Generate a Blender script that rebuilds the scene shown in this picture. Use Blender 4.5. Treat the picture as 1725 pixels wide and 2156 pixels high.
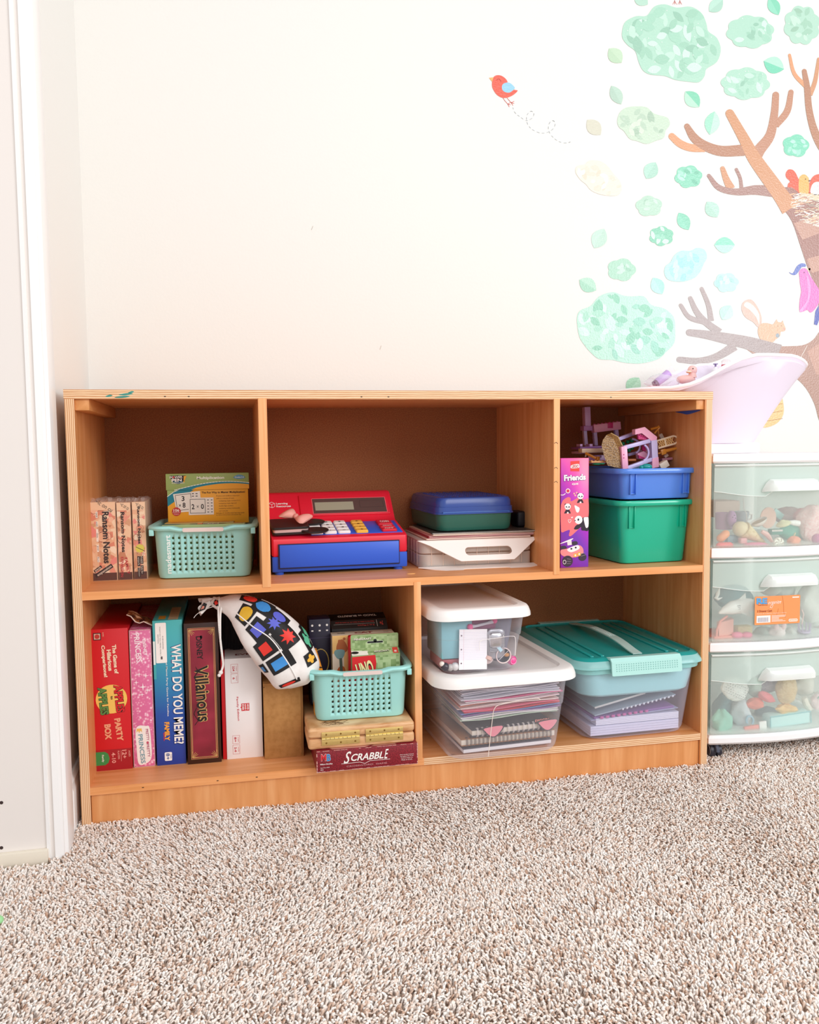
import bpy, bmesh, math, random
import numpy as np
from mathutils import Vector, Matrix, geometry
for o in list(bpy.data.objects): bpy.data.objects.remove(o)
S = bpy.context.scene; COL = S.collection
PI = math.pi
# ---------------------------------------------------------------- camera
CAM = np.array([.27114, -1.52896, .65382])
ROT = np.array([[.97775, -.20948, -.01125], [-.02683, -.0717, -.99707], [.20806, .97518, -.07572]])  # right, down, forward
u_, s_, v_ = np.linalg.svd(ROT); ROT = u_ @ v_
FPX = 1770.69
cd = bpy.data.cameras.new('camera'); cam = bpy.data.objects.new('camera', cd); COL.objects.link(cam)
cd.sensor_fit = 'HORIZONTAL'; cd.sensor_width = 36; cd.lens = 36*FPX/1725; cd.clip_start = .01; cd.clip_end = 50
mw = Matrix.Identity(4)
for i in range(3):
    mw[i][0] = ROT[0][i]; mw[i][1] = -ROT[1][i]; mw[i][2] = -ROT[2][i]; mw[i][3] = CAM[i]
cam.matrix_world = mw
S.camera = cam
# ---------------------------------------------------------------- world, lights, exposure
w = bpy.data.worlds.new('world'); S.world = w; w.use_nodes = True
w.node_tree.nodes['Background'].inputs[0].default_value = (.97, .985, 1, 1)
w.node_tree.nodes['Background'].inputs[1].default_value = .84
def area(name, loc, target, sx, sy, power, col=(1, 1, 1)):
    l = bpy.data.lights.new(name, 'AREA'); l.shape = 'RECTANGLE'; l.size = sx; l.size_y = sy; l.energy = power; l.color = col
    o = bpy.data.objects.new(name, l); COL.objects.link(o); o.location = loc
    d = Vector(target)-Vector(loc); o.rotation_euler = d.to_track_quat('-Z', 'Y').to_euler()
    return o
area('window_light', (3.5, -2.95, 1.5), (.9, .3, .9), 1.15, 1.25, 50, (.96, .98, 1))
area('ceiling_light', (1.35, -2.5, 2.05), (.5, .3, .4), 1.8, 1.2, 26, (1, .985, .96))
S.view_settings.view_transform = 'Standard'; S.view_settings.look = 'None'
S.view_settings.gamma = 1; S.view_settings.exposure = .08; S.view_settings.use_curve_mapping = False
S.cycles.max_bounces = 10; S.cycles.transparent_max_bounces = 32; S.cycles.diffuse_bounces = 5
S.cycles.caustics_reflective = False; S.cycles.caustics_refractive = False
S.cycles.use_denoising = True

# ---------------------------------------------------------------- helpers
def at(px, py, X=None, Y=None, Z=None):
    d = ROT.T @ np.array([(px-862.5)/FPX, (py-1078)/FPX, 1.])
    if Y is not None: k = (Y-CAM[1])/d[1]
    elif Z is not None: k = (Z-CAM[2])/d[2]
    else: k = (X-CAM[0])/d[0]
    return Vector(CAM+k*d)
def px(P):
    v = ROT @ (np.array(P)-CAM); return 862.5+FPX*v[0]/v[2], 1078+FPX*v[1]/v[2]
def front(pl, pr, Z, pt, rz=None, dy=0):
    """front face of an upright box: bottom-left, bottom-right pixel on the board of height Z, a pixel of its top-left"""
    A = at(*pl, Z=Z); B = at(*pr, Z=Z)
    if rz is not None:
        A.y = B.y = (A.y+B.y)/2; A = at(pl[0], pl[1], Y=A.y); B = at(pr[0], pr[1], Y=B.y); A.z = B.z = Z
    A.y += dy; B.y += dy
    r = math.atan2(B.y-A.y, B.x-A.x) if rz is None else rz
    W = (B-A).length
    n = np.array([-math.sin(r), math.cos(r), 0]); d = ROT.T @ np.array([(pt[0]-862.5)/FPX, (pt[1]-1078)/FPX, 1.])
    k = np.dot(n, np.array(A)-CAM)/np.dot(n, d); T = CAM+k*d
    return A, W, T[2]-Z, r
def lin(c):
    return tuple((x/12.92 if x <= .04045 else ((x+.055)/1.055)**2.4) for x in c)
def hexc(h):
    h = h.lstrip('#'); return lin([int(h[i:i+2], 16)/255 for i in (0, 2, 4)])
_m = {}
def M(h, rough=.5, spec=.4, metal=0, coat=0):
    k = (h, rough, spec, metal, coat)
    if k in _m: return _m[k]
    m = bpy.data.materials.new('paint_'+h.lstrip('#')); m.use_nodes = True; b = m.node_tree.nodes['Principled BSDF']
    b.inputs['Base Color'].default_value = (*hexc(h), 1); b.inputs['Roughness'].default_value = rough
    b.inputs['Specular IOR Level'].default_value = spec; b.inputs['Metallic'].default_value = metal
    b.inputs['Coat Weight'].default_value = coat
    _m[k] = m; return m
class NT:
    def __init__(s, name):
        s.m = bpy.data.materials.new(name); s.m.use_nodes = True; s.t = s.m.node_tree; s.b = s.t.nodes['Principled BSDF']; s.out = s.t.nodes['Material Output']
    def n(s, typ, **k):
        x = s.t.nodes.new(typ)
        for a, v in k.items():
            if a[0] == 'i' and a[1:].isdigit(): x.inputs[int(a[1:])].default_value = v
            elif a.startswith('in_'): x.inputs[a[3:].replace('_', ' ')].default_value = v
            else: setattr(x, a, v)
        return x
    def l(s, a, b): s.t.links.new(a, b)
    def tex(s, scale=(1, 1, 1), rot=(0, 0, 0)):
        c = s.n('ShaderNodeTexCoord'); mp = s.n('ShaderNodeMapping'); s.l(c.outputs['Object'], mp.inputs[0])
        mp.inputs['Scale'].default_value = scale; mp.inputs['Rotation'].default_value = rot; return mp.outputs[0]
    def ramp(s, fac, stops):
        r = s.n('ShaderNodeValToRGB'); e = r.color_ramp.elements
        while len(e) < len(stops): e.new(.5)
        for i, (p, c) in enumerate(stops):
            e[i].position = p; e[i].color = (*hexc(c), 1)
        s.l(fac, r.inputs[0]); return r.outputs[0]
def noise_mat(name, scale, stops, nscale=1, detail=4, rough=.5, bump=0, rot=(0, 0, 0), spec=.4, dist=0, bscale=None):
    q = NT(name); v = q.tex(scale, rot); nz = q.n('ShaderNodeTexNoise'); q.l(v, nz.inputs['Vector'])
    nz.inputs['Scale'].default_value = nscale; nz.inputs['Detail'].default_value = detail; nz.inputs['Distortion'].default_value = dist
    q.l(q.ramp(nz.outputs[0], stops), q.b.inputs['Base Color']); q.b.inputs['Roughness'].default_value = rough; q.b.inputs['Specular IOR Level'].default_value = spec
    if bump:
        bp = q.n('ShaderNodeBump'); bp.inputs['Strength'].default_value = bump; bp.inputs['Distance'].default_value = .001
        src = nz
        if bscale:
            src = q.n('ShaderNodeTexNoise'); src.inputs['Scale'].default_value = bscale; src.inputs['Detail'].default_value = 3
            q.l(q.tex(), src.inputs['Vector'])
        q.l(src.outputs[0], bp.inputs['Height']); q.l(bp.outputs[0], q.b.inputs['Normal'])
    return q.m
def clear(name, col, opac, rough=.15, tint='#ffffff', edge=.35, sp=.5):
    """translucent plastic: see-through share, a haze of its own colour, more solid at grazing angles"""
    q = NT(name); q.b.inputs['Base Color'].default_value = (*hexc(col), 1); q.b.inputs['Roughness'].default_value = rough; q.b.inputs['Specular IOR Level'].default_value = sp
    tr = q.n('ShaderNodeBsdfTransparent'); tr.inputs[0].default_value = (*hexc(tint), 1)
    lw = q.n('ShaderNodeLayerWeight'); lw.inputs['Blend'].default_value = .35
    mr = q.n('ShaderNodeMapRange'); q.l(lw.outputs['Facing'], mr.inputs['Value'])
    mr.inputs['To Min'].default_value = opac; mr.inputs['To Max'].default_value = min(1, opac+edge)
    mx = q.n('ShaderNodeMixShader'); q.l(mr.outputs[0], mx.inputs[0]); q.l(tr.outputs[0], mx.inputs[1]); q.l(q.b.outputs[0], mx.inputs[2]); q.l(mx.outputs[0], q.out.inputs[0])
    return q.m
_tx = {}
def text_geo(s, bold, shear):
    k = (s, bold, shear)
    if k in _tx: return _tx[k]
    c = bpy.data.curves.new('t', 'FONT'); c.body = s; c.offset = bold; c.shear = shear; c.resolution_u = 3; c.fill_mode = 'FRONT'
    c.align_x = 'CENTER'; c.space_line = .95
    o = bpy.data.objects.new('t', c); COL.objects.link(o); bpy.context.view_layer.update()
    me = o.evaluated_get(bpy.context.evaluated_depsgraph_get()).to_mesh()
    v = [(a.co.x, a.co.y) for a in me.vertices]; f = [tuple(p.vertices) for p in me.polygons]
    if v:
        x0 = min(a[0] for a in v); x1 = max(a[0] for a in v); y0 = min(a[1] for a in v); y1 = max(a[1] for a in v)
    else: x0 = y0 = 0; x1 = y1 = 1
    _tx[k] = (v, f, x0, x1, y0, y1)
    bpy.data.objects.remove(o); bpy.data.curves.remove(c); return _tx[k]
def smooth_closed(P, n=6):
    out = []; N = len(P)
    for i in range(N):
        a, b, c, d = [Vector(P[(i+k) % N]) for k in (-1, 0, 1, 2)]
        for j in range(n):
            t = j/n; out.append(tuple(.5*((2*b)+(c-a)*t+(2*a-5*b+4*c-d)*t*t+(3*b-a-3*c+d)*t**3)))
    return out
def smooth_open(P, n=6):
    P = [Vector(p) for p in P]; Q = [2*P[0]-P[1]]+P+[2*P[-1]-P[-2]]; out = []
    for i in range(1, len(Q)-2):
        a, b, c, d = Q[i-1:i+3]
        for j in range(n):
            t = j/n; out.append(.5*((2*b)+(c-a)*t+(2*a-5*b+4*c-d)*t*t+(3*b-a-3*c+d)*t**3))
    out.append(P[-1]); return out
def rrect(w, d, r, n=5, cx=0, cy=0):
    out = []; r = min(r, w/2-1e-5, d/2-1e-5)
    for sx, sy, a0 in ((1, -1, -90), (1, 1, 0), (-1, 1, 90), (-1, -1, 180)):
        for i in range(n+1):
            a = math.radians(a0+90*i/n); out.append((cx+sx*(w/2-r)+r*math.cos(a), cy+sy*(d/2-r)+r*math.sin(a)))
    return out
def polyhole(outer, hole):
    tri = geometry.tessellate_polygon([[Vector((a, b, 0)) for a, b in outer], [Vector((a, b, 0)) for a, b in hole]]); return list(outer)+list(hole), tri
class MB:
    LAYER = .00022
    def __init__(s): s.v = []; s.f = []; s.mi = []; s.mats = []; s.T = Matrix.Identity(4); s.tint = None
    def slot(s, m):
        if m not in s.mats: s.mats.append(m)
        return s.mats.index(m)
    def add(s, vs, fs, m):
        b = len(s.v); k = s.slot(m)
        s.v += [tuple(s.T @ Vector(v)) for v in vs]
        for f in fs: s.f.append(tuple(b+i for i in f)); s.mi.append(k)
        return s
    def bm(s, b, m):
        b.verts.ensure_lookup_table(); s.add([v.co for v in b.verts], [[v.index for v in f.verts] for f in b.faces], m); b.free(); return s
    def box(s, x0, x1, y0, y1, z0, z1, m, bev=0, seg=2):
        b = bmesh.new(); bmesh.ops.create_cube(b, size=1)
        for v in b.verts: v.co = Vector(((x0+x1)/2+v.co.x*(x1-x0), (y0+y1)/2+v.co.y*(y1-y0), (z0+z1)/2+v.co.z*(z1-z0)))
        if bev: bmesh.ops.bevel(b, geom=b.edges[:], offset=min(bev, .49*min(abs(x1-x0), abs(y1-y0), abs(z1-z0))), segments=seg, profile=.5, affect='EDGES')
        b.verts.index_update(); return s.bm(b, m)
    def loft(s, rings, m, c0=True, c1=True, closed=True):
        n = len(rings[0]); vs = [p for r in rings for p in r]; fs = []
        for k in range(len(rings)-1):
            for i in range(n if closed else n-1):
                j = (i+1) % n; fs.append((k*n+i, k*n+j, (k+1)*n+j, (k+1)*n+i))
        if c0: fs.append(tuple(range(n-1, -1, -1)))
        if c1: fs.append(tuple((len(rings)-1)*n+i for i in range(n)))
        return s.add(vs, fs, m)
    def tube(s, P, r, m, n=8, closed=False, cap=True):
        P = [Vector(p) for p in P]; rs = r if isinstance(r, (list, tuple)) else [r]*len(P); rings = []; up = Vector((0, 0, 1)); N = len(P)
        prev = None
        for i, p in enumerate(P):
            if closed: d = P[(i+1) % N]-P[i-1]
            else: d = P[min(i+1, N-1)]-P[max(i-1, 0)]
            d = d.normalized() if d.length > 1e-9 else Vector((0, 0, 1))
            if prev is None: a = d.cross(up); a = a if a.length > .05 else d.cross(Vector((1, 0, 0)))
            else: a = prev-d*prev.dot(d)
            a.normalize(); prev = a; b = d.cross(a)
            rings.append([tuple(p+rs[i]*(a*math.cos(2*PI*k/n)+b*math.sin(2*PI*k/n))) for k in range(n)])
        if closed: rings.append(rings[0]); cap = False
        return s.loft(rings, m, cap, cap)
    def cyl(s, a, b, r0, r1, m, n=20): return s.tube([a, b], [r0, r1], m, n)
    def lathe(s, prof, m, n=24, c=(0, 0), caps=True, sx=1, sy=1):
        return s.loft([[(c[0]+r*sx*math.cos(2*PI*k/n), c[1]+r*sy*math.sin(2*PI*k/n), z) for k in range(n)] for r, z in prof], m, caps, caps)
    def ball(s, c, r, m, n=12, sc=(1, 1, 1)):
        R = []
        for i in range(1, n):
            t = PI*i/n; R.append([(c[0]+r*sc[0]*math.sin(t)*math.cos(2*PI*k/(2*n)), c[1]+r*sc[1]*math.sin(t)*math.sin(2*PI*k/(2*n)), c[2]-r*sc[2]*math.cos(t)) for k in range(2*n)])
        return s.loft(R, m)
    def poly(s, P, m, lay=1, th=0):
        """flat print on the face y=0 that looks towards -y (x right, z up)"""
        y = -lay*s.LAYER; P = [(p[0], p[1]) for p in P]
        tri = geometry.tessellate_polygon([[Vector((a, b, 0)) for a, b in P]])
        ar = sum(P[i-1][0]*P[i][1]-P[i][0]*P[i-1][1] for i in range(len(P)))
        fs = []
        for t in tri:
            a, b, c = [P[i] for i in t]; o = (b[0]-a[0])*(c[1]-a[1])-(b[1]-a[1])*(c[0]-a[0]); fs.append(tuple(t) if o > 0 else (t[0], t[2], t[1]))
        if not th: return s.add([(a, y, b) for a, b in P], fs, m)
        n = len(P); vs = [(a, y, b) for a, b in P]+[(a, y+th, b) for a, b in P]; ring = range(n)
        F = list(fs)+[tuple(n+i for i in reversed(f)) for f in fs]
        for i in ring:
            j = (i+1) % n; F.append((i, n+i, n+j, j) if ar > 0 else (j, n+j, n+i, i))
        return s.add(vs, F, m)
    def rect(s, x0, x1, z0, z1, m, lay=1, r=0):
        if r: return s.poly(rrect(x1-x0, z1-z0, r, 4, (x0+x1)/2, (z0+z1)/2), m, lay)
        return s.poly([(x0, z0), (x1, z0), (x1, z1), (x0, z1)], m, lay)
    def disc(s, x, z, r, m, lay=1, sx=1, n=20): return s.poly([(x+r*sx*math.cos(2*PI*k/n), z+r*math.sin(2*PI*k/n)) for k in range(n)], m, lay)
    def line(s, P, wd, m, lay=1):
        for a, b in zip(P[:-1], P[1:]):
            a = Vector(a[:2]); b = Vector(b[:2]); d = (b-a)
            if d.length < 1e-7: continue
            n = Vector((-d.y, d.x)).normalized()*wd/2; e = d.normalized()*wd*.3
            s.poly([a-n-e, b-n+e, b+n+e, a+n-e], m, lay)
        return s
    def frame(s, x0, x1, z0, z1, wd, m, lay=1):
        return s.line([(x0, z0), (x1, z0)], wd, m, lay).line([(x1, z0), (x1, z1)], wd, m, lay).line([(x1, z1), (x0, z1)], wd, m, lay).line([(x0, z1), (x0, z0)], wd, m, lay)
    def text(s, t, cx, cz, L, H, m, rot=0, lay=2, bold=0, shear=0):
        """text whose bounding box is L along the reading direction, H across; rot in degrees (-90 reads downwards)"""
        v, f, x0, x1, y0, y1 = text_geo(t, bold, shear); c, q = math.cos(math.radians(rot)), math.sin(math.radians(rot)); y = -lay*s.LAYER; out = []
        for a, b in v:
            a = (a-(x0+x1)/2)/(x1-x0)*L; b = (b-(y0+y1)/2)/max(1e-6, y1-y0)*H; out.append((cx+a*c-b*q, y, cz+a*q+b*c))
        return s.add(out, f, m)
    def build(s, name, parent=None, smooth=True, ang=35, mesh_only=False):
        me = bpy.data.meshes.new(name); me.from_pydata(s.v, [], s.f)
        for m in s.mats: me.materials.append(m)
        me.polygons.foreach_set('material_index', s.mi)
        if smooth:
            me.polygons.foreach_set('use_smooth', [True]*len(me.polygons)); me.update(); me.set_sharp_from_angle(angle=math.radians(ang))
        me.validate(); me.update()
        if mesh_only: return me
        o = bpy.data.objects.new(name, me); COL.objects.link(o)
        if parent is not None: o.parent = parent
        return o
def thing(name, label, cat, loc=(0, 0, 0), rz=0, group=None, rot=None):
    o = bpy.data.objects.new(name, None); COL.objects.link(o); o.empty_display_size = .02
    o.location = loc; o.rotation_euler = rot if rot else (0, 0, rz); o['label'] = label; o['category'] = cat
    if group: o['group'] = group
    return o
def tag(o, label, cat, loc=None, rz=None, group=None, kind=None, rot=None):
    o['label'] = label; o['category'] = cat
    if loc is not None: o.location = loc
    if rz is not None: o.rotation_euler = (0, 0, rz)
    if rot is not None: o.rotation_euler = rot
    if group: o['group'] = group
    if kind: o['kind'] = kind
    return o
def struct(mb, name, **k):
    o = mb.build(name, **k); o['kind'] = 'structure'; return o
def leaf(cx, cz, L, W, ang, n=6, sharp=1):
    P = []
    for k in range(2*n):
        t = k/n
        u = t if t <= 1 else 2-t; sgn = 1 if t < 1 else -1
        P.append(((u-.5)*L, sgn*W/2*math.sin(PI*u)**.8))
    a = math.radians(ang); return [(cx+p*math.cos(a)-q*math.sin(a), cz+p*math.sin(a)+q*math.cos(a)) for p, q in P]
def inside(p, P):
    r = False; j = len(P)-1
    for i in range(len(P)):
        if (P[i][1] > p[1]) != (P[j][1] > p[1]) and p[0] < (P[j][0]-P[i][0])*(p[1]-P[i][1])/(P[j][1]-P[i][1])+P[i][0]: r = not r
        j = i
    return r
R0 = random.Random(5)
# ---------------------------------------------------------------- materials of the place
def wall_material(name, col, bump, scale, rough=.45, spec=.35):
    q = NT(name); q.b.inputs['Base Color'].default_value = (*hexc(col), 1); q.b.inputs['Roughness'].default_value = rough; q.b.inputs['Specular IOR Level'].default_value = spec
    nz = q.n('ShaderNodeTexNoise'); q.l(q.tex(), nz.inputs['Vector']); nz.inputs['Scale'].default_value = scale; nz.inputs['Detail'].default_value = 2.5
    bp = q.n('ShaderNodeBump'); bp.inputs['Strength'].default_value = bump; bp.inputs['Distance'].default_value = .002; q.l(nz.outputs[0], bp.inputs['Height']); q.l(bp.outputs[0], q.b.inputs['Normal'])
    return q.m
WALL = wall_material('wall_paint', '#e9e8e4', .12, 160)
TRIMM = M('#f4f2f1', .3, .45)
JAMB = M('#ebe4df', .5, .3)
def wood(name, a, b, c, scale, rot=(0, 0, 0), rough=.42):
    q = NT(name); v = q.tex(scale, rot); n1 = q.n('ShaderNodeTexNoise'); q.l(v, n1.inputs['Vector']); n1.inputs['Scale'].default_value = 4; n1.inputs['Detail'].default_value = 6; n1.inputs['Distortion'].default_value = .6
    col = q.ramp(n1.outputs[0], [(.3, a), (.52, b), (.72, c)])
    q.l(col, q.b.inputs['Base Color']); q.b.inputs['Roughness'].default_value = rough; q.b.inputs['Specular IOR Level'].default_value = .4
    return q.m
WX = wood('maple_along_x', '#d98f52', '#e6a068', '#edae79', (1.2, 14, 14))
WY = wood('maple_along_y', '#cf8a4e', '#dc985c', '#e6a76e', (14, 1.2, 14))
WZ = wood('maple_upright', '#d58d52', '#e09a60', '#e9a972', (14, 14, 1.2))
EDGEX = wood('maple_edge_x', '#e39658', '#eea56a', '#f3b07a', (1, 30, 30))
EDGEZ = wood('maple_edge_z', '#e39a5e', '#f0ab70', '#f6ba86', (30, 30, 1))
def ply(name, axis, n, thick):
    q = NT(name); c = q.n('ShaderNodeTexCoord'); sp = q.n('ShaderNodeSeparateXYZ'); q.l(c.outputs['Object'], sp.inputs[0])
    nz = q.n('ShaderNodeTexNoise'); q.l(q.tex((3, 3, 3) if axis == 'X' else (3, 30, 30)), nz.inputs['Vector']); nz.inputs['Scale'].default_value = 6; nz.inputs['Detail'].default_value = 3
    ma = q.n('ShaderNodeMath', operation='MULTIPLY_ADD'); q.l(nz.outputs[0], ma.inputs[0]); ma.inputs[1].default_value = thick*.18; q.l(sp.outputs[axis], ma.inputs[2])
    mb = q.n('ShaderNodeMath', operation='MULTIPLY'); q.l(ma.outputs[0], mb.inputs[0]); mb.inputs[1].default_value = n*2*PI/thick
    si = q.n('ShaderNodeMath', operation='SINE'); q.l(mb.outputs[0], si.inputs[0])
    mr = q.n('ShaderNodeMapRange'); q.l(si.outputs[0], mr.inputs[0]); mr.inputs[1].default_value = -1; mr.inputs[2].default_value = 1
    q.l(q.ramp(mr.outputs[0], [(.12, '#c98f5e'), (.35, '#e2b083'), (.8, '#f6d3ac')]), q.b.inputs['Base Color']); q.b.inputs['Roughness'].default_value = .5
    return q.m
PLYX = ply('plywood_edge_upright', 'X', 5, .0155); PLYZ = ply('plywood_edge_flat', 'Z', 4, .0145)
BACK = noise_mat('hardboard_back', (1, 1, 1), [(.25, '#8a4d2a'), (.5, '#9e6036'), (.75, '#b07042')], 420, 3, .7, .05)
# ---------------------------------------------------------------- room shell
XW, YW, ZF = -.0195, .40, -.009
struct(MB().box(XW-.25, 4.2, YW, YW+.1, ZF-.05, 2.6, WALL), 'wall_back')
struct(MB().box(XW-.11, XW, -.105, YW, ZF-.05, 2.6, WALL), 'wall_left')
FLOORM = noise_mat('carpet_backing', (1, 1, 1), [(.35, '#8f7765'), (.5, '#c0a795'), (.62, '#e0d0c4')], 420, 3, 1, 1, spec=.05)
struct(MB().box(-1.6, 4.2, -4, YW, ZF-.05, ZF, FLOORM), 'floor')
m = MB()  # jamb of the doorway, faces the room's depth
m.box(-.6, XW+.001, -.118, -.105, ZF, 2.6, JAMB)
for z in (.135, .018):
    P = at(3, 1690 if z > .1 else 1785, Y=-.118)
    for k in (0,): m.T = Matrix.Translation((P.x, -.118, P.z)); m.disc(0, 0, .0028, M('#3b2c2c'), 1); m.T = Matrix.Identity(4)
struct(m, 'door_1')
m = MB()  # threshold strip under the jamb
m.box(-.6, XW-.012, -.128, -.118, ZF, .016, M('#e6dccb', .6), .001)
struct(m, 'baseboard_front')
m = MB()  # casing: stepped profile extruded upwards, on the left wall
prof = [(-.0195, -.0155), (-.0115, -.0155), (-.010, -.022), (-.0085, -.028), (-.0088, -.034), (-.0062, -.040), (-.0048, -.046), (-.0052, -.052), (-.003, -.060), (-.0022, -.085), (-.0016, -.100), (-.003, -.108), (-.008, -.110), (-.0085, -.116), (-.012, -.119), (-.0212, -.121), (-.0220, -.1168), (-.0275, -.1168), (-.0285, -.121), (-.0335, -.121), (-.0335, -.112), (-.0195, -.112)]
rings = [[(x, y, z) for x, y in prof] for z in (ZF, .3, 1.0, 2.6)]
m.loft(rings, TRIMM); struct(m, 'trim_1', ang=20)
def baseboard(name, a, b, h, nrm):
    pr = [(0, 0), (.011, 0), (.011, h-.022), (.0085, h-.014), (.0085, h-.008), (.004, h), (0, h)]
    m = MB(); a = Vector(a); b = Vector(b); nrm = Vector(nrm)
    m.loft([[tuple(p+nrm*d+Vector((0, 0, z))) for d, z in pr] for p in (a, b)], TRIMM); return struct(m, name, ang=20)
baseboard('baseboard_left', (XW, -.0155, ZF), (XW, YW, ZF), .095, (1, 0, 0))
baseboard('baseboard_back', (XW+.011, YW, ZF), (4.2, YW, ZF), .095, (0, -1, 0))
# ---------------------------------------------------------------- carpet pile
def carpet():
    rg = np.random.default_rng(3); sp = .0041
    xs, ys = np.meshgrid(np.arange(-.62, 2.3, sp), np.arange(-1.0, .39, sp)); x = xs.ravel(); y = ys.ravel()
    x = x+rg.uniform(-.5, .5, x.size)*sp; y = y+rg.uniform(-.5, .5, y.size)*sp
    V = np.stack([x-CAM[0], y-CAM[1], np.zeros_like(x)-CAM[2]], 1) @ ROT.T
    u = 862.5+FPX*V[:, 0]/V[:, 2]; v = 1078+FPX*V[:, 1]/V[:, 2]
    keep = (V[:, 2] > .2) & (u > -330) & (u < 2050) & (v < 2420)
    keep &= ~((x > .004) & (x < 1.215) & (y > .003)) & ~((x < XW+.012) & (y > -.118)) & ~((x < XW-.01) & (y > -.135))
    x = x[keep]; y = y[keep]; n = x.size
    # slow waves lean the pile one way or the other
    def wave(k, s):
        r = np.random.default_rng(s); t = np.zeros(n)
        for _ in range(10):
            a = r.uniform(0, 2*PI); f = k*r.uniform(.5, 1.6); t += np.sin(f*(x*np.cos(a)+y*np.sin(a))+r.uniform(0, 6.28))
        return t/3.2
    lx = .7*wave(9, 1)+rg.normal(0, 1.0, n); ly = .7*wave(8, 2)+rg.normal(0, 1.0, n)
    h = .0078+.0015*wave(30, 4)+rg.uniform(-.0012, .0012, n)
    r0 = rg.uniform(.0015, .0025, n); ph = rg.uniform(0, 6.28, n)
    K = 4; lev = [(0, .7, 0), (.5, 1.0, .35), (.86, 1.0, .9), (1., .25, 1.15)]
    verts = np.zeros((n, K*4, 3), np.float32)
    for i, (t, rr, b) in enumerate(lev):
        for k in range(4):
            a = ph+k*PI/2+i*.9
            verts[:, i*4+k, 0] = x+lx*b*.0030+np.cos(a)*r0*rr; verts[:, i*4+k, 1] = y+ly*b*.0030+np.sin(a)*r0*rr; verts[:, i*4+k, 2] = ZF+h*t
    q = []
    for i in range(K-1):
        for k in range(4): j = (k+1) % 4; q.append((i*4+k, i*4+j, (i+1)*4+j, (i+1)*4+k))
    q.append((12, 13, 14, 15)); q = np.array(q); F = (q[None]+(np.arange(n)*K*4)[:, None, None]).reshape(-1, 4).astype(np.int32)
    me = bpy.data.meshes.new('carpet_pile'); me.vertices.add(n*K*4); me.vertices.foreach_set('co', verts.ravel()); me.loops.add(F.size); me.loops.foreach_set('vertex_index', F.ravel())
    me.polygons.add(len(F)); me.polygons.foreach_set('loop_start', np.arange(0, F.size, 4, dtype=np.int32)); me.polygons.foreach_set('use_smooth', np.ones(len(F), bool))
    me.update(calc_edges=True)
    at_ = me.attributes.new('fibre', 'FLOAT', 'POINT'); at_.data.foreach_set('value', np.repeat(rg.uniform(0, 1, n), K*4).astype(np.float32))
    q = NT('carpet_fibre'); a = q.n('ShaderNodeAttribute', attribute_name='fibre')
    q.l(q.ramp(a.outputs['Fac'], [(0, '#c29c84'), (.14, '#e2c8b6'), (.3, '#f3e2d6'), (1, '#fffaf5')]), q.b.inputs['Base Color'])
    q.b.inputs['Roughness'].default_value = .95; q.b.inputs['Specular IOR Level'].default_value = .1
    me.materials.append(q.m); o = bpy.data.objects.new('carpet_pile', me); COL.objects.link(o)
    tag(o, 'light beige cut pile carpet covering the floor', 'carpet', kind='stuff')
carpet()
# ---------------------------------------------------------------- bookcase
W, H, D, T, ZM, ZB = 1.219, .7595, .350, .0155, .4112, .0631
X1, X2, X3 = .3238, .8818, .6034
bc = thing('bookcase', 'low honey maple plywood bookcase with five open compartments against the wall', 'bookcase')
m = MB(); m.box(.004, T, 0, D, ZF, H-.0115, WZ); m.T = Matrix.Identity(4)
m.box(0, T, -.0008, 0, ZF, H-.0115, PLYX); m.box(0, .004, 0, D, ZF, H-.0115, WZ)
m.build('side_panel', bc, False)
m = MB(); m.box(W-T, W, 0, D, ZF, H-.0115, WZ); m.box(W-.0135, W, -.0008, 0, ZF, H-.0115, PLYX); m.build('side_panel', bc, False)
m = MB(); m.box(0, W, 0, D+.002, H-.0145, H, WX); m.box(-.001, W+.001, -.0012, 0, H-.0158, H+.0002, PLYZ)
for bx, bz, L in ((.0725, .7492, .006), (.094, .7475, .013), (.1, .752, .012), (.109, .7555, .005)):
    m.T = Matrix.Translation((bx, -.0012, bz)); m.poly(smooth_closed([(-L, -.0012), (0, -.002), (L, .0005), (.2*L, .0018)], 3), M('#3f8f83', .6), 1); m.T = Matrix.Identity(4)
for bx in (.165, .205, .51, .56, 1.0): m.T = Matrix.Translation((bx, -.0012, .748)); m.disc(0, 0, .0011, M('#5a3a22'), 1, 1.8, 8); m.T = Matrix.Identity(4)
m.build('top_board', bc, False)
m = MB(); m.box(T, W-T, 0, D, ZM-.0138, ZM, WX); m.box(T, W-T, -.0012, .0, ZM-.0142, ZM+.0001, EDGEX)
m.T = Matrix.Translation((.665, .02, 0)); m.T = Matrix.Identity(4); m.build('shelf_board', bc, False)
m = MB(); m.box(T, W-T, 0, D, ZB-.0138, ZB, WX); m.box(T, .62, -.0012, 0, ZB-.0138, ZB, EDGEX); m.box(.62, W-T, -.0012, 0, ZB-.0138, ZB, PLYZ)
for bx in (.105, .235, .305): m.T = Matrix.Translation((bx, -.0012, .0555)); m.disc(0, 0, .0009, M('#4a2c18'), 1, 2.4, 8); m.T = Matrix.Identity(4)
m.build('bottom_board', bc, False)
MB().box(T+.001, W-T-.001, .004, .016, ZF, ZB-.0138, WZ).build('kick_board', bc, False)
MB().box(T, W-T, D, D+.005, ZF, H-.0145, BACK).build('back_panel', bc, False)
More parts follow.
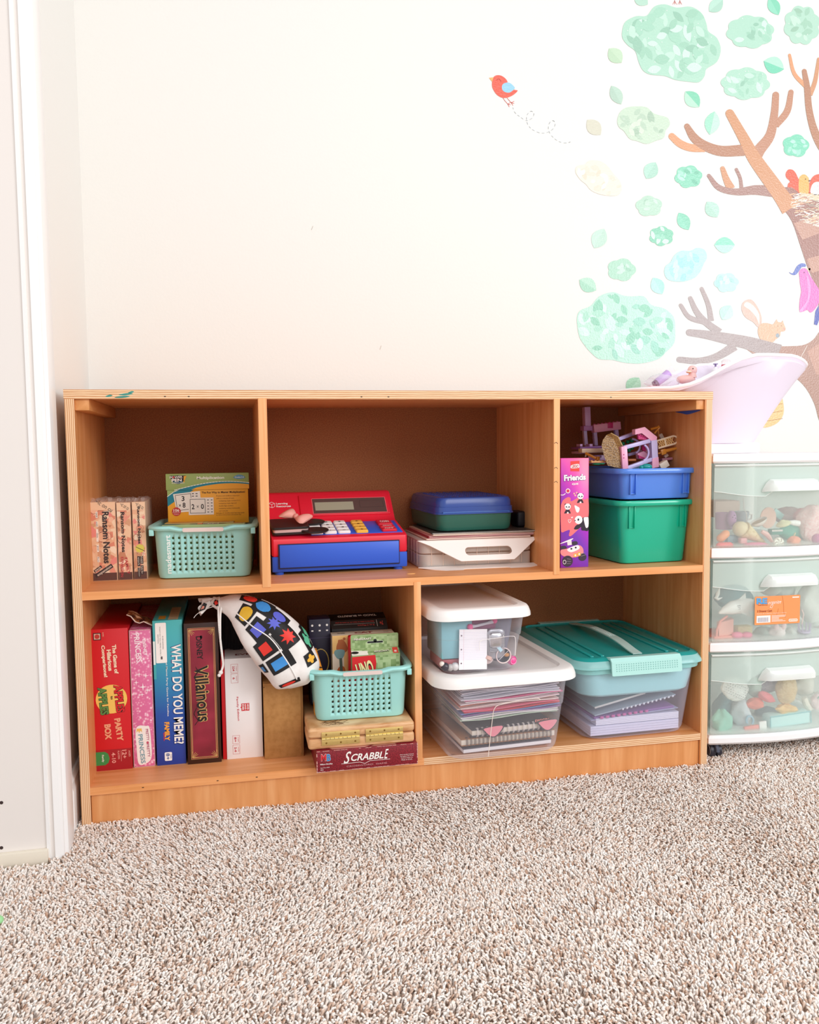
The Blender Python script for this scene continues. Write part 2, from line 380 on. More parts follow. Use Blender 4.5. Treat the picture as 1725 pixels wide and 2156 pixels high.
for xx, wd, z0, z1 in ((X1, .0155, ZM-.0055, H-.0142), (X2, .0128, ZM-.006, H-.0142), (X3, .0138, ZB-.002, ZM-.0078)):
    m = MB(); m.box(xx, xx+wd, .001, D, max(z0, (ZM if z0 > .3 else ZB)), min(z1, H-.0145 if z0 > .3 else ZM-.0138), WZ)
    m.box(xx, xx+wd, -.0026, .002, z0, z1, EDGEZ, .0008)
    if xx == X2:
        for z in (.66, .612, .585): m.T = Matrix.Translation((xx, -.0026, z)); m.line([(.001, 0), (.005, .002), (.008, -.001)], .0009, M('#3a2412'), 1); m.T = Matrix.Identity(4)
    m.build('divider', bc)
for x0, x1 in ((T, T+.0235), (W-T-.0175, W-T)):
    MB().box(x0, x1, .0035, D, H-.0145-.0205, H-.0146, WY, .001).build('cleat', bc)
m = MB(); P = at(1448, 861, X=W-T-.0002); m.T = Matrix.Translation((W-T-.0003, P.y, H-.0145-.022)) @ Matrix.Rotation(-PI/2, 4, 'Z')
m.poly(smooth_closed([(-.05, .002), (-.02, -.003), (.0, -.006), (.03, -.003), (.05, .001), (0, .003)], 3), M('#3d5fb8', .6), 1); m.build('paint_stain', bc, False)
# ================================================================ UPPER LEFT COMPARTMENT
INK = M('#2a1a1c', .6)
def collage(m, w, h, rnd, pal, n=60, z0=0):
    for i in range(n):
        c = rnd.uniform(.05, .95)*w, z0+rnd.uniform(.02, .98)*(h-z0); s = rnd.uniform(.004, .014); a = rnd.uniform(0, PI); P = []
        kk = rnd.choice((3, 4, 4, 5))
        for k in range(kk):
            t = a+2*PI*k/kk; P.append((min(w*.99, max(w*.01, c[0]+s*math.cos(t)*rnd.uniform(.5, 1.2))), min(h*.995, max(h*.005, c[1]+s*math.sin(t)*rnd.uniform(.5, 1.2)))))
        m.poly(P, M(rnd.choice(pal), .4), 1+i*.02)
        if i % 9 == 0:
            r = s*.8
            if r < c[0] < w-r: m.line([(c[0]+r*math.cos(2*PI*k/12), c[1]+r*math.sin(2*PI*k/12)) for k in range(13)], .0007, M('#b56a58', .4), 2.3)
PALN = ['#efc9a4', '#e9b48f', '#f3d6b6', '#e79a83', '#dd8c70', '#f0bfa0', '#d7a27c', '#e98f84', '#f6e0c6', '#c98a66']
WRAP = clear('shrink_wrap', '#ffffff', .02, .06, '#ffffff', .5, .7)
def ransom(pl, pr, pt, dep, lbl, kind, seed):
    A, w, h, r = front(pl, pr, ZM, pt, rz=0); A.z = ZM
    A.y = .128; t = thing('game_box', lbl, 'game box', A, 0, 'shrink-wrapped word game boxes')
    rnd = random.Random(seed); m = MB(); m.box(0, w, 0, dep, 0, h, M('#eec6a2', .4), .0008)
    collage(m, w, h, rnd, PALN, 70)
    m.rect(w*.02, w*.98, h*.005, h*.10, M('#5a3026', .4), 2.5)
    L = MB.LAYER
    if kind == 0:
        m.text('Ransom Notes', w*.64, h*.55, h*.66, w*.25, INK, -90, 4, .03)
        for z0, z1 in ((.80, .88), (.69, .76), (.50, .66), (.37, .46), (.24, .31)): m.rect(w*.28, w*.36, h*z0, h*z1, M('#f7efe4', .4), 3)
        for z0, s_ in ((.84, 'GAME'), (.725, 'with'), (.58, 'ridiculous'), (.415, 'great'), (.275, 'fun')): m.text(s_, w*.32, h*z0, h*.06, w*.05, INK, -90, 4)
        m.poly([(w*.22, h*.035), (w*.86, h*.17), (w*.78, h*.215), (w*.17, h*.085)], M('#2a1a1c', .4), 3.2); m.text('expansion', w*.53, h*.125, w*.62, h*.04, M('#f3e2d0', .5), 34, 4.5, .01)
        m.poly([(w*.18, h*.105), (w*.45, h*.17), (w*.40, h*.20), (w*.13, h*.135)], M('#2a1a1c', .4), 3.2); m.text('pack', w*.30, h*.152, w*.26, h*.035, M('#f3e2d0', .5), 34, 4.5, .01)
    elif kind == 1:
        m.text('Ransom Notes', w*.42, h*.62, h*.52, w*.28, INK, -90, 4, .03)
        m.text('FAMILY', w*.64, h*.18, h*.22, w*.2, M('#c02435', .5), -82, 4, .02); m.text('EXPANSION', w*.26, h*.17, h*.26, w*.2, M('#c02435', .5), -92, 4, .02)
    else:
        m.text('Ransom Notes', w*.5, h*.70, h*.48, w*.22, INK, -90, 4, .03)
        star = []
        for k in range(20):
            a = 2*PI*k/20; q = (1 if k % 2 else .72); star.append((w*.5+w*.42*q*math.cos(a), h*.40+h*.065*q*math.sin(a)))
        m.poly(star, M('#d9cf55', .4), 3); m.line([(w*.2, h*.42), (w*.8, h*.37)], .001, INK, 3.5)
        for cx, z0, z1, s_ in ((.62, .2, .30, 'not'), (.38, .17, .30, 'work'), (.62, .06, .18, 'Safe for'), (.38, .03, .15, 'Expansion')):
            m.rect(w*(cx-.11), w*(cx+.11), h*z0, h*z1, M('#2a1a1c', .4), 3); m.text(s_, w*cx, h*(z0+z1)/2, h*(z1-z0)*.85, w*.12, M('#f3e2d0', .5), -90, 4)
    m.rect(0, w, h*.9, h, M('#f0cba8', .4), 3.0)
    m.text('~ic on cu', w*.6, h*.955, w*.7, h*.05, M('#3a2622', .4), -35, 4)
    m.build('carton', t)
    q = MB(); n = 12; vs = []; ny = 7   # loose film crumpled over the top
    for j in range(ny):
        for i in range(n):
            x = -.0006+(w+.0012)*i/(n-1); y = -.0008+(dep+.001)*j/(ny-1); e = i in (0, n-1) or j in (0, ny-1); vs.append((x, y, h+(.0006 if e else rnd.uniform(.0006, .0055))))
    q.add(vs, [(j*n+i, j*n+i+1, (j+1)*n+i+1, (j+1)*n+i) for j in range(ny-1) for i in range(n-1)], WRAP)
    for x0 in (.15, .8): q.ball((w*x0, .012, h+.005), .003, WRAP, 5, (1.3, .8, 1))
    q.box(-.0005, w+.0005, -.0022, dep, .0003, h+.0006, WRAP)
    q.build('shrink_wrap', t, ang=10)
ransom((190, 1223), (248, 1223), (188, 1058), .14, 'widest shrink-wrapped peach collage game box, leftmost of the three', 0, 1)
ransom((250, 1222), (279, 1222), (248, 1059), .14, 'middle shrink-wrapped peach collage game box with red lettering at its foot', 1, 2)
ransom((281.5, 1222), (309, 1222), (280, 1058), .14, 'shrink-wrapped peach collage game box with a yellow starburst, next to the mint basket', 2, 3)
# ---------------------------------------------------------------- mint baskets
MINT = M('#a4e1dc', .38, .45); RESID = M('#e4cfc8', .6)
def basket_meshes():
    wb, wt, db, dt, h = .170, .182, .156, .172, .101; m = MB(); th = .0022
    R = lambda a, b, r, z, dip=0: [(x, y, z-(dip*max(0, 1-(abs(x)/(a*.36))**6) if y < -b*.42 else 0)) for x, y in rrect(a, b, r, 8)]
    # finer front edge so the handle dip is round
    def R(a, b, r, z, dip=0):
        P = rrect(a, b, r, 6); out = []
        n = len(P)
        for i in range(n):
            p, q = P[i], P[(i+1) % n]; out.append(p)
            if abs(p[1]-q[1]) < 1e-6 and p[1] < 0:
                for k in range(1, 24): out.append((p[0]+(q[0]-p[0])*k/24, p[1]))
        res = []
        for x, y in out:
            dz = 0
            if y < -b*.45:
                u = abs(x)/(a*.5); dz = dip*(1 if u < .42 else max(0, 1-(u-.42)/.16) if u < .58 else 0)
            res.append((x, y, z-dz))
        return res
    rg = [R(wb-.016, db-.016, .012, 0), R(wb-.004, db-.004, .018, .0025), R(wb, db, .02, .009), R(wt-.004, dt-.004, .022, h-.011), R(wt-.002, dt-.002, .022, h-.0085, .003),
          R(wt+.015, dt+.015, .028, h-.0085, .003), R(wt+.019, dt+.019, .03, h-.005, .004), R(wt+.017, dt+.017, .03, h-.0015, .004), R(wt+.010, dt+.010, .028, h, .004), R(wt-.004, dt-.004, .02, h-.001, .004),
          R(wt-.008, dt-.008, .02, h-.006, .003), R(wb-2*th, db-2*th, .018, .009), R(wb-.012, db-.012, .014, th)]
    m.loft(rg, MINT)
    base = m.build('tmp')
    c = MB(); sp = .0107
    for i in range(11):
        for j in range(7):
            x = -.0535+i*.0107; z = .018+j*.0099
            c.tube([(x, -dt, z), (x, -db/2+.02, z)], .00235, MINT, 12)
    # side and back slots too
    for i in range(8):
        for j in range(6):
            y = -.042+i*.012; z = .022+j*.0115; c.tube([(-wt, y, z), (-wb/2+.02, y, z)], .0027, MINT, 8); c.tube([(wb/2-.02, y, z), (wt, y, z)], .0027, MINT, 8)
    cut = c.build('tmpc'); bo = base.modifiers.new('b', 'BOOLEAN'); bo.object = cut; bo.operation = 'DIFFERENCE'; bo.solver = 'EXACT'; bo.use_self = True
    bpy.context.view_layer.update(); dg = bpy.context.evaluated_depsgraph_get(); me = bpy.data.meshes.new_from_object(base.evaluated_get(dg)); me.name = 'basket_body'
    bpy.data.objects.remove(base); bpy.data.objects.remove(cut)
    rb = MB()
    x = wt/2+.0005; rb.box(x-.004, x+.0045, -dt/2-.001, -dt/2+.006, h-.0185, h-.007, MINT, .001); rb2 = rb.build('corner_tab', mesh_only=True)
    rb = MB(); rb.box(-x-.0045, -x+.004, -dt/2-.001, -dt/2+.006, h-.0185, h-.007, MINT, .001); rb3 = rb.build('corner_tab', mesh_only=True)
    rs = MB(); rs.T = Matrix.Translation((.002, -dt/2-.0094, h-.0088)); rs.rect(-.037, .037, -.003, .0045, RESID, 1, .003)
    return me, rb2, rb3, rs.build('sticker_residue', mesh_only=True), (wb, db, wt, dt, h)
BK = basket_meshes()
def basket(A, rz, lbl, letter, sc=1):
    t = thing('storage_basket', lbl, 'basket', A, rz, 'mint perforated baskets'); t.scale = (sc, sc, sc)
    for nme, me in zip(('basket_body', 'corner_tab', 'corner_tab', 'sticker_residue'), BK[:4]):
        o = bpy.data.objects.new(nme, me); COL.objects.link(o); o.parent = t
    if letter:
        wb, db, wt, dt, h = BK[4]; m = MB(); tilt = math.atan2((dt-db)/2, h)
        m.T = Matrix.Translation((-.0625, -(db/2+.0075)-.0012, .048)) @ Matrix.Rotation(tilt, 4, 'X')
        m.text('madesmart', 0, 0, .072, .0095, M('#f2fbfa', .5), 90, 1, .015); m.build('lettering', t)
    return t
A = at(340, 1222, Z=ZM); B = at(528, 1217, Z=ZM); rzb = -.07
c1 = (A+B)/2; c1 = Vector((.2245, .182, ZM))
b1 = basket(c1, rzb, 'mint perforated basket with white lettering, holding flash card boxes', True, 1.02)
def in_frame(c, rz, x, y, z=0):
    return Vector((c.x+x*math.cos(rz)-y*math.sin(rz), c.y+x*math.sin(rz)+y*math.cos(rz), c.z+z))
# flash card boxes
GRN, ORG, TEAL = M('#9aaf66', .45), M('#f2a92c', .45), M('#187f92', .45)
def curve_band(w, zf, n=24, x0=0., x1=1.):
    return [(w*(x0+(x1-x0)*i/n), zf(x0+(x1-x0)*i/n)) for i in range(n+1)]
A = at(354, 1092, Y=.185); B = at(524, 1092, Y=.185); w = (B-A).length; Tp = at(351, 998, Y=.185); h = Tp.z-A.z; A.z -= .012; h += .012
t = thing('flash_card_box', 'green and orange multiplication flash card box standing in the mint basket', 'card box', A, 0)
m = MB(); k = .012; m.box(0, w, 0, .035, 0, h*.70, ORG, .0006)
f0 = lambda u: k+(h-k)*(.36+.30*math.sin(min(1, u*1.7)*PI/2)) if u < .6 else h*.7
m.poly([(0, h*.42), (w*.02, h*.46), (w*.15, h*.58), (w*.32, h*.69), (0, h*.69)], GRN, 1); m.poly([(0, h*.36), (w*.1, h*.47), (w*.22, h*.58), (w*.34, h*.69), (w*.16, h*.69), (w*.08, h*.64), (0, h*.55)], TEAL, 1.5)
m.line([(0, h*.555), (w*.08, h*.645), (w*.155, h*.69)], .0012, M('#f4f1df'), 2)
cards = [((.07, .60), (.40, .655), (.415, .26), (.11, .235)), ((.255, .52), (.565, .52), (.565, .18), (.255, .18))]
for c_ in cards: m.poly([(w*a, h*b) for a, b in c_], M('#efe6dc', .5), 2.2 if c_ is cards[0] else 4.2)
m.line([(w*a, h*b) for a, b in ((.095, .575), (.285, .605), (.30, .30), (.12, .275), (.095, .575))], .0009, INK, 2.6); m.frame(w*.275, w*.46, h*.215, h*.49, .0009, INK, 4.6)
m.text('3', w*.19, h*.51, w*.035, h*.1, INK, 0, 3, .02); m.text('8', w*.20, h*.38, w*.035, h*.1, INK, 0, 3, .02); m.text('×', w*.15, h*.375, w*.028, h*.05, INK, 0, 3)
m.text('2', w*.31, h*.345, w*.035, h*.1, INK, 0, 5, .02); m.text('0', w*.425, h*.345, w*.036, h*.1, INK, 0, 5, .02); m.text('×', w*.367, h*.345, w*.026, h*.045, INK, 0, 5)
for i in range(2):
    for j in range(5): m.rect(w*(.485+.045*i), w*(.507+.045*i), h*(.225+.06*j), h*(.238+.06*j), INK, 5)
for i in range(2):
    for j in range(2): m.rect(w*(.30+.045*i), w*(.325+.045*i), h*(.545+.05*j), h*(.56+.05*j), INK, 3)
m.text('The Fun Way to Master Multiplication!', w*.69, h*.615, w*.54, h*.052, INK, 0, 3, .015)
for j, (s_, L) in enumerate((('Practice and reinforce important', .29), ('skills in a variety of ways', .22), ('multiplying single numbers 0-12', .27), ('multiplying single-digit and', .22), ('double-digit numbers', .18), ('multiplying numbers horizontally', .26), ('and vertically', .11))):
    m.text(s_, w*(.60+L/2+(.03 if j > 1 else 0)), h*(.545-.05*j), w*L, h*.03, M('#8a5a1c', .5), 0, 3)
m.text('Includes 27 double-sided learning cards', w*.77, h*.20, w*.35, h*.03, M('#7a4c1c', .5), 0, 3); m.text('as well as instructions and answer key', w*.75, h*.165, w*.31, h*.028, M('#7a4c1c', .5), 0, 3)
m.disc(w*.105, h*.255, h*.085, M('#c22428', .4), 5); m.text('106', w*.105, h*.28, w*.07, h*.055, M('#f7ece0'), 0, 6, .02); m.text('Multiplication', w*.105, h*.235, w*.09, h*.02, M('#f7ece0'), 0, 6); m.text('Problems', w*.105, h*.205, w*.06, h*.018, M('#f7ece0'), 0, 6)
m.build('box_base', t)
m = MB(); m.T = Matrix.Translation((-.002, -.002, 0)); w2 = w+.004; m.box(0, w2, 0, .039, h*.68, h, GRN, .0006)
top = curve_band(w2, lambda u: h*(.68+.155*math.sin(min(1, (u-.10)/.62)*PI/2) if u < .72 else .835-.035*((u-.72)/.28)**2), 24, .10, 1)
m.poly([(w2*.30, h*.682)]+[(x, z-h*.028*(1 if x > w2*.3 else 0)) for x, z in top if x > w2*.36]+[(w2, h*.682)], ORG, 1.2)
m.poly([top[0]]+[(w2*.30, h*.682)]+[(x, z-h*(.03+.035*(1-x/w2))) for x, z in top if x > w2*.34]+list(reversed(top)), TEAL, 1.6)
m.line(top, .0014, M('#eef0dc'), 2)
m.disc(w2*.145, h*.885, h*.085, M('#124c66', .4), 2, 1.25, 24); m.poly([(w2*.05, h*.965), (w2*.24, h*.965), (w2*.225, h*.86), (w2*.07, h*.86)], INK, 2.6)
m.text('POWER', w2*.125, h*.935, w2*.15, h*.045, M('#fbf4ea'), 2, 4, .02); m.text('PEN', w2*.13, h*.875, w2*.12, h*.06, M('#fbf4ea'), 2, 4, .03); m.poly([(w2*.215, h*.955), (w2*.25, h*.96), (w2*.225, h*.865), (w2*.213, h*.865)], ORG, 4); m.disc(w2*.217, h*.845, h*.014, ORG, 4)
m.disc(w2*.095, h*.935, h*.018, M('#d2343a'), 5); m.text('LEARNING CARDS', w2*.145, h*.82, w2*.15, h*.022, M('#fbf4ea'), 0, 4, .01)
m.text('Multiplication', w2*.535, h*.905, w2*.33, h*.07, M('#f8f4e6'), 0, 3, .03)
m.poly(smooth_closed([(w2*.81, h*.91), (w2*.84, h*.945), (w2*.88, h*.965), (w2*.93, h*.945), (w2*.955, h*.905), (w2*.92, h*.885), (w2*.86, h*.88)], 4), M('#5f96b6', .4), 3); m.text('Grades 2-5', w2*.885, h*.915, w2*.11, h*.028, M('#f3f6f3'), 0, 4, .01)
m.build('box_lid', t)
def small_box(nm, lbl, cat, loc, rz, w, d, h, col, top=None, grp=None, extra=None):
    m = MB(); m.box(0, w, 0, d, 0, h, M(col, .45), .0007)
    if top: m.T = Matrix.Translation((0, 0, h)) @ Matrix.Rotation(-PI/2, 4, 'X'); top(m, w, d); m.T = Matrix.Identity(4)
    if extra: extra(m, w, h)
    return tag(m.build(nm), lbl, cat, loc, rz, grp)
def gtop(m, w, d):
    m.disc(w*.55, d*.45, d*.36, M('#27333a', .4), 1, 3.2, 20); m.text('PEN', w*.58, d*.45, w*.2, d*.5, M('#efe9dc'), 0, 2, .03); m.rect(w*.42, w*.49, d*.1, d*.85, M('#ef8a5a'), 2)
    m.rect(w*.86, w*.97, d*.55, d*.8, M('#f1a77c'), 1.5); m.disc(w*.1, d*.5, d*.3, M('#3d7f8a'), 1, 2)
P = in_frame(c1, rzb, -.0765, -.072, .012)
small_box('flash_card_box', 'green flash card box lying in front under the multiplication box in the mint basket', 'card box', P, rzb, .154, .030, .0905, '#a7b87c', gtop)
def ytop(m, w, d): m.rect(w*.15, w*.85, d*.25, d*.6, M('#d98f3f', .5), 1)
P = in_frame(c1, rzb, -.0765, -.038, .012); small_box('flash_card_box', 'tan card box behind the green one, left half of the mint basket', 'card box', P, rzb, .072, .034, .091, '#cfae62', ytop)
P = in_frame(c1, rzb, -.004, -.038, .012); small_box('flash_card_box', 'khaki card box behind the green one, right half of the mint basket', 'card box', P, rzb, .058, .034, .091, '#b3ab70', ytop)

# ================================================================ UPPER MIDDLE: toy cash register
RED, BLUE = M('#e4233b', .38, .45), M('#3060d6', .38, .45)
RL = Vector((.3475, .100, ZM)); rr = math.radians(2.6); w = .2685
reg = thing('toy_cash_register', 'red and blue toy cash register with white and yellow keys', 'toy', RL, rr)
def extr(m, prof, x0, x1, mat, ins=0):  # profile (y,z) extruded along x with small rounding at the ends
    c = (sum(p[0] for p in prof)/len(prof), sum(p[1] for p in prof)/len(prof))
    rg = []
    for x, s_ in ((x0, .97), (x0+.003, 1), (x1-.003, 1), (x1, .97)): rg.append([(x, c[0]+(y-c[0])*s_, c[1]+(z-c[1])*s_) for y, z in prof])
    return m.loft(rg, mat)
m = MB(); BM = .036
extr(m, [(.002, BM), (0, BM+.004), (0, .0655), (.0015, .0695), (.005, .0715), (.095, .0915), (.104, .095), (.108, .100), (.150, .1475), (.156, .151), (.165, .152), (.172, .148), (.172, BM)], 0, w, RED)
# recessed name panel on the left of the riser and display surround on the right
tlt = math.atan2(.0475, .042)
def riser(m, x0, u): m.T = Matrix.Translation((x0, .108+.042*u, .100+.0475*u)) @ Matrix.Rotation(-(PI/2-tlt), 4, 'X')
riser(m, 0, 0); m.box(.070, w-.006, -.0035, .004, .004, .0605, RED, .003)
m.T = Matrix.Identity(4)
riser(m, 0, 0); m.frame(.097, w-.014, .008, .048, .0012, M('#f0707a', .4), 18)
m.rect(.098, w-.015, .009, .047, M('#5b4744', .3), 19)
m.T = Matrix.Identity(4)
riser(m, 0, 0)
wh = M('#f7eeee')
for P in ([(0, .004), (.006, .0075), (.012, .004), (.012, -.004), (.006, -.0075), (0, -.004), (0, .004)], [(0, .004), (.006, .001), (.012, .004)], [(.006, .001), (.006, -.0075)]): m.line([(.0075+a, .037+b) for a, b in P], .0009, wh, 4)
m.text('Learning', .0345, .0395, .024, .006, wh, 0, 4, .03); m.text('Resources', .0375, .033, .030, .005, wh, 0, 4, .03)
m.T = Matrix.Identity(4)
m.build('housing', reg)
m = MB(); riser(m, 0, 0); m.rect(.102, .184, .016, .038, M('#a3a18c', .25), 20, .001); m.frame(.102, .184, .016, .038, .0006, M('#6c5c56'), 20.5); m.frame(.198, w-.02, .022, .040, .0005, M('#463634'), 20.5); m.build('display', reg)
m = MB(); extr(m, [(.002, .006), (0, .009), (0, BM-.0002), (.172, BM-.0002), (.172, .006)], 0, w, BLUE); m.build('base', reg)
m = MB(); m.box(.0115, w-.0165, -.0030, .01, .0125, .0605, M('#241b3c', .6)); m.box(.0135, w-.018, -.0048, .01, .0145, .0590, BLUE, .0012); m.build('cash_drawer', reg)
for x in (.014, w-.016):
    m = MB(); m.lathe([(.0085, 0), (.009, .001), (.009, .006), (.0095, .0075)], BLUE, 18, (x, .014)); m.build('foot', reg)
for x in (.014, w-.016):
    m = MB(); m.lathe([(.0085, 0), (.009, .001), (.009, .006), (.0095, .0075)], BLUE, 18, (x, .155)); m.build('foot', reg)
kt = math.atan2(.020, .09)
def keyplane(m, x, v): m.T = Matrix.Translation((x, .005+v*math.cos(kt), .0715+v*math.sin(kt))) @ Matrix.Rotation(kt, 4, 'X')
m = MB(); keyplane(m, 0, 0); m.box(.078, w-.005, .010, .088, -.001, .0012, BLUE, .0005)
m.build('key_plate', reg)
KW, KY, KR = M('#f5f1ef', .35, .5), M('#f7bd4a', .35), M('#dc2238', .35)
def key(x, v, wd, dp, mat, s_, tm, big=0):
    m = MB(); keyplane(m, x, v); m.loft([[(a, b, z) for a, b in rrect(wd-i, dp-i, .003, 3)] for i, z in ((0, .0012), (0, .0045), (.003, .0065))], mat)
    m.T = m.T @ Matrix.Translation((0, 0, .0065)) @ Matrix.Rotation(-PI/2, 4, 'X')
    if len(s_) > 2: m.text(s_, 0, 0, wd*.6, dp*.4, tm, 0, 1, .02)
    else: m.text(s_, 0, 0, .0055 if s_ not in '.-' else .003, .0065 if s_ not in '.-=' else .0022, tm, 0, 1, .02)
    m.build('key', reg)
rows = [('7', '8', '9', '÷'), ('4', '5', '6', '×'), ('1', '2', '3', '-'), ('0', '.', '=', '+')]
for j, rw in enumerate(rows):
    for i, s_ in enumerate(rw):
        x = .090+i*.0275 if i < 3 else .090+3*.0275+.0085; key(x, .075-j*.0185, .0245, .0165, KY if i == 3 else KW, s_, INK)
for s_, v, dp in (('COIN', .066, .030), ('ON/C', .038, .015), ('OFF', .0205, .015)): key(w-.031, v, .031, dp, KR, s_, M('#f6e6e6'))
# ---------------------------------------------------------------- wallet with bow
BLK, PNK = M('#241d1e', .35, .5), M('#e9a396', .45, .4)
ax = RL.x+.0385; wl = thing('coin_purse', 'black purse with two round ear flaps and a pink bow lying on the cash register', 'purse', in_frame(RL, rr, .0395, .043, .083), rr)
wl.rotation_euler = (kt-.03, -.02, rr)
m = MB(); pr = [(a, b) for a, b in rrect(.074, .068, .006, 4)]
m.loft([[(a*s_, b*s_, z) for a, b in pr] for s_, z in ((.97, 0), (1, .001), (1, .0035), (.97, .0045))], BLK); m.loft([[(a*s_-.001, b*s_+.001, z) for a, b in pr] for s_, z in ((.93, .0045), (.93, .0105))], M('#dcb7b4', .5))
m.loft([[(a*s_-.0015, b*s_+.0015, z) for a, b in pr] for s_, z in ((.97, .0105), (1, .0115), (1, .0135), (.96, .015))], BLK); m.build('purse_body', wl)
for cx, cy in ((.048, .030), (.046, -.030)):
    m = MB(); m.loft([[(cx+.027*q*math.cos(2*PI*k/24), cy+.019*q*math.sin(2*PI*k/24), z) for k in range(24)] for q, z in ((.95, .004), (1, .005), (1, .0068), (.93, .008))], BLK); m.build('ear_flap', wl)
bow = MB()
def bowloop(m, sgn, z0):
    rg = []
    for i in range(7):
        t = i/6; x = sgn*(.002+.024*t); hw = (.0045+.0135*math.sin(min(1, t*1.1)*PI/2))*(1 if t < .95 else .82); th = .0022+.0055*math.sin(t*PI); rg.append([(x*.92+.35*yy*hw*0, yy*hw+sgn*.010*t, z0+th*zz+.004*math.sin(t*PI*.8)) for yy, zz in [(math.cos(a), math.sin(a)) for a in [2*PI*k/12 for k in range(12)]]])
    m.loft(rg, PNK)
bow.T = Matrix.Translation((.012, -.002, .0265)) @ Matrix.Rotation(math.radians(28), 4, 'X') @ Matrix.Rotation(math.radians(-52), 4, 'Z') @ Matrix.Scale(.98, 4); bowloop(bow, 1, 0); bowloop(bow, -1, 0); bow.ball((0, 0, .003), .0056, M('#e09488', .45, .4), 8, (.8, 1.15, 1)); bow.build('bow', wl)

# ---------------------------------------------------------------- project case, booklets, pencil case
PC = clear('frosted_clear_plastic', '#f4e9e1', .42, .25, '#fff8f2', .35); PH = M('#fbf3ee', .35, .5)
tc = thing('storage_case', 'clear ribbed plastic project case with a white carrying handle flap, under the booklets', 'case', (.6405, .105, ZM), math.radians(.5)); w, d, h = .238, .235, .058
m = MB()
for z0, z1 in ((0, .028), (.0295, h)):
    m.loft([[(w/2+a, d/2+b, z) for a, b in rrect(w-i, d-i, .014, 4)] for i, z in ((.006, z0), (.001, z0+.002), (0, z1-.0015), (.003, z1))], PC)
for i in range(1, 10): m.box(w*i/10-.0004, w*i/10+.0004, -.0008, .0, .006, h-.004, M('#e3c9b9', .4))
for i in range(1, 9): m.box(-.0008, 0, d*i/9-.0004, d*i/9+.0004, .006, h-.004, M('#d9bfb2', .4))
m.build('case_body', tc)
m = MB(); m.box(.02, w-.02, .02, d-.02, .003, h-.005, M('#ecd9cc', .7), .002); m.build('case_contents', tc)
hole = [(a, b) for a, b in rrect(.098, .019, .0085, 5)]
def flap(m, z, P, hc):
    inn = [(hc[0]+a, hc[1]+b) for a, b in hole]; V_, tri = polyhole(P, inn); n = len(V_); vs = [(a, -.0008, b) for a, b in V_]+[(a, .0008, b) for a, b in V_]; fs = []
    for t_ in tri:
        a, b, c = [V_[i_] for i_ in t_]; o_ = (b[0]-a[0])*(c[1]-a[1])-(b[1]-a[1])*(c[0]-a[0]); t_ = tuple(t_) if o_ > 0 else (t_[0], t_[2], t_[1]); fs.append(t_); fs.append(tuple(n+k for k in reversed(t_)))
    for base_, cnt in ((0, len(P)), (len(P), len(inn))):
        for k in range(cnt): a = base_+k; b = base_+(k+1) % cnt; fs.append((a, b, n+b, n+a))
    return m.add(vs, fs, PH)
m = MB(); m.T = Matrix.Translation((0, -.001, h-.001)) @ Matrix.Rotation(math.radians(33), 4, 'X') @ Matrix.Identity(4)
outl = [(-.006, 0), (.018, -.012), (.072, -.047), (.078, -.050), (.188, -.050), (.194, -.046), (.243, -.006), (.243, 0)]
m.T = Matrix.Translation((0, -.001, h-.001)) @ Matrix.Rotation(math.radians(-36), 4, 'X')
flap(m, 0, outl, (.138, -.028)); m.build('handle_flap', tc)
m = MB(); m.T = Matrix.Translation((0, 0, .003)) @ Matrix.Rotation(math.radians(-84), 4, 'X')
flap(m, 0, [(-.004, 0), (.02, -.018), (.072, -.058), (.188, -.058), (.245, -.02), (.245, 0)], (.13, -.036)); m.build('handle_flap', tc)
zt = ZM+h+.0008
bk = [('#e9c8bb', 'pale pink booklet lowest under the pencil case, on the clear case', .010, .02, 0), ('#a83440', 'crimson booklet under the pencil case, second from the bottom', .015, .03, .03), ('#d98f8f', 'rose booklet in the middle of the booklet stack', .017, .028, -.01), ('#e4cbb5', 'cream booklet second from the top of the booklet stack', .024, .05, .05), ('#47413e', 'dark-covered booklet topmost under the pencil case', .022, .05, -.03)]
for i, (c, lbl, dx, dw, a) in enumerate(bk):
    m = MB(); ww = .20+dw; m.box(0, ww, 0, .20, 0, .0006, M(c, .4)); m.box(.001, ww-.001, .001, .199, .0006, .0019, M('#f0e4da', .7)); m.box(0, ww, 0, .20, .0019, .0025, M(c, .4)); m.cyl((0.0005, 0, .00125), (0.0005, .2, .00125), .0012, .0012, M(c, .4), 8)
    tag(m.build('booklet'), lbl, 'booklet', (.643+dx, .100+.003*(i % 3), zt+i*.0027), a*.6, 'booklets under the pencil case')
zt += 5*.0027
PB, PL = M('#2f6658', .3, .45), M('#2b4a9a', .22, .6)
A = at(905, 1118, Y=.112); rz = math.radians(0)
pc = thing('pencil_case', 'green plastic pencil case with a glossy dark blue lid', 'pencil case', (.6775, .110, zt), math.radians(2.5)); w, d = .168, .232
m = MB(); m.loft([[(w/2+a, d/2+b, z) for a, b in rrect(w-i, d-i, .020, 5)] for i, z in ((.022, 0), (.012, .002), (.007, .009), (.003, .036))], PB); m.build('case_base', pc)
m = MB(); m.loft([[(w/2+a, d/2+b, z) for a, b in rrect(w-i, d-i, .020, 5)] for i, z in ((-.003, .0355), (-.003, .038), (.0, .039), (.001, .050), (.005, .0505), (.006, .062), (.012, .068), (.024, .0705), (.030, .070))], PL)
for i in range(9):
    for j in range(11): m.ball((.022+i*.0155, .03+j*.0148, .0702), .0028, PL, 4, (1, 1, .45))
m.build('case_lid', pc)
m = MB(); m.box(.012, w-.012, -.0012, .004, .0365, .041, M('#3a62ae', .25), .001); m.build('latch', pc)
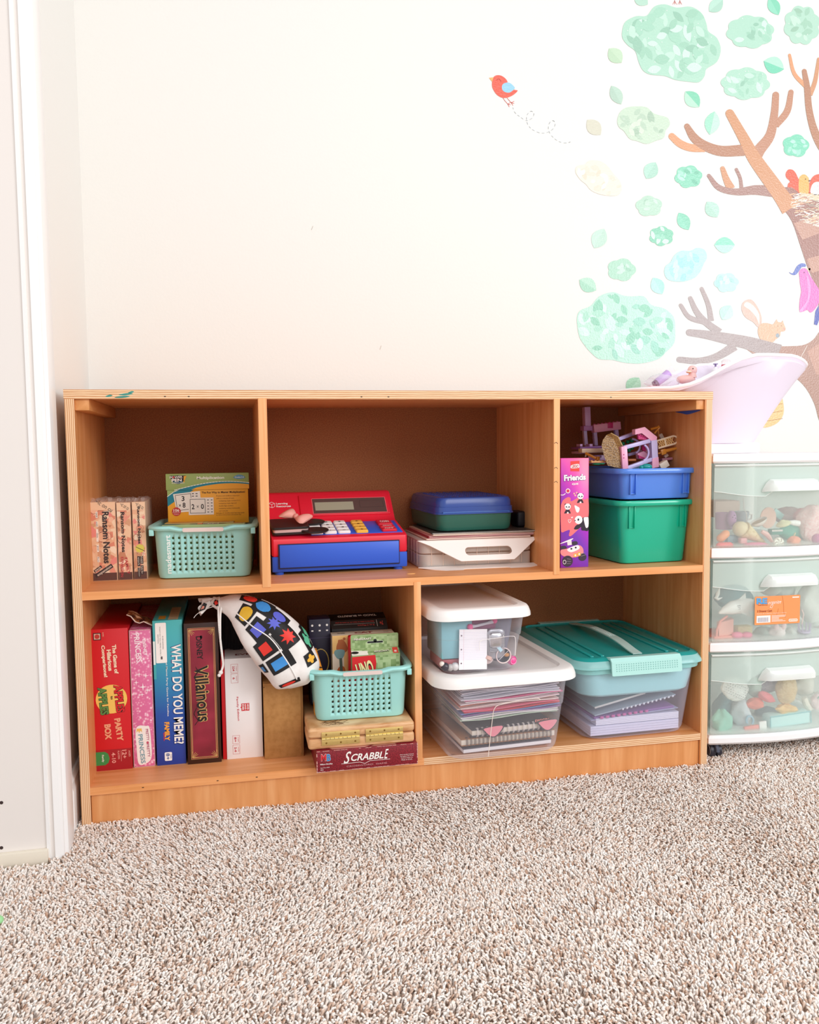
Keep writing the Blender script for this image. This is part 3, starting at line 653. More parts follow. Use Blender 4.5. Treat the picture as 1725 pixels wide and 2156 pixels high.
tag(MB().box(0, .022, 0, .05, 0, .034, M('#17131a', .5), .006, 3).build('small_pouch'), 'small black pouch behind the right end of the pencil case', 'pouch', (.865, .16, zt), 0)
m = MB(); m.lathe([(.006, 0), (.0055, .0009), (.003, .0012)], M('#f3b36c', .4), 12, (0, 0), sx=1.4, sy=.8); tag(m.build('game_piece'), 'tiny orange disc on the shelf edge before the clear case', 'game piece', (at(866, 1208, Z=ZM).x, at(866, 1208, Z=ZM).y, ZM), 0)

# ================================================================ UPPER RIGHT
A, w, h, r = front((1181.5, 1196), (1240, 1193.5), ZM, (1180, 965), rz=0); A.y = .042; A.z = ZM
def grad(name, stops, h, w):
    q = NT(name); c = q.n('ShaderNodeTexCoord'); sp = q.n('ShaderNodeSeparateXYZ'); q.l(c.outputs['Object'], sp.inputs[0])
    ma = q.n('ShaderNodeMath', operation='MULTIPLY_ADD'); q.l(sp.outputs['X'], ma.inputs[0]); ma.inputs[1].default_value = .35/w; mz = q.n('ShaderNodeMath', operation='DIVIDE'); q.l(sp.outputs['Z'], mz.inputs[0]); mz.inputs[1].default_value = h*1.3; q.l(mz.outputs[0], ma.inputs[2])
    q.l(q.ramp(ma.outputs[0], stops), q.b.inputs['Base Color']); q.b.inputs['Roughness'].default_value = .3; return q.m
t = tag  # keep name
m = MB(); m.box(0, w, 0, .045, 0, h, grad('printed_card_purple', [(0, '#8e2bb8'), (.42, '#7d3cc0'), (.6, '#b42bc4'), (.8, '#e43ab0'), (1, '#f0568c')], h, w), .0006)
U = lambda x, y: (w*(x-92)/(640-92), h*(2108-y)/(2108-60))
X_ = lambda P: [U(*p) for p in P]
SAL = M('#f0787e', .35)
m.poly(smooth_closed(X_([(96, 920), (210, 790), (280, 800), (285, 860), (330, 850), (460, 790), (560, 840), (634, 835), (634, 1200), (560, 1290), (430, 1400), (300, 1510), (250, 1500), (270, 1400), (180, 1420), (120, 1440), (96, 1370)]), 3), SAL, 1)
wt, bl = M('#fdf6f6', .4), M('#2c2233', .4)
m.poly(X_([(278, 118), (455, 110), (452, 308), (278, 302)]), M('#e8443f', .35), 1); m.poly(smooth_closed(X_([(282, 215), (310, 185), (430, 170), (448, 200), (440, 240), (300, 250)]), 3), wt, 2)
cx, cz = U(366, 212); m.text('LEGO', cx, cz, w*.24, h*.028, M('#c22a2a'), 2, 3, .03, .2)
cx, cz = U(365, 420); m.text('Friends', cx, cz-.0003, w*.80, h*.060, M('#5c1f86', .4), 2, 2, .09); m.text('Friends', cx, cz, w*.78, h*.056, wt, 2, 3, .045)
cx, cz = U(367, 540); m.text('42648', cx, cz, w*.23, h*.018, wt, 2, 3, .03)
cx, cz = U(230, 668); m.disc(cx, cz, w*.08, wt, 2); m.disc(cx, cz, w*.055, M('#d8344f'), 3); m.poly(smooth_closed(X_([(92, 735), (140, 735), (180, 708), (178, 725), (140, 748), (94, 745)]), 3), wt, 2)
def panda(cx, cy, s):
    a = lambda x, y: U(cx+x*s, cy+y*s)
    m.disc(*a(-42, -40), w*.032*s, bl, 2); m.disc(*a(45, -32), w*.03*s, bl, 2); m.disc(*a(0, 0), w*.105*s, wt, 2.5, 1.05); m.disc(*a(-25, 5), w*.025*s, bl, 3); m.disc(*a(28, 8), w*.025*s, bl, 3); m.disc(*a(3, 25), w*.012*s, bl, 3)
    m.poly(smooth_closed([a(-30, 60), (a(30, 60)), a(60, 130), a(20, 120), a(0, 90), a(-20, 120), a(-65, 125)], 3), bl, 2.4); m.disc(*a(2, 118), w*.03*s, wt, 3)
panda(225, 960, 1); panda(475, 770, 1)
for q in ((350, 720), (372, 755), (400, 705)): m.disc(*U(*q), w*.03, M('#f7b5a8'), 2)
m.poly(smooth_closed(X_([(360, 940), (420, 965), (460, 1000), (440, 1070), (400, 1070), (375, 1010)]), 3), wt, 2)
m.poly(X_([(290, 1155), (310, 1160), (330, 1150), (328, 1165), (312, 1182), (296, 1170)]), wt, 2); m.line(X_([(265, 1212), (245, 1200), (232, 1222), (262, 1270), (298, 1222), (285, 1200), (265, 1212)]), .0009, wt, 2)
m.poly(smooth_closed(X_([(520, 1180), (600, 1165), (634, 1180), (634, 1415), (560, 1420), (500, 1410), (490, 1350), (430, 1390), (350, 1385), (400, 1310), (470, 1290)]), 3), bl, 2)
m.poly(smooth_closed(X_([(540, 1180), (600, 1168), (634, 1185), (634, 1340), (590, 1370), (560, 1290)]), 3), wt, 2.4); m.disc(*U(440, 1215), w*.14, wt, 2.6, 1, 20); m.disc(*U(435, 1210), w*.04, bl, 3, .8); m.disc(*U(372, 1225), w*.02, bl, 3); m.disc(*U(395, 1170), w*.025, bl, 2.5)
tyre = M('#3b3140', .4)
m.poly(smooth_closed(X_([(96, 1640), (300, 1565), (335, 1570), (250, 1610), (100, 1652)]), 3), wt, 2); m.poly(X_([(215, 1600), (300, 1590), (310, 1680), (225, 1690)]), M('#f5e4e8'), 1.8)
m.poly(smooth_closed(X_([(96, 1700), (190, 1700), (205, 1760), (110, 1770)]), 3), tyre, 2); m.poly(smooth_closed(X_([(310, 1630), (400, 1615), (425, 1670), (330, 1690)]), 3), tyre, 2)
m.poly(smooth_closed(X_([(96, 1770), (210, 1750), (430, 1690), (520, 1740), (540, 1830), (500, 1890), (330, 1920), (180, 1900), (96, 1850)]), 3), M('#f58f93'), 2.2); m.poly(smooth_closed(X_([(215, 1770), (300, 1720), (430, 1690), (455, 1760), (300, 1820)]), 3), wt, 2.6)
m.disc(*U(300, 1755), w*.03, bl, 3, 1.2); m.disc(*U(385, 1735), w*.03, bl, 3, 1.2); m.disc(*U(378, 1880), w*.07, M('#e9b24a'), 3); m.disc(*U(455, 1860), w*.07, M('#e9b24a'), 3); m.disc(*U(378, 1880), w*.03, wt, 3.5); m.disc(*U(455, 1860), w*.03, wt, 3.5)
m.disc(*U(225, 1985), w*.19, tyre, 3.2, 1, 24); m.disc(*U(165, 2000), w*.075, M('#ece4ee'), 4, .8); m.disc(*U(165, 2000), w*.055, tyre, 4.5, .8); m.disc(*U(520, 1920), w*.13, tyre, 2.8, 1.1, 24)
for a, b in (((215, 1940), (285, 1950)), ((205, 1985), (290, 1990)), ((210, 2030), (280, 2030)), ((480, 1860), (560, 1840)), ((490, 1900), (575, 1880))): m.line(X_([a, b]), .0009, M('#8f8496'), 5)
tag(m.build('toy_box'), 'narrow purple and pink toy box printed with pandas and a buggy', 'toy box', A, 0)
# bins
def bin_body(m, wt_, dt_, wb_, db_, h, r, mat, rimw=.008, rimh=.009, th=.003, rt=.018):
    G = lambda a, b, rr_, z: [(x, y, z) for x, y in rrect(a, b, rr_, 6)]
    m.loft([G(wb_-.012, db_-.012, r, 0), G(wb_-.002, db_-.002, r, .002), G(wb_, db_, r, .006), G(wt_, dt_, rt, h-rimh), G(wt_+2*rimw-.002, dt_+2*rimw-.002, rt+rimw, h-rimh-.0005), G(wt_+2*rimw, dt_+2*rimw, rt+rimw, h-rimh+.0015), G(wt_+2*rimw, dt_+2*rimw, rt+rimw, h-.003), G(wt_+2*rimw-.003, dt_+2*rimw-.003, rt+rimw, h),
            G(wt_-.001, dt_-.001, rt, h), G(wt_-2*th, dt_-2*th, rt, h-.004), G(wb_-2*th, db_-2*th, r, .008), G(wb_-.014, db_-.014, r, th)], mat)
GB, BB = M('#12b592', .22, .6), M('#5588e4', .22, .55)
gx, gy = 1.1225, .0; rzg = math.radians(3.2)
gw, gd, gh = .166, .25, .131
gc = Vector((1.1205, .047+gd/2, ZM)); gb = thing('storage_bin', 'tall glossy green bin under the blue bin', 'bin', gc, rzg, 'stacked coloured bins')
m = MB(); bin_body(m, gw, gd, gw-.018, gd-.018, gh, .016, GB, .0105, .010); m.build('bin_body', gb)
def ribs(m, w_, d_, h, hh, mat, inset, sd_):
    for s_ in (sd_,):
        for k in (0, .0125):
            x = s_*(w_/2-inset)-s_*k; z0, z1 = h-.010-hh, h-.009
            m.box(x-.0008, x+.0008, -d_/2-.0045, -d_/2+.008, z0, z1, mat, .0004)
        x0 = s_*(w_/2-inset); m.box(min(x0, x0-s_*.0125), max(x0, x0-s_*.0125), -d_/2+.0, -d_/2+.008, z0+.001, z0+.003, mat)
for sd_ in (-1, 1): m = MB(); ribs(m, gw, gd-.004, gh, .047, GB, .018, sd_); m.build('bin_rib', gb)
bw, bd, bh = .170, .262, .064; bcn = Vector((1.1225, .044+bd/2, ZM+gh+.0012)); bb = thing('storage_bin', 'shallow blue bin full of toy bricks on top of the green bin', 'bin', bcn, rzg, 'stacked coloured bins')
m = MB(); bin_body(m, bw, bd, bw-.010, bd-.010, bh, .016, BB, .0105, .010); m.build('bin_body', bb)
for sd_ in (-1, 1): m = MB(); ribs(m, bw, bd-.003, bh, .043, BB, .018, sd_); m.build('bin_rib', bb)
BR = M('#12306e', .4)
# toy bricks built over the blue bin; positions from the picture on planes of their own depth
def pl(x, y, Y): return at(x, y, Y=Y)
PINK, LIL, LAV, MAG, GOLD, CREAM = M('#f7b3d2', .3), M('#d3b0e2', .3), M('#cdbff2', .3), M('#cf2e7c', .3), M('#c8832e', .25, .6), M('#f0dfc4', .35)
def beam(m, a, b, wd, dp, mat, bev=.0006):
    a = Vector(a); b = Vector(b); d = b-a; L = d.length; q = d.to_track_quat('X', 'Z').to_matrix().to_4x4(); old = m.T.copy(); m.T = Matrix.Translation(a) @ q; m.box(0, L, -dp/2, dp/2, -wd/2, wd/2, mat, bev); m.T = old
Y = .24
t = thing('toy_brick_wall', 'pink and lilac brick tower with a studded arm, at the back of the blue bin', 'toy', pl(1240, 940, Y))
o = Vector(t.location)
def L_(x, y, Y=Y): return pl(x, y, Y)-o
m = MB(); beam(m, L_(1236, 898), L_(1234.5, 857), .0138, .016, LIL, .001); m.build('tower_brick', t)
m = MB(); m.box(L_(1226, 900).x, L_(1244, 900).x, -.010, .01, L_(1236, 907).z, L_(1236, 897).z, M('#b880c0', .3), .0006)
for x in (1231, 1252): beam(m, L_(x, 905), L_(x+2.5, 938), .0075, .010, LAV)
beam(m, L_(1297, 905), L_(1299, 922), .008, .010, LAV); m.build('leg_brick', t)
m = MB(); a, b = L_(1248, 903), L_(1304, 896); beam(m, a, b, .0175, .018, PINK, .0008)
for i in range(7):
    p = a.lerp(b, (i+.5)/7); m.lathe([(.0026, p.z+.008), (.0026, p.z+.0105)], MAG if i in (3, 4, 5) else M('#dc6f9f'), 8, (p.x, p.y))
p = a.lerp(b, .6); m.box(p.x-.0065, p.x+.0065, p.y-.0095, p.y+.0095, p.z-.003, p.z+.009, MAG, .0004); m.build('arm_brick', t)
t = thing('toy_floor_plate', 'purple plate with a cream arch piece lying in the back of the blue bin', 'toy', pl(1240, 945, .20))
o = Vector(t.location); m = MB(); beam(m, L_(1212, 944, .2), L_(1275, 940, .2), .005, .05, M('#8c55a8', .3)); beam(m, L_(1212, 953, .2), L_(1275, 949, .2), .005, .045, LIL); m.box(L_(1218, 938, .2).x, L_(1223, 938, .2).x, -.01, .01, L_(1218, 940, .2).z, L_(1218, 935, .2).z, LIL); m.box(L_(1238, 938, .2).x, L_(1244, 938, .2).x, -.01, .01, L_(1218, 940, .2).z, L_(1218, 935, .2).z, LIL); m.build('plate', t)
m = MB(); a = L_(1222, 949, .16); beam(m, a, L_(1275, 948, .16), .009, .02, CREAM)
arc = [(L_(1255+22*math.cos(k*PI/10), 962-14*math.sin(k*PI/10), .155)) for k in range(11)]; m.tube(arc, .0016, M('#d9c3b4'), 6); m.build('arch_piece', t)
m = MB(); m.box(-.02, .02, 0, .004, -.012, .006, M('#c493c4', .3), .0005); m.location = None; tag(m.build('toy_arch_slab'), 'lilac slab under the cream arch in the blue bin', 'toy', pl(1258, 964, .165))
t = m = MB(); beam(m, (0, 0, 0), pl(1256, 965, .12)-pl(1233, 954, .135), .0052, .0052, GOLD, .001); e = pl(1256, 965, .12)-pl(1233, 954, .135); beam(m, e, e+Vector((.006, 0, -.001)), .0085, .0085, GOLD, .0006); tag(m.build('toy_torch'), 'brown-gold rod piece with a square end, left in the blue bin', 'toy', pl(1233, 954, .135))
m = MB(); m.ball((0, 0, 0), .008, M('#1e6b49', .3), 6, (1.3, .6, .3)); m.ball((.010, -.002, .0006), .006, M('#257a55', .3), 6, (1.2, .6, .3)); tag(m.build('toy_leaf'), 'dark green leaf piece at the front left of the blue bin', 'toy', pl(1257, 977, .09))
m = MB(); m.box(-.022, .022, -.01, .02, 0, .0035, M('#d9a066', .4), .0005)
for i in range(5): m.lathe([(.0022, .0035), (.0022, .0052)], M('#d9a066', .4), 8, (-.017+i*.0085, 0))
tag(m.build('toy_plate'), 'tan studded plate at the left of the blue bin', 'toy', pl(1262, 974, .11))
# castle frame lying on its side with a bronze scaly roof plate
Yc = .095
t = thing('toy_castle', 'pink and lavender brick castle frame with a bronze tiled roof, lying on its side', 'toy', pl(1330, 950, Yc)); o = Vector(t.location)
q = NT('bronze_scales'); vo = q.n('ShaderNodeTexVoronoi'); q.l(q.tex((1, 1, 1)), vo.inputs['Vector']); vo.inputs['Scale'].default_value = 330; q.l(q.ramp(vo.outputs[0], [(.1, '#b8915c'), (.7, '#7c5a33')]), q.b.inputs['Base Color']); q.b.inputs['Roughness'].default_value = .35
bp = q.n('ShaderNodeBump'); bp.inputs['Strength'].default_value = .6; bp.inputs['Distance'].default_value = .001; q.l(vo.outputs[0], bp.inputs['Height']); q.l(bp.outputs[0], q.b.inputs['Normal'])
oct_ = [(1277, 916), (1292, 924), (1299, 938), (1306, 952), (1308, 986), (1296, 984), (1280, 980), (1272, 960), (1267, 938), (1270, 926)]
F_ = [L_(x, y, Yc-.005) for x, y in oct_]; Bk = [L_(x+10, y-4, Yc+.010)+Vector((.001, .004, 0)) for x, y in oct_]
m = MB(); m.loft([[tuple(p) for p in reversed(F_)], [tuple(p) for p in reversed(Bk)]], q.m)
m.build('roof_plate', t)
m = MB(); m.loft([[tuple(p+Vector((.0007, .0015, 0))*1) for p in reversed(Bk)], [tuple(p+Vector((.004, .005, .001))) for p in reversed(Bk)]], M('#d9c08c', .35)); m.build('roof_edge', t)
for (a, b, Ya, Yb, wd, mat) in (((1298, 926), (1342, 910), .125, .15, .0075, LAV), ((1312, 943), (1368, 928), .09, .10, .0085, M('#c9c0ee', .3)), ((1320, 986), (1372, 967), .09, .10, .0085, M('#c9c0ee', .3)), ((1322, 958), (1350, 950), .15, .16, .006, LAV)):
    m = MB(); beam(m, L_(*a, Ya), L_(*b, Yb), wd, .008, mat, .0015); m.build('castle_post', t)
m = MB(); beam(m, L_(1312, 940, .09), L_(1315, 987, .09), .013, .012, PINK, .0008)
for y in (957, 964): p = L_(1314, y, .0835); m.ball(tuple(p), .0012, MAG, 4)
m.build('castle_wall', t)
def qpts(P, Ya, Yb, mat, m):
    a = [L_(x, y, Ya) for x, y in P]; b = [L_(x, y, Ya)+Vector((0, Yb-Ya, 0)) for x, y in P]
    m.loft([[tuple(p) for p in reversed(a)], [tuple(p) for p in reversed(b)]], mat)
m = MB(); qpts([(1338, 904), (1358, 899), (1384, 920), (1382, 935), (1370, 935), (1370, 926), (1352, 912), (1338, 915)], .10, .114, PINK, m); qpts([(1344, 912), (1370, 924), (1370, 927), (1345, 925)], .104, .11, MAG, m)
for i in range(6): p = L_(1347+i*4, 916+i*1.7, .1035); m.ball(tuple(p), .0016, M('#a81f63', .3), 4)
m.build('castle_wall', t)
m = MB(); qpts([(1372, 928), (1384, 926), (1386, 962), (1374, 966)], .095, .107, M('#cfc2ee', .3), m); qpts([(1374, 966), (1387, 962), (1388, 983), (1374, 986)], .094, .107, PINK, m); qpts([(1343, 955), (1356, 950), (1374, 962), (1362, 968), (1345, 966)], .12, .13, PINK, m); qpts([(1345, 958), (1362, 966), (1346, 965)], .117, .12, MAG, m); qpts([(1358, 936), (1369, 934), (1370, 958), (1360, 952)], .125, .13, PINK, m); qpts([(1353, 938), (1359, 937), (1360, 950), (1354, 948)], .122, .125, MAG, m)
m.build('castle_wall', t)
m = MB(); m.tube([L_(1352+14*math.cos(math.radians(a)), 953-17*math.sin(math.radians(a)), .096) for a in range(-75, 80, 12)], .0022, LAV, 8); m.build('castle_arch', t); m = MB(); m.tube([L_(1330+18*math.cos(math.radians(a)), 940-16*math.sin(math.radians(a)), .13) for a in range(-60, 90, 12)], .0022, LAV, 8); m.build('castle_arch', t)
m = MB()
for x, y, r in ((1322, 930, 5), (1331, 927, 6), (1312, 934, 5), (1325, 948, 5), (1332, 944, 4)): m.ball(tuple(L_(x, y, .155)), r/1000*.9, M('#11875a', .25), 6)
m.build('vine_piece', t)
t = thing('toy_gate', 'cream lattice gate piece sticking out to the right over the blue bin', 'toy', pl(1386, 935, .11)); o = Vector(t.location)
m = MB(); a, b = L_(1385, 936, .11), L_(1420, 926, .11); d = (b-a).normalized(); n = Vector((-d.z, 0, d.x))
outl = [a+n*.008, b+n*.0085, b+d*.006+n*.0055, b+d*.008, b+d*.006-n*.0055, b-n*.0085, a-n*.008]
m.tube([p for p in outl], .0021, CREAM, 6, closed=True); mid = a.lerp(b, .47); m.tube([mid+n*.008, mid-n*.008], .0016, CREAM, 6)
for i in range(-1, 9):
    for s_ in (1, -1):
        p = a+d*(.0005+i*.0048); q0 = p-n*.0075*s_; q1 = p+n*.0075*s_+d*.010
        if i >= 0 and i < 7: m.tube([q0, q1], .0010, M('#e2b878', .3), 5)
m.build('lattice', t)
m = MB(); a = pl(1386, 953, .11); o = a; m.tube([L_(1386, 955, .11), L_(1398, 952, .11)], .0016, GOLD, 8); beam(m, L_(1391, 953, .11), L_(1401, 950, .11), .0115, .009, GOLD, .0012); m.tube([L_(1400, 950, .11), L_(1412, 947, .11), L_(1444, 940, .11), L_(1446.5, 939, .11)], [.0042, .0036, .0026, .0008], GOLD, 10); tag(m.build('toy_sword'), 'gold torch-shaped piece pointing right below the lattice gate', 'toy', a)
m = MB(); a = pl(1372, 905, .13); o = a; m.tube([L_(1370, 904, .13), L_(1388, 899, .13)], .0025, GOLD, 8); m.tube([L_(1386, 896, .13), L_(1389, 901, .13), L_(1384, 906, .13), L_(1378, 913, .13)], .002, GOLD, 8); m.tube([L_(1386, 903, .13), L_(1388, 920, .13)], .0009, GOLD, 6); tag(m.build('toy_lamp'), 'gold lamp bracket piece above the castle frame', 'toy', a)
m = MB(); a = pl(1392, 920, .15); o = a; beam(m, L_(1390, 914, .15), L_(1396, 926, .15), .008, .006, M('#d8cfc4', .35)); tag(m.build('toy_brick'), 'light grey upright brick behind the lattice gate', 'toy', a)
m = MB(); a = pl(1400, 968, .13); o = a; beam(m, L_(1390, 968, .13), L_(1412, 965, .13), .005, .02, M('#b5788c', .35)); beam(m, L_(1399, 962, .13), L_(1406, 957, .13), .006, .006, M('#d8c4b8', .35)); tag(m.build('toy_brick'), 'dusty pink wedge brick right of the castle frame', 'toy', a)
m = MB(); a = pl(1398, 981, .10); o = a; beam(m, L_(1388, 984, .10), L_(1404, 974, .10), .014, .016, M('#efe4d6', .35), .001); tag(m.build('toy_brick'), 'cream block at the front rim of the blue bin', 'toy', a)
m = MB(); a = pl(1362, 983, .075); m.ball((0, 0, 0), .010, clear('teal_clear', '#2ab0b0', .7, .1, '#9fe8e8'), 8, (1.2, .8, .7)); m.ball((-.012, 0, -.001), .005, M('#1d9ba0', .2), 6); tag(m.build('toy_gem'), 'translucent teal gem piece at the front rim of the blue bin', 'toy', a)
m = MB(); a = pl(1338, 974, .12); m.box(-.03, .04, 0, .06, -.012, 0, M('#6f9cc4', .4), .002); tag(m.build('toy_plate'), 'light blue base plate under the castle frame', 'toy', (a.x, a.y, a.z-.006)); m = MB(); m.box(-.01, .008, -.002, .006, 0, .005, M('#a8602c', .4), .001); tag(m.build('toy_brick'), 'small brown brick inside the castle frame', 'toy', pl(1332, 971, .115))
# ================================================================ LOWER LEFT: upright game boxes
WT, BK_ = M('#f8f2ec', .45), M('#1f1719', .5)
def upright(nm, lbl, pl_, pr_, pt_, dep, col, y=None, top='', rough=.35):
    A, w, h, r = front(pl_, pr_, ZB, pt_, rz=0); A.z = ZB
    if y is not None:
        L0 = at(*pl_, Y=y); R0_ = at(*pr_, Y=y); A.x = L0.x; w = R0_.x-L0.x; A.y = y
    m = MB(); m.box(0, w, 0, dep, 0, h, col if not isinstance(col, str) else M(col, rough), .0008); return m, w, h, A
# red party game
m, w, h, A = upright('', '', (203, 1624), (279.5, 1618), (190, 1326), .26, '#d5232b'); 
CRM = M('#f6dfc0', .4)
m.rect(0, w, 0, h*.148, M('#a81d26', .35), 1)
m.text('The Game of', w*.635, h*.785, h*.205, w*.115, CRM, -87, 3, .045); m.text('Hilarious', w*.48, h*.78, h*.15, w*.115, CRM, -87, 3, .045); m.text('Comparisons!', w*.325, h*.775, h*.225, w*.125, CRM, -87, 3, .045)
m.disc(w*.49, h*.505, h*.102, M('#f5c862', .4), 1, 1.0*(w*.43)/(h*.102), 30)
rdA, grA = M('#d8262c', .4), M('#5f8f49', .4)
m.text('APPLES', w*.70, h*.505, h*.20, w*.25, BK_, -86, 2, .09); m.text('APPLES', w*.70, h*.505, h*.195, w*.235, rdA, -86, 3, .04)
m.text('APPLES', w*.265, h*.495, h*.20, w*.25, BK_, -86, 2, .09); m.text('APPLES', w*.265, h*.495, h*.195, w*.235, grA, -86, 3, .04); m.text('to', w*.5, h*.515, h*.025, w*.06, BK_, -86, 3, .03)
m.text('PARTY', w*.66, h*.285, h*.165, w*.17, M('#f0a57e', .4), -84, 3, .05); m.text('BOX', w*.36, h*.275, h*.11, w*.18, M('#f0a57e', .4), -88, 3, .05)
m.poly([(0, h*.04), (w*.25, h*.04), (w*.34, h*.055), (w*.38, h*.085), (w*.34, h*.12), (w*.25, h*.135), (0, h*.135)], M('#3f8f4c', .4), 2); m.text('Family', w*.19, h*.088, h*.052, w*.07, WT, -88, 3, .02)
m.text('12+', w*.79, h*.108, h*.06, w*.12, M('#f1a79a'), -88, 3, .02); m.text('AGES', w*.93, h*.11, h*.045, w*.05, M('#f1a79a'), -88, 3, .01); m.text('PLAYERS', w*.63, h*.105, h*.06, w*.05, M('#f1a79a'), -88, 3, .01); m.text('4-10', w*.49, h*.088, h*.075, w*.11, M('#f1a79a'), -88, 3, .02); m.line([(w*.7, h*.135), (w*.7, h*.06)], .0006, M('#f1a79a'), 3)
m.rect(w*.06, w*.27, h*.925, h*.975, BK_, 2); m.rect(w*.08, w*.25, h*.93, h*.97, M('#d9b4a0', .3), 3); m.disc(w*.165, h*.95, h*.016, M('#c23a34'), 4); m.text('GAMES', w*.33, h*.963, h*.03, w*.03, CRM, -90, 3)
tag(m.build('party_game_box'), 'red party game box at the left end of the lower shelf', 'game box', A, 0)
# pink princess game
q = NT('pink_sparkle'); vo = q.n('ShaderNodeTexVoronoi'); q.l(q.tex(), vo.inputs['Vector']); vo.inputs['Scale'].default_value = 190; nz = q.n('ShaderNodeTexNoise'); q.l(q.tex(), nz.inputs['Vector']); nz.inputs['Scale'].default_value = 60; nz.inputs['Detail'].default_value = 3
ad = q.n('ShaderNodeMath', operation='SUBTRACT'); q.l(nz.outputs[0], ad.inputs[0]); q.l(vo.outputs[0], ad.inputs[1]); q.l(q.ramp(ad.outputs[0], [(0, '#df6f9e'), (.15, '#ea8fb2'), (.3, '#f3b3cb'), (.45, '#fad9e5')]), q.b.inputs['Base Color']); q.b.inputs['Roughness'].default_value = .35
m, w, h, A = upright('', '', (282, 1617), (327.5, 1612), (271, 1327), .255, q.m)
PW = M('#fbeef2', .4)
m.frame(.0006, w-.0006, .0006, h-.0006, .0011, M('#c9a79c', .5), 1)
m.text('DISNEY', w*.70, h*.87, h*.12, w*.14, PW, -86, 3, .02); m.text('PRINCESS', w*.38, h*.87, h*.21, w*.26, PW, -86, 3, .015)
for a, b, r_ in ((.25, .62, .02), (.55, .585, .03), (.7, .665, .022), (.4, .68, .018), (.75, .56, .02), (.5, .53, .018)):
    m.poly([(w*a+h*r_*(1 if k % 2 == 0 else .2)*math.cos(k*PI/4), h*b+h*r_*(1 if k % 2 == 0 else .2)*math.sin(k*PI/4)) for k in range(8)], PW, 3)
m.poly(smooth_closed([(w*.14, h*.27), (w*.3, h*.305), (w*.6, h*.30), (w*.78, h*.29), (w*.84, h*.18), (w*.82, h*.06), (w*.5, h*.02), (w*.22, h*.03), (w*.16, h*.15)], 4), M('#f6ece6', .4), 2.4)
m.text('PRETTY', w*.68, h*.235, h*.085, w*.12, M('#b8607c'), -86, 4, .02); m.text('PRETTY', w*.70, h*.12, h*.10, w*.12, M('#b8607c'), -86, 4, .02); m.text('PRINCESS', w*.40, h*.135, h*.215, w*.21, M('#7aa0aa'), -86, 4, .02)
m.poly([(w*.2, h*.285), (w*.42, h*.285), (w*.44, h*.255), (w*.36, h*.27), (w*.31, h*.25), (w*.26, h*.27), (w*.18, h*.255)], M('#eebb62'), 4); m.disc(w*.68, h*.178, h*.010, M('#c9506c'), 4, 1, 5)
tag(m.build('princess_game_box'), 'pink sparkly game box standing between the red box and the teal-blue box', 'game box', A, 0)
PB_ = A.copy(); PBh = h; PBw = w
m = MB(); rnd = random.Random(2); BRN = NT('crumpled_film'); nz = BRN.n('ShaderNodeTexNoise'); BRN.l(BRN.tex(), nz.inputs['Vector']); nz.inputs['Scale'].default_value = 70; BRN.l(BRN.ramp(nz.outputs[0], [(.35, '#4c2620'), (.5, '#a8653a'), (.62, '#e0b08a')]), BRN.b.inputs['Base Color']); BRN.b.inputs['Roughness'].default_value = .2
n_, k_ = 7, 6; vs = []
for j in range(k_):
    for i in range(n_): vs.append((i*.0075-.008, j*.018, .004+.020*(1-i/(n_-1))+rnd.uniform(-.004, .004)-j*.001+.006*math.sin(j)))
m.add(vs, [(j*n_+i, j*n_+i+1, (j+1)*n_+i+1, (j+1)*n_+i) for j in range(k_-1) for i in range(n_-1)], BRN.m)
m.add([(a, b, c-.0012) for a, b, c in vs], [((j+1)*n_+i, (j+1)*n_+i+1, j*n_+i+1, j*n_+i) for j in range(k_-1) for i in range(n_-1)], BRN.m)
m.tube([vs[i] for i in range(n_)], .0011, M('#e6d2c2', .4), 6)
tag(m.build('instruction_leaflet', ang=15), 'crumpled brown leaflet sticking out on top of the pink game box', 'leaflet', PB_+Vector((.004, .008, PBh)), 0)
# teal-blue meme game
def zgrad(name, stops, h):
    q = NT(name); c = q.n('ShaderNodeTexCoord'); sp = q.n('ShaderNodeSeparateXYZ'); q.l(c.outputs['Object'], sp.inputs[0]); mz = q.n('ShaderNodeMath', operation='DIVIDE'); q.l(sp.outputs['Z'], mz.inputs[0]); mz.inputs[1].default_value = h
    q.l(q.ramp(mz.outputs[0], stops), q.b.inputs['Base Color']); q.b.inputs['Roughness'].default_value = .3; return q.m
m, w, h, A = upright('', '', (331, 1612), (392.5, 1608), (330, 1307), .25, zgrad('teal_to_blue', [(0, '#253f9c'), (.35, '#2a56ac'), (.6, '#2f8db4'), (.85, '#45adb4'), (1, '#47b5b4')], .28))
m.rect(0, w*.085, h*.60, h*.72, M('#46a9ad'), 1); m.rect(0, w*.07, h*.70, h*.86, M('#e9f0ea'), 1.2)
m.text('WHAT DO YOU MEME?', w*.76, h*.485, h*.70, w*.35, M('#223a80'), -90, 2, .035); m.text('WHAT DO YOU MEME?', w*.78, h*.487, h*.69, w*.33, WT, -90, 3, .022)
m.text('al Meme Party Game for Families', w*.43, h*.525, h*.37, w*.075, WT, -90, 3, .005)
m.text('FAMILY', w*.38, h*.235, h*.13, w*.17, M('#f7a63a'), -90, 3, .05); m.text('EDITION', w*.27, h*.20, h*.055, w*.04, M('#d8303a'), -90, 4, .03)
m.rect(w*.27, w*.52, h*.03, h*.09, WT, 2, .002); m.text('8+', w*.38, h*.06, h*.045, w*.12, M('#2a4a90'), -90, 3, .02); m.text('AGES', w*.485, h*.06, h*.03, w*.035, M('#2a4a90'), -90, 3)
tag_ = MB(); tag_.T = Matrix.Translation((0, -.0009, 0)); tag_.rect(w*.09, w*.46, h*.71, h*.985, WT, 0, .002); INKL = M('#5a5252')
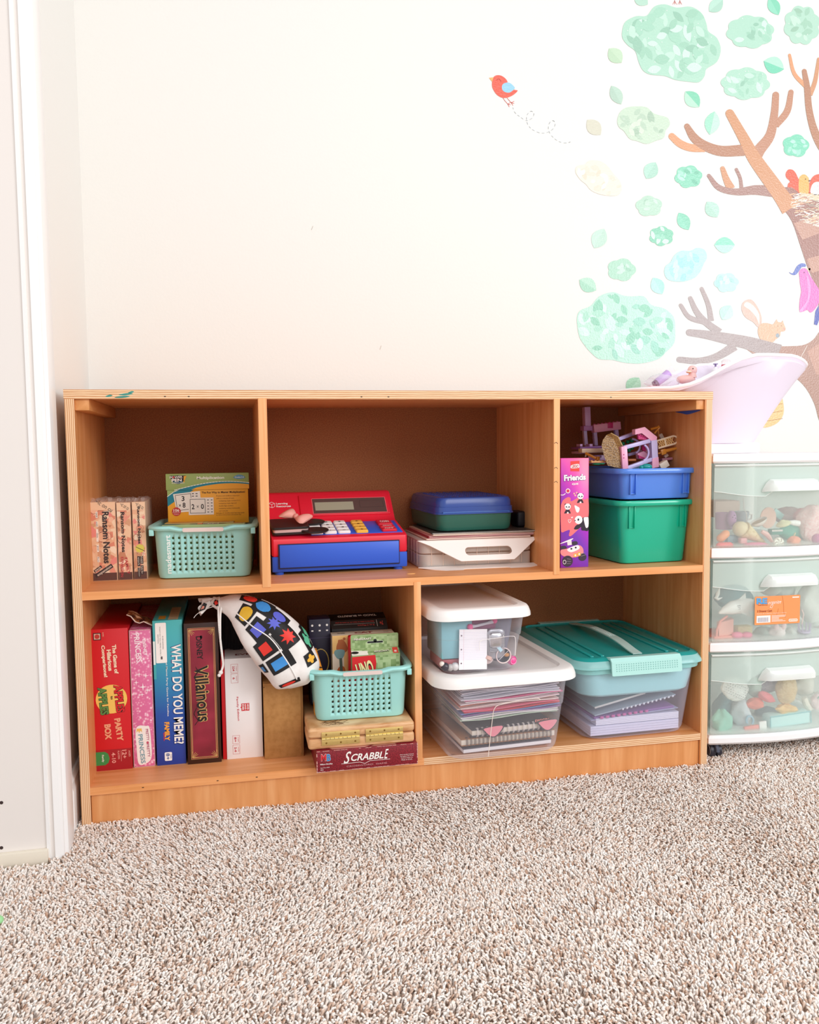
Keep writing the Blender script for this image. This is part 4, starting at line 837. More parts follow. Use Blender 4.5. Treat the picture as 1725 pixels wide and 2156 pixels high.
tag_.text('810816030456', w*.34, h*.85, h*.09, w*.035, INKL, -90, 1); tag_.text('WHAT DO YOU MEME? FAMILY', w*.25, h*.86, h*.20, w*.035, INKL, -90, 1); tag_.text('EDITION', w*.18, h*.875, h*.06, w*.035, INKL, -90, 1); tag_.rect(w*.25, w*.31, h*.735, h*.755, INKL, 1)
tb = MB(); tb.T = Matrix.Translation((w*.35, 0, h)) @ Matrix.Rotation(-PI/2, 4, 'X')
bo = m; bo.T = Matrix.Translation((0, 0, h)) @ Matrix.Rotation(-PI/2, 4, 'X'); bo.rect(w*.52, w*.86, .004, .13, M('#d8cfa8', .5), 1); bo.rect(w*.18, w*.42, .012, .045, M('#d9a83a', .5), 1)
for k in range(5): bo.line([(w*.58, .012+k*.022), (w*.8, .014+k*.022)], .0012, INKL, 2)
bo.T = Matrix.Identity(4)
root = thing('meme_game_box', 'teal to blue game box with large white lettering down its spine', 'game box', A, 0); m.build('carton', root); tag_.build('price_label', root)
# villain game
q = NT('maroon_print'); c = q.n('ShaderNodeTexCoord'); nz = q.n('ShaderNodeTexNoise'); q.l(c.outputs['Object'], nz.inputs['Vector']); nz.inputs['Scale'].default_value = 14; q.l(q.ramp(nz.outputs[0], [(.35, '#6f1526'), (.55, '#8f2136'), (.7, '#a82f44')]), q.b.inputs['Base Color']); q.b.inputs['Roughness'].default_value = .45
m, w, h, A = upright('', '', (396, 1609), (467, 1605), (393, 1313), .26, '#3a2018')
m.rect(w*.11, w*.90, h*.035, h*.965, q.m, 1); GL = M('#d9b069', .35, .6)
for i_, d_ in enumerate((0, .028, .05)): m.frame(w*(.11+d_), w*(.90-d_), h*(.035+d_*.28), h*(.965-d_*.28), .00045, GL, 2)
for sx, cx in ((1, .13), (-1, .88)):
    for sz, cz in ((-1, .955), (1, .045)):
        for a in (5, 30, 45, 60, 85): m.line([(w*cx, h*cz), (w*cx+sx*.0125*math.cos(math.radians(a)), h*cz+sz*.0125*math.sin(math.radians(a)))], .0006, GL, 2.5)
m.text('DISNEY', w*.44, h*.825, h*.165, w*.17, BK_, -88, 3, .02); m.disc(w*.5, h*.90, h*.012, BK_, 3, .7)
m.text('Villainous', w*.505, h*.50, h*.40, w*.42, GL, -88, 3, .05); m.text('Villainous', w*.495, h*.50, h*.395, w*.40, BK_, -88, 4, .02)
m.poly([(w*.3, h*.70), (w*.36, h*.66), (w*.25, h*.62), (w*.34, h*.58), (w*.36, h*.59), (w*.28, h*.62), (w*.40, h*.66)], BK_, 4.2); m.line([(w*.3, h*.40), (w*.22, h*.36), (w*.34, h*.31), (w*.24, h*.28)], .0011, BK_, 4.2)
tag(m.build('villain_game_box'), 'dark maroon game box with gold border and black gothic lettering', 'game box', A, 0)
VA, Vw, Vh = A.copy(), w, h
# red and white family edition box
L0 = at(470, 1598, Y=.084); t = thing('family_game_box', 'white game box with small red print and a red tray edge, beside the maroon box', 'game box', (L0.x, .080, ZB), 0)
R_ = at(554.5, 1594, Y=.080); T_ = at(473, 1388, Y=.08); w = R_.x-L0.x; h = T_.z-ZB; wr = .0075
m = MB(); m.box(0, wr+.02, .003, .22, 0, h-.001, M('#d81f28', .35), .0008); m.build('box_tray', t)
m = MB(); m.box(wr, w, 0, .22, 0, h, M('#f1ebea', .4), .0008); ww = w-wr; RD = M('#c93440', .4)
for z0, z1, a_, b_ in ((.86, .945, '224', 'CARDS'), (.76, .85, '6', 'TOKENS'), (.155, .235, '8+', 'AGES'), (.05, .14, '2-6', 'PLAYERS')):
    x0 = wr+ww*.17; x1 = wr+ww*.36; m.line([(x0, h*z0), (x1, h*z0), (x1, h*z1), (x0, h*z1), (x0, h*z0)], .0004, RD, 1)
    m.text(a_, x0+(x1-x0)*.38, h*(z0+z1)/2, h*(.05 if len(a_) > 1 else .02), ww*.06, RD, -88, 2, .02); m.text(b_, x0+(x1-x0)*.8, h*(z0+z1)/2, h*.05, ww*.022, RD, -88, 2)
m.text('Family Edition', wr+ww*.33, h*.50, h*.24, ww*.068, RD, -88, 2, .01); m.rect(wr+ww*.43, wr+ww*.65, h*.475, h*.55, M('#d02a36', .4), 1); m.poly([(wr+ww*.43, h*.52), (wr+ww*.40, h*.513), (wr+ww*.43, h*.503)], M('#d02a36', .4), 1)
m.text('NEVER', wr+ww*.61, h*.513, h*.06, ww*.045, WT, -90, 2, .03); m.text('HAVE I', wr+ww*.54, h*.513, h*.06, ww*.045, WT, -90, 2, .03); m.text('EVER', wr+ww*.475, h*.513, h*.06, ww*.045, WT, -90, 2, .03)
m.T = Matrix.Translation((0, 0, h)) @ Matrix.Rotation(-PI/2, 4, 'X'); m.text('EVER', wr+ww*.6, .03, ww*.6, .012, M('#8a3a3a'), 0, 1, .03); m.T = Matrix.Identity(4); m.build('box_lid', t)
FA = Vector((L0.x+wr, .08, ZB)); Fh = h
m = MB(); m.box(0, .070, 0, .10, 0, .075, M('#6a4434', .6), .001); m.text('MINI', .045, .04, .045, .022, M('#a3202c'), -8, 1, .04)
tag(m.build('book_box'), 'brown box with dark red letters behind the drawstring bag', 'box', FA+Vector((.004, .10, h)), .05)
m = MB()
for i in range(7): m.tube([(-.004+i*.006, .0, -.02+.002*math.sin(i)), (i*.006-.002, -.003-.002*(i % 2), .02), (i*.006-.001, .003, .06)], [.0045, .0052, .004], M('#1b1718', .9), 8)
tag(m.build('knitted_pouch'), 'black knitted pouch between the maroon box and the drawstring bag', 'pouch', FA+Vector((.0, .075, h+.022)), 0)
# brown cardboard box
KR_ = noise_mat('kraft_card', (1, 1, 1), [(.3, '#a9763f'), (.6, '#b9854c')], 90, 3, .75)
m, w, h, A = upright('', '', (558, 1598), (640.5, 1594), (556, 1441), .20, KR_, .064)
m.box(0, w, -.0012, 0, h-.003, h+.0006, KR_, .0003); m.rect(.0, .0025, h-.0068, h-.0055, M('#4c321a', .8), 6); m.rect(w-.0045, w-.0008, h*.02, h*.98, M('#8f6130', .7), 1); m.poly([(w-.010, h-.001), (w-.001, h-.001), (w-.001, h-.0055)], M('#6d4a24', .8), 6.4)
tag(m.build('cardboard_box'), 'plain brown cardboard box under the end of the drawstring bag', 'cardboard box', A, 0)
# ---------------------------------------------------------------- drawstring bag
path = [at(446, 1264, Y=.075), at(462, 1271, Y=.070), at(492, 1277, Y=.062), at(534, 1304, Y=.052), at(578, 1348, Y=.044), at(608, 1392, Y=.040), at(624, 1424, Y=.040), at(629, 1440, Y=.042)]
rad = [.007, .012, .024, .041, .053, .052, .044, .022]; dep = [.006, .012, .020, .032, .040, .040, .034, .016]
o = Vector(path[3]); NU, NV = 40, 40
cp = smooth_open(path, 7); rr_ = [v.x for v in smooth_open([Vector((r_, 0, 0)) for r_ in rad], 7)]; dd_ = [v.x for v in smooth_open([Vector((r_, 0, 0)) for r_ in dep], 7)]
def bagpt(u, v, off=0):
    f = max(0, min(1, u))*(len(cp)-1); i = min(int(f), len(cp)-2); k = f-i; c = cp[i].lerp(cp[i+1], k); r_ = rr_[i]*(1-k)+rr_[i+1]*k; d_ = dd_[i]*(1-k)+dd_[i+1]*k
    j0 = max(0, i-4); j1 = min(len(cp)-1, i+5); T_ = (cp[j1]-cp[j0]).normalized(); T_.y *= .4; T_.normalize(); S_ = Vector((T_.z, 0, -T_.x)).normalized()  # points towards lower left
    S_ = -S_; n_ = S_.cross(T_); n_ = n_ if n_.y < 0 else -n_
    a = v*2*PI; e = lambda x: math.copysign(abs(x)**.8, x)
    fold = 1+.05*math.sin(5*a+9*u)*math.sin(7*u+1)+.04*math.sin(3*a-14*u)+(.10*math.sin(9*a)*max(0, 1-u*5))
    edge = 1-.07*max(0, math.sin(16*u+2*a))**3
    return c+S_*(e(math.cos(a))*(r_*fold+off))+n_*(e(math.sin(a))*(d_*fold*edge+off))-o
bag = thing('drawstring_bag', 'white drawstring bag with black squares and coloured shapes, slumped over the boxes', 'bag', o)
CLOTH = noise_mat('white_cloth', (1, 1, 1), [(.3, '#e9e3df'), (.7, '#f6f1ee')], 40, 3, .85, .5, spec=.1, bscale=90)
m = MB(); rings = [[tuple(bagpt(i/NU, j/NV)) for j in range(NV)] for i in range(NU+1)]; m.loft(rings, CLOTH)
# seam rope along the middle
BLACK_ = M('#1c1a1c', .55)
def patch(m, u0, v0, du, dv, P, mat, off):
    """outline P in the unit square mapped on the cloth"""
    P = [Vector(p) for p in P]; n = 5; cc = sum(P, Vector((0, 0)))/len(P); Q = []
    for i in range(len(P)):
        for k in range(4): Q.append(P[i].lerp(P[(i+1) % len(P)], k/4))
    N_ = len(Q); R_ = []
    for k in range(1, n+1): R_.append([tuple(bagpt(u0+du*(cc.x+(q_.x-cc.x)*k/n), v0+dv*(cc.y+(q_.y-cc.y)*k/n), off)) for q_ in Q])
    c_ = tuple(bagpt(u0+du*cc.x, v0+dv*cc.y, off)); vs = [c_]+[p for r_ in R_ for p in r_]; fs = [(0, 1+i, 1+(i+1) % N_) for i in range(N_)]
    for k in range(n-1):
        for i in range(N_): j = (i+1) % N_; a = 1+k*N_; b = a+N_; fs.append((a+i, b+i, b+j, a+j))
    m.add(vs, fs, mat)
SQ = [(0, 0), (1, 0), (1, 1), (0, 1)]
def circ(n=16, r=.36): return [(.5+r*math.cos(2*PI*k/n), .5+r*math.sin(2*PI*k/n)) for k in range(n)]
def star(n, a, b): return [(.5+(a if k % 2 else b)*math.cos(PI*k/n), .5+(a if k % 2 else b)*math.sin(PI*k/n)) for k in range(2*n)]
def clover(): return [(.5+(.2+.18*abs(math.cos(2*t)))*math.cos(t), .5+(.2+.18*abs(math.cos(2*t)))*math.sin(t)) for t in [2*PI*k/28 for k in range(28)]]
sq_ = [(.22, .22), (.78, .22), (.78, .78), (.22, .78)]; dm = [(.5, .1), (.9, .5), (.5, .9), (.1, .5)]
rD, bL, vI, gR, yE = '#e5362b', '#3f8fd6', '#5f66d0', '#63c39b', '#f2b640'
_cand = []
for i in range(8, 99):
    for j in range(0, 60):
        u, v = i/100, j/60; P = bagpt(u, v)+o; n_ = (bagpt(u+.01, v)-bagpt(u, v)).cross(bagpt(u, v+.01)-bagpt(u, v)); ax_ = P-(o+bagpt(u, v+.5))
        if (P-o-bagpt(u, v+.5)).dot(Vector(CAM)-P) > 0: _cand.append((*px(P), u, v))
def find(x, y): q_ = min(_cand, key=lambda c_: (c_[0]-x)**2+(c_[1]-y)**2); return q_[2], q_[3]
prints = [(455, 1269, .10, .16, clover(), rD), (552, 1277, .105, .15, circ(), bL), (587, 1300, .10, .125, circ(16, .33), vI), (578, 1312, .085, .12, star(8, .2, .4), vI), (604, 1340, .115, .135, star(8, .2, .38), rD), (645, 1350, .115, .12, clover(), gR), (656, 1386, .09, .12, clover(), yE),
          (540, 1328, .105, .12, sq_, vI), (562, 1366, .105, .125, sq_, rD), (585, 1399, .11, .14, sq_, bL), (516, 1292, .09, .16, circ(16, .38), '#e0b030'), (525, 1260, .10, .12, circ(), rD), (607, 1440, .05, .14, circ(), rD), (652, 1322, .09, .07, dm, gR), (555, 1408, .07, .08, sq_, bL)]
for x_, y_, du, dv, P, c_ in prints:
    du *= .9; dv *= .88; u0, v0 = find(x_, y_); u0 -= du/2; v0 -= dv/2
    patch(m, u0, v0, du, dv, SQ, BLACK_, .0008); patch(m, u0, v0, du, dv, P, M(c_, .5), .0014)
sm_ = smooth_open([(*find(*q_), 0) for q_ in ((500, 1290), (530, 1317), (562, 1343), (592, 1378), (612, 1405), (624, 1430))], 6); m.tube([bagpt(p.x, p.y, .0012) for p in sm_], .0012, M('#f3efec', .8), 6)
m.build('bag_body', bag, ang=60)
m = MB()   # gathered mouth frill
fr = []
for k, (s_, dx) in enumerate(((.006, 0), (.009, -.006), (.013, -.014), (.017, -.021))):
    c_ = path[0]-o+Vector((dx, 0, -abs(dx)*.55)); fr.append([tuple(c_+Vector((.004*math.cos(a*3), s_*math.cos(a)*(1+.2*math.sin(5*a)), s_*.8*math.sin(a)*(1+.25*math.sin(7*a))))) for a in [2*PI*j/28 for j in range(28)]])
m.loft(fr, CLOTH, False, False); m.T = Matrix.Translation(Vector(path[0])-o+Vector((-.010, -.019, -.004)))
m.poly([(-.014, -.013), (-.002, -.009), (.002, .001), (-.004, .004)], BLACK_, 1); m.poly([(-.010, -.009), (-.004, -.007), (-.003, -.003), (-.006, -.002)], M('#e08a78', .5), 2); m.T = Matrix.Identity(4); m.build('bag_mouth', bag, ang=60)
CORD = M('#f0ece8', .8)
def rope(m, P, r_, n=5):
    S_ = smooth_open(P, n); m.tube(S_, r_, CORD, 7); L = 0
    for i in range(len(S_)-1):
        d_ = S_[i+1]-S_[i]
        for q_ in (.25, .75): m.ball(tuple(S_[i]+d_*q_+Vector(((-1)**int(q_*4)*r_*.3, -r_*.4, 0))), r_*.8, CORD, 4, (1, 1, .8))
m = MB(); ln = [at(x, y, Y=Y_)-o for x, y, Y_ in ((459, 1258, .072), (460, 1280, .058), (461, 1310, .052), (464, 1345, .053), (468, 1380, .056), (470, 1400, .06), (465, 1416, .06))]
rope(m, ln, .0021); rope(m, [at(x, y, Y=Y_)-o for x, y, Y_ in ((467, 1258, .07), (466, 1276, .057), (464, 1300, .052), (464, 1345, .051))], .0019)
e = ln[-1]; m.ball(tuple(e), .0042, CORD, 6); m.ball(tuple(e+Vector((-.003, 0, -.005))), .0035, CORD, 6)
m.tube(smooth_open([at(x, y, Y=.06)-o for x, y in ((452, 1276), (430, 1284), (415, 1293), (408, 1301))]), .0006, CORD, 6)
m.tube([tuple(path[1]-o+Vector((0, math.cos(a)*.013, math.sin(a)*.012))) for a in [2*PI*k/16 for k in range(16)]], .0018, CORD, 6, closed=True); m.build('draw_cord', bag)

# ---------------------------------------------------------------- Scrabble-type box, wooden box, second basket
A = at(668, 1629, Z=ZB); B = at(879, 1609, Z=ZB); sc = Vector((.4125, -.0285, ZB)); ws, hs = .1895, .0405
q = NT('maroon_leatherette'); nz = q.n('ShaderNodeTexNoise'); q.l(q.tex(), nz.inputs['Vector']); nz.inputs['Scale'].default_value = 420; q.l(q.ramp(nz.outputs[0], [(.4, '#6f1220'), (.6, '#96212f')]), q.b.inputs['Base Color']); q.b.inputs['Roughness'].default_value = .4
WORN = M('#d9a89c', .7)
t = thing('word_game_box', 'flat worn maroon box with white lettering, under the wooden box', 'game box', sc, .005)
m = MB(); m.box(0, ws, 0, .36, .001, hs, q.m, .0008)
rnd = random.Random(9)
for z, x0, x1 in ((hs-.0006, 0, ws), (.0016, 0, ws)):
    x = x0
    while x < x1-.012:
        L = rnd.uniform(.003, .011); 
        if rnd.random() < .6: m.poly([(x, z-.0004), (x+L, z-.0006), (x+L*.9, z+.0005), (x+.001, z+.0004)], WORN, 1)
        x += L
for x in (.0007, ws-.0007):
    z = 0
    while z < hs-.004:
        L = rnd.uniform(.002, .006)
        if rnd.random() < .8: m.poly([(x-.0007, z), (x+.0009, z), (x+.0006, z+L), (x-.0007, z+L)], WORN, 1)
        z += L+.001
m.text('M', ws*.068, hs*.70, ws*.052, hs*.33, WT, 0, 2, .05); m.text('M', ws*.068, hs*.70, ws*.050, hs*.31, M('#d8303a'), 0, 3, .03); m.text('B', ws*.118, hs*.68, ws*.040, hs*.33, WT, 0, 2, .05); m.text('B', ws*.118, hs*.68, ws*.036, hs*.31, M('#2d7fc0'), 0, 3, .03)
m.text('Milton Bradley', ws*.095, hs*.38, ws*.12, hs*.075, WT, 0, 2, .02); m.text('Ages 8 to Adult', ws*.08, hs*.22, ws*.09, hs*.055, WT, 0, 2); m.text('4024', ws*.05, hs*.13, ws*.03, hs*.05, WT, 0, 2)
m.text('S', ws*.30, hs*.60, ws*.075, hs*.56, WT, 0, 2, .01, .45); m.text('CRABBL', ws*.495, hs*.58, ws*.32, hs*.33, WT, 0, 2, .02, .3); m.text('E', ws*.685, hs*.62, ws*.045, hs*.44, WT, 0, 2, .01, .4)
m.line([(ws*.24, hs*.33), (ws*.42, hs*.34), (ws*.47, hs*.26), (ws*.52, hs*.36), (ws*.72, hs*.36)], .0007, WT, 2); m.text('CROSSWORD  GAME', ws*.49, hs*.19, ws*.40, hs*.065, M('#d9a0a0'), 0, 2)
for j, s_ in enumerate(('Milton Bradley Company', 'Springfield, MA 01101', '© Selchow & Righter Co.', 'Made in U.S.A.')): m.text(s_, ws*.89, hs*(.50-.08*j), ws*(.14-.01*j), hs*.05, WT, 0, 2)
m.T = Matrix.Translation((0, 0, hs)) @ Matrix.Rotation(-PI/2, 4, 'X'); m.poly([(.03, .004), (.09, .002), (.11, .014), (.02, .016)], M('#dba394', .5), 1); m.poly([(.10, .003), (.15, .003), (.145, .012), (.12, .016)], M('#cf9a86', .5), 1); m.T = Matrix.Identity(4)
m.build('box_lid', t); MB().box(.0008, ws-.0008, .0008, .359, 0, .003, M('#cf9f92', .7)).build('box_base', t)
zw = ZB+hs+.0002; ph = at(655, 1577, Z=zw)
PINE = wood('varnished_pine', '#c98f5c', '#e2b080', '#f0c79a', (6, 6, 30), (0, .5, .3), .3)
t = thing('wooden_box', 'varnished pine box with two brass hinges on its front', 'wooden box', (.3985, -.022, zw), -.012); ww, wd, wh = .199, .225, .0405
for nme, z0, z1 in (('box_base', 0, wh*.49), ('box_lid', wh*.51, wh)):
    m = MB(); m.box(0, ww, 0, wd, z0, z1, PINE, .006, 4); m.build(nme, t)
BRS = M('#f0d488', .25, .6, .75)
for x0 in (.0245, .106):
    m = MB(); m.box(x0, x0+.0705, -.0018, .0015, wh*.5+.0008, wh*.5+.0125, BRS, .0003); m.box(x0, x0+.0705, -.0018, .0015, wh*.5-.0125, wh*.5-.0008, BRS, .0003)
    for k in range(9): m.cyl((x0+k*.0705/9+.0003, -.0022, wh*.5), (x0+(k+1)*.0705/9-.0005, -.0022, wh*.5), .0019, .0019, BRS, 10)
    for k, q_ in ((.12, 1), (.5, 1), (.88, 1), (.12, -1), (.5, -1), (.88, -1)): m.T = Matrix.Translation((x0+.0705*k, -.0018, wh*.5+q_*.008)); m.disc(0, 0, .0017, M('#a8843c', .3, .5, .8), 1); m.line([(-.001, 0), (.001, 0)], .0004, M('#5a4420'), 2); m.T = Matrix.Identity(4)
    m.build('hinge', t)
m = MB(); m.T = Matrix.Translation((0, 0, wh)) @ Matrix.Rotation(-PI/2, 4, 'X')
for k in range(26): m.line([(.02+.05*random.Random(k).random(), .012+.03*random.Random(k+50).random()), (.03+.05*random.Random(k+7).random(), .010+.03*random.Random(k+90).random())], .0009, M('#8a5a34', .5), 1)
m.build('burned_drawing', t)
zb = zw+wh; c2 = Vector((.5045, .088, zb)); rz2 = -.03
basket(c2, rz2, 'mint perforated basket of card games on the wooden box', False, 1.0)
# card boxes in the second basket (local frame of the basket)
def b2(x, y, z=.003): return in_frame(c2, rz2, x, y, z)
def place2(pxl, pxr, ptop, Yp):
    a = at(*pxl, Y=Yp); b = at(*pxr, Y=Yp); tp = at(*ptop, Y=Yp); return a, b.x-a.x, tp.z-(zb+.003)
zc = zb+.003
# green block-pattern card box with hang tab
a, w, h = place2((742, 1410), (843, 1405), (745, 1381), .030); t = thing('card_game_box', 'green pixel-pattern card box with a hang tab, foremost in the lower mint basket', 'card box', (a.x, .030, zc), 0)
m = MB(); m.box(0, w, 0, .018, 0, h, M('#93aa74', .4), .0005)
def pixels(m, x0, x1, z0, z1, s, lay, seed, pal=('#8aa36c', '#9db57f', '#a9c08c', '#7f9a63', '#b3c795')):
    r_ = random.Random(seed); x = x0
    while x < x1-1e-4:
        z = z0
        while z < z1-1e-4:
            m.rect(x, min(x+s, x1), z, min(z+s, z1), M(r_.choice(pal), .4), lay); z += s
        x += s
pixels(m, w*.02, w*.98, h*.45, h*.98, .0052, 1, 3)
m.poly([(0, h*.98), (w*.48, h*1.0-.0005), (w*.50, h*.86), (w*.47, h*.66), (w*.42, h*.52), (0, h*.5)], M('#d8262c', .4), 2)
m.text('UNO', w*.26, h*.76, w*.36, h*.26, BK_, 14, 3, .09); m.text('UNO', w*.26, h*.77, w*.35, h*.25, M('#f7e7a8', .4), 14, 4, .04)
m.T = Matrix.Translation((0, 0, h)) @ Matrix.Rotation(math.radians(-62), 4, 'X'); hh = .0185; m.poly([(0, 0), (w, 0), (w, hh), (0, hh)], M('#93aa74', .4), 0); pixels(m, 0, w, 0, hh, .0052, .5, 5)
m.poly([(0, 0), (w*.34, .0), (w*.33, hh*.5), (w*.36, hh*.6), (0, hh*.75)], M('#efe9dc'), 1.5); m.disc(w*.07, hh*.42, hh*.2, BK_, 2, 2); m.text('MINECRAFT', w*.63, hh*.45, w*.33, hh*.3, BK_, 2, 2, .06); m.text('MINECRAFT', w*.63, hh*.48, w*.32, hh*.24, M('#e6e2cc'), 2, 3, .02)
m.rect(w*.86, w*.97, hh*.05, hh*.95, M('#e0463e'), 2, .001); m.text('80', w*.915, hh*.35, w*.05, hh*.3, WT, 0, 3, .03)
m.T = Matrix.Identity(4); m.build('carton', t)
m = MB(); y_ = .0165; z0 = h+.0085; m.T = Matrix.Translation((0, y_, z0)); TB = rrect(w, .028, .003, 4, w/2, .014)
m.poly(TB, M('#98b07a', .4), 1, .0008); pixels(m, w*.03, w*.97, .002, .0245, .0052, 2, 8); m.text('MINECRAFT', w*.25, .019, w*.38, .0045, BK_, 0, 3, .07); m.text('MINECRAFT', w*.25, .0193, w*.37, .0038, M('#ece6d2'), 0, 4, .03)
m.rect(w*.34, w*.68, .010, .0145, M('#e8e8dc'), 3, .002); m.rect(w*.345, w*.675, .0105, .014, M('#1f2420', .8), 4, .0017); m.disc(w*.51, .015, .0033, M('#1f2420', .8), 4); m.build('hang_tab', t)
# red card box behind
a, w, h = place2((735, 1400), (833, 1395), (737, 1340), .062); m = MB(); m.box(0, w, 0, .018, 0, h, M('#dd1f2a', .35), .004, 3)
m.disc(w*.105, h-.0075, .0047, WT, 1); m.text('8+', w*.105, h-.0075, .0045, .003, BK_, 0, 2, .02); m.poly([(w*.86, h-.006), (w*.99, h-.002), (w*.99, h-.012), (w*.82, h-.013), (w*.87, h-.009)], M('#d9a26e'), 1); m.text('C', w*.93, h-.0075, .004, .004, BK_, 0, 2)
for q_ in (.20, .235): m.disc(w*q_, h-.0055, .0012, WT, 1); m.poly([(w*q_-.002, h-.011), (w*q_+.002, h-.011), (w*q_, h-.0065)], WT, 1)
m.line([(w*.17, h-.003), (w*.17, h-.012)], .0003, WT, 1)
tag(m.build('card_game_box'), 'red card box with a white age circle, behind the green pixel-pattern box', 'card box', (a.x, .062, zc), 0)
# cream cat game with weasel drawing
a, w, h = place2((701, 1418), (832, 1410), (703, 1339), .088); m = MB(); m.box(0, w, 0, .034, 0, h, M('#efe0c8', .4), .0007)
m.rect(w*.0, w*.55, h*.1, h, M('#f0c37c', .4), 1); m.rect(0, w*.18, h*.1, h*.75, M('#f1e3cf', .4), 1.2)
C_ = lambda x, y: (w*(x-465)/900, h-(y-480)*h*.9/600)
m.poly(smooth_closed([C_(*p) for p in ((520, 600), (545, 540), (600, 515), (650, 545), (685, 610), (640, 640), (560, 640))], 3), M('#b5683c', .5), 2); m.disc(*C_(565, 530), .0028, M('#b5683c', .5), 2.5); m.disc(*C_(635, 512), .0028, M('#b5683c', .5), 2.5)
m.poly(smooth_closed([C_(*p) for p in ((488, 640), (520, 610), (630, 615), (635, 660), (590, 700), (530, 690))], 3), M('#7fa6a8', .5), 3); m.poly([C_(*p) for p in ((560, 690), (600, 690), (612, 880), (590, 905), (570, 880))], M('#55655a', .5), 3.5)
m.poly(smooth_closed([C_(*p) for p in ((520, 820), (560, 770), (620, 770), (650, 820), (635, 900), (650, 1040), (560, 1040), (540, 900))], 3), M('#c8662e', .5), 2.2)
m.T = Matrix.Translation((0, 0, h)) @ Matrix.Rotation(-PI/2, 4, 'X'); m.text('CAT', w*.52, .016, w*.30, .012, M('#a12c33'), 0, 1, .06); m.text('GAME', w*.16, .018, w*.12, .006, M('#4a3a34'), 0, 1, .03); m.rect(w*.84, w*.92, .010, .022, M('#cfc0aa'), 1); m.T = Matrix.Identity(4)
tag(m.build('card_game_box'), 'cream and orange card box with a drawn brown animal, left of the red one', 'card box', (a.x, .088, zc), 0)
# black taco box
a, w, h = place2((700, 1418), (818, 1410), (701, 1325), .135); m = MB(); m.box(0, w, 0, .05, 0, h, M('#27211f', .4), .0006)
m.frame(w*.04, w*.82, h*.78, h*.83, .0004, WT, 1)
m.T = Matrix.Translation((0, .0, h)) @ Matrix.Rotation(math.radians(-58), 4, 'X'); hh = .024; m.poly([(0, 0), (w, 0), (w, hh), (0, hh)], M('#35302e', .4), 0); RT = M('#e0564c', .4)
m.text('2 to 4 Players', w*.62, hh*.30, w*.30, hh*.2, RT, 180, 1, .02); m.text('Approx 2 mins to learn & 15 mins to play', w*.43, hh*.72, w*.70, hh*.17, RT, 180, 1, .02); m.line([(w*.05, hh*.5), (w*.78, hh*.5)], .0005, WT, 1); m.line([(w*.82, hh*.1), (w*.82, hh*.9)], .0007, WT, 1); m.text('7+', w*.90, hh*.5, w*.06, hh*.5, RT, 180, 1, .04); m.T = Matrix.Identity(4)
m.T = Matrix.Translation((0, .02, h+.0135)) @ Matrix.Rotation(math.radians(-80), 4, 'X'); m.poly([(0, 0), (w, 0), (w, .034), (0, .034)], M('#141112', .4), 0); m.text('TACO vs BURRITO', w*.5, .020, w*.7, .010, WT, 180, 1, .05); m.T = Matrix.Identity(4)
tag(m.build('card_game_box'), 'black card box with upside-down red print, at the back of the lower mint basket', 'card box', (a.x, .135, zc), 0)
# dark navy Q box
a, w, h = place2((653, 1418), (697, 1412), (653, 1305), .115); m = MB(); m.box(0, w, 0, .045, 0, h, M('#221c33', .35), .0007); m.rect(0, w, h*.78, h*.785, M('#4a4160'), 1)
m.tube([(w*.52+w*.38*math.cos(t_), -.0006, h*.50+h*.15*math.sin(t_)) for t_ in [2*PI*k/24 for k in range(24)]], .0011, M('#c9a95c', .4), 6, closed=True); m.line([(w*.45, h*.37), (w*.7, h*.34), (w*.98, h*.30)], .0022, M('#c9a95c', .4), 2); m.text('for the', w*.7, h*.22, w*.55, h*.065, WT, 0, 1); m.rect(w*.2, w*.99, 0, h*.13, M('#a2372c', .4), 1)
for q_ in (.15, .5, .85): m.disc(w*q_, h*.93, .0022, WT, 1); m.rect(w*q_-.002, w*q_+.002, h*.86, h*.875, WT, 1)
tag(m.build('card_game_box'), 'dark navy card box with a gold letter Q, next to the drawstring bag', 'card box', (a.x, .115, zc), 0)
a = at(662, 1420, Y=.045); m = MB(); m.loft([[(x, y, z) for x, y in ((0, 0), (.020, 0), (.021, .03), (.001, .03))] for z in (0,)]+[[(x, y, .078) for x, y in ((0, 0), (.020, 0), (.020, .03), (.001, .03))], [(x, y, .125) for x, y in ((.001, .004), (.006, .004), (.008, .02), (.002, .02))]], M('#f29a2c', .4))
m.text('~~', .010, .092, .014, .004, BK_, 0, 1, .03); tag(m.build('card_packet'), 'small orange packet at the left end of the lower mint basket', 'packet', (a.x-.001, .048, zc), 0)
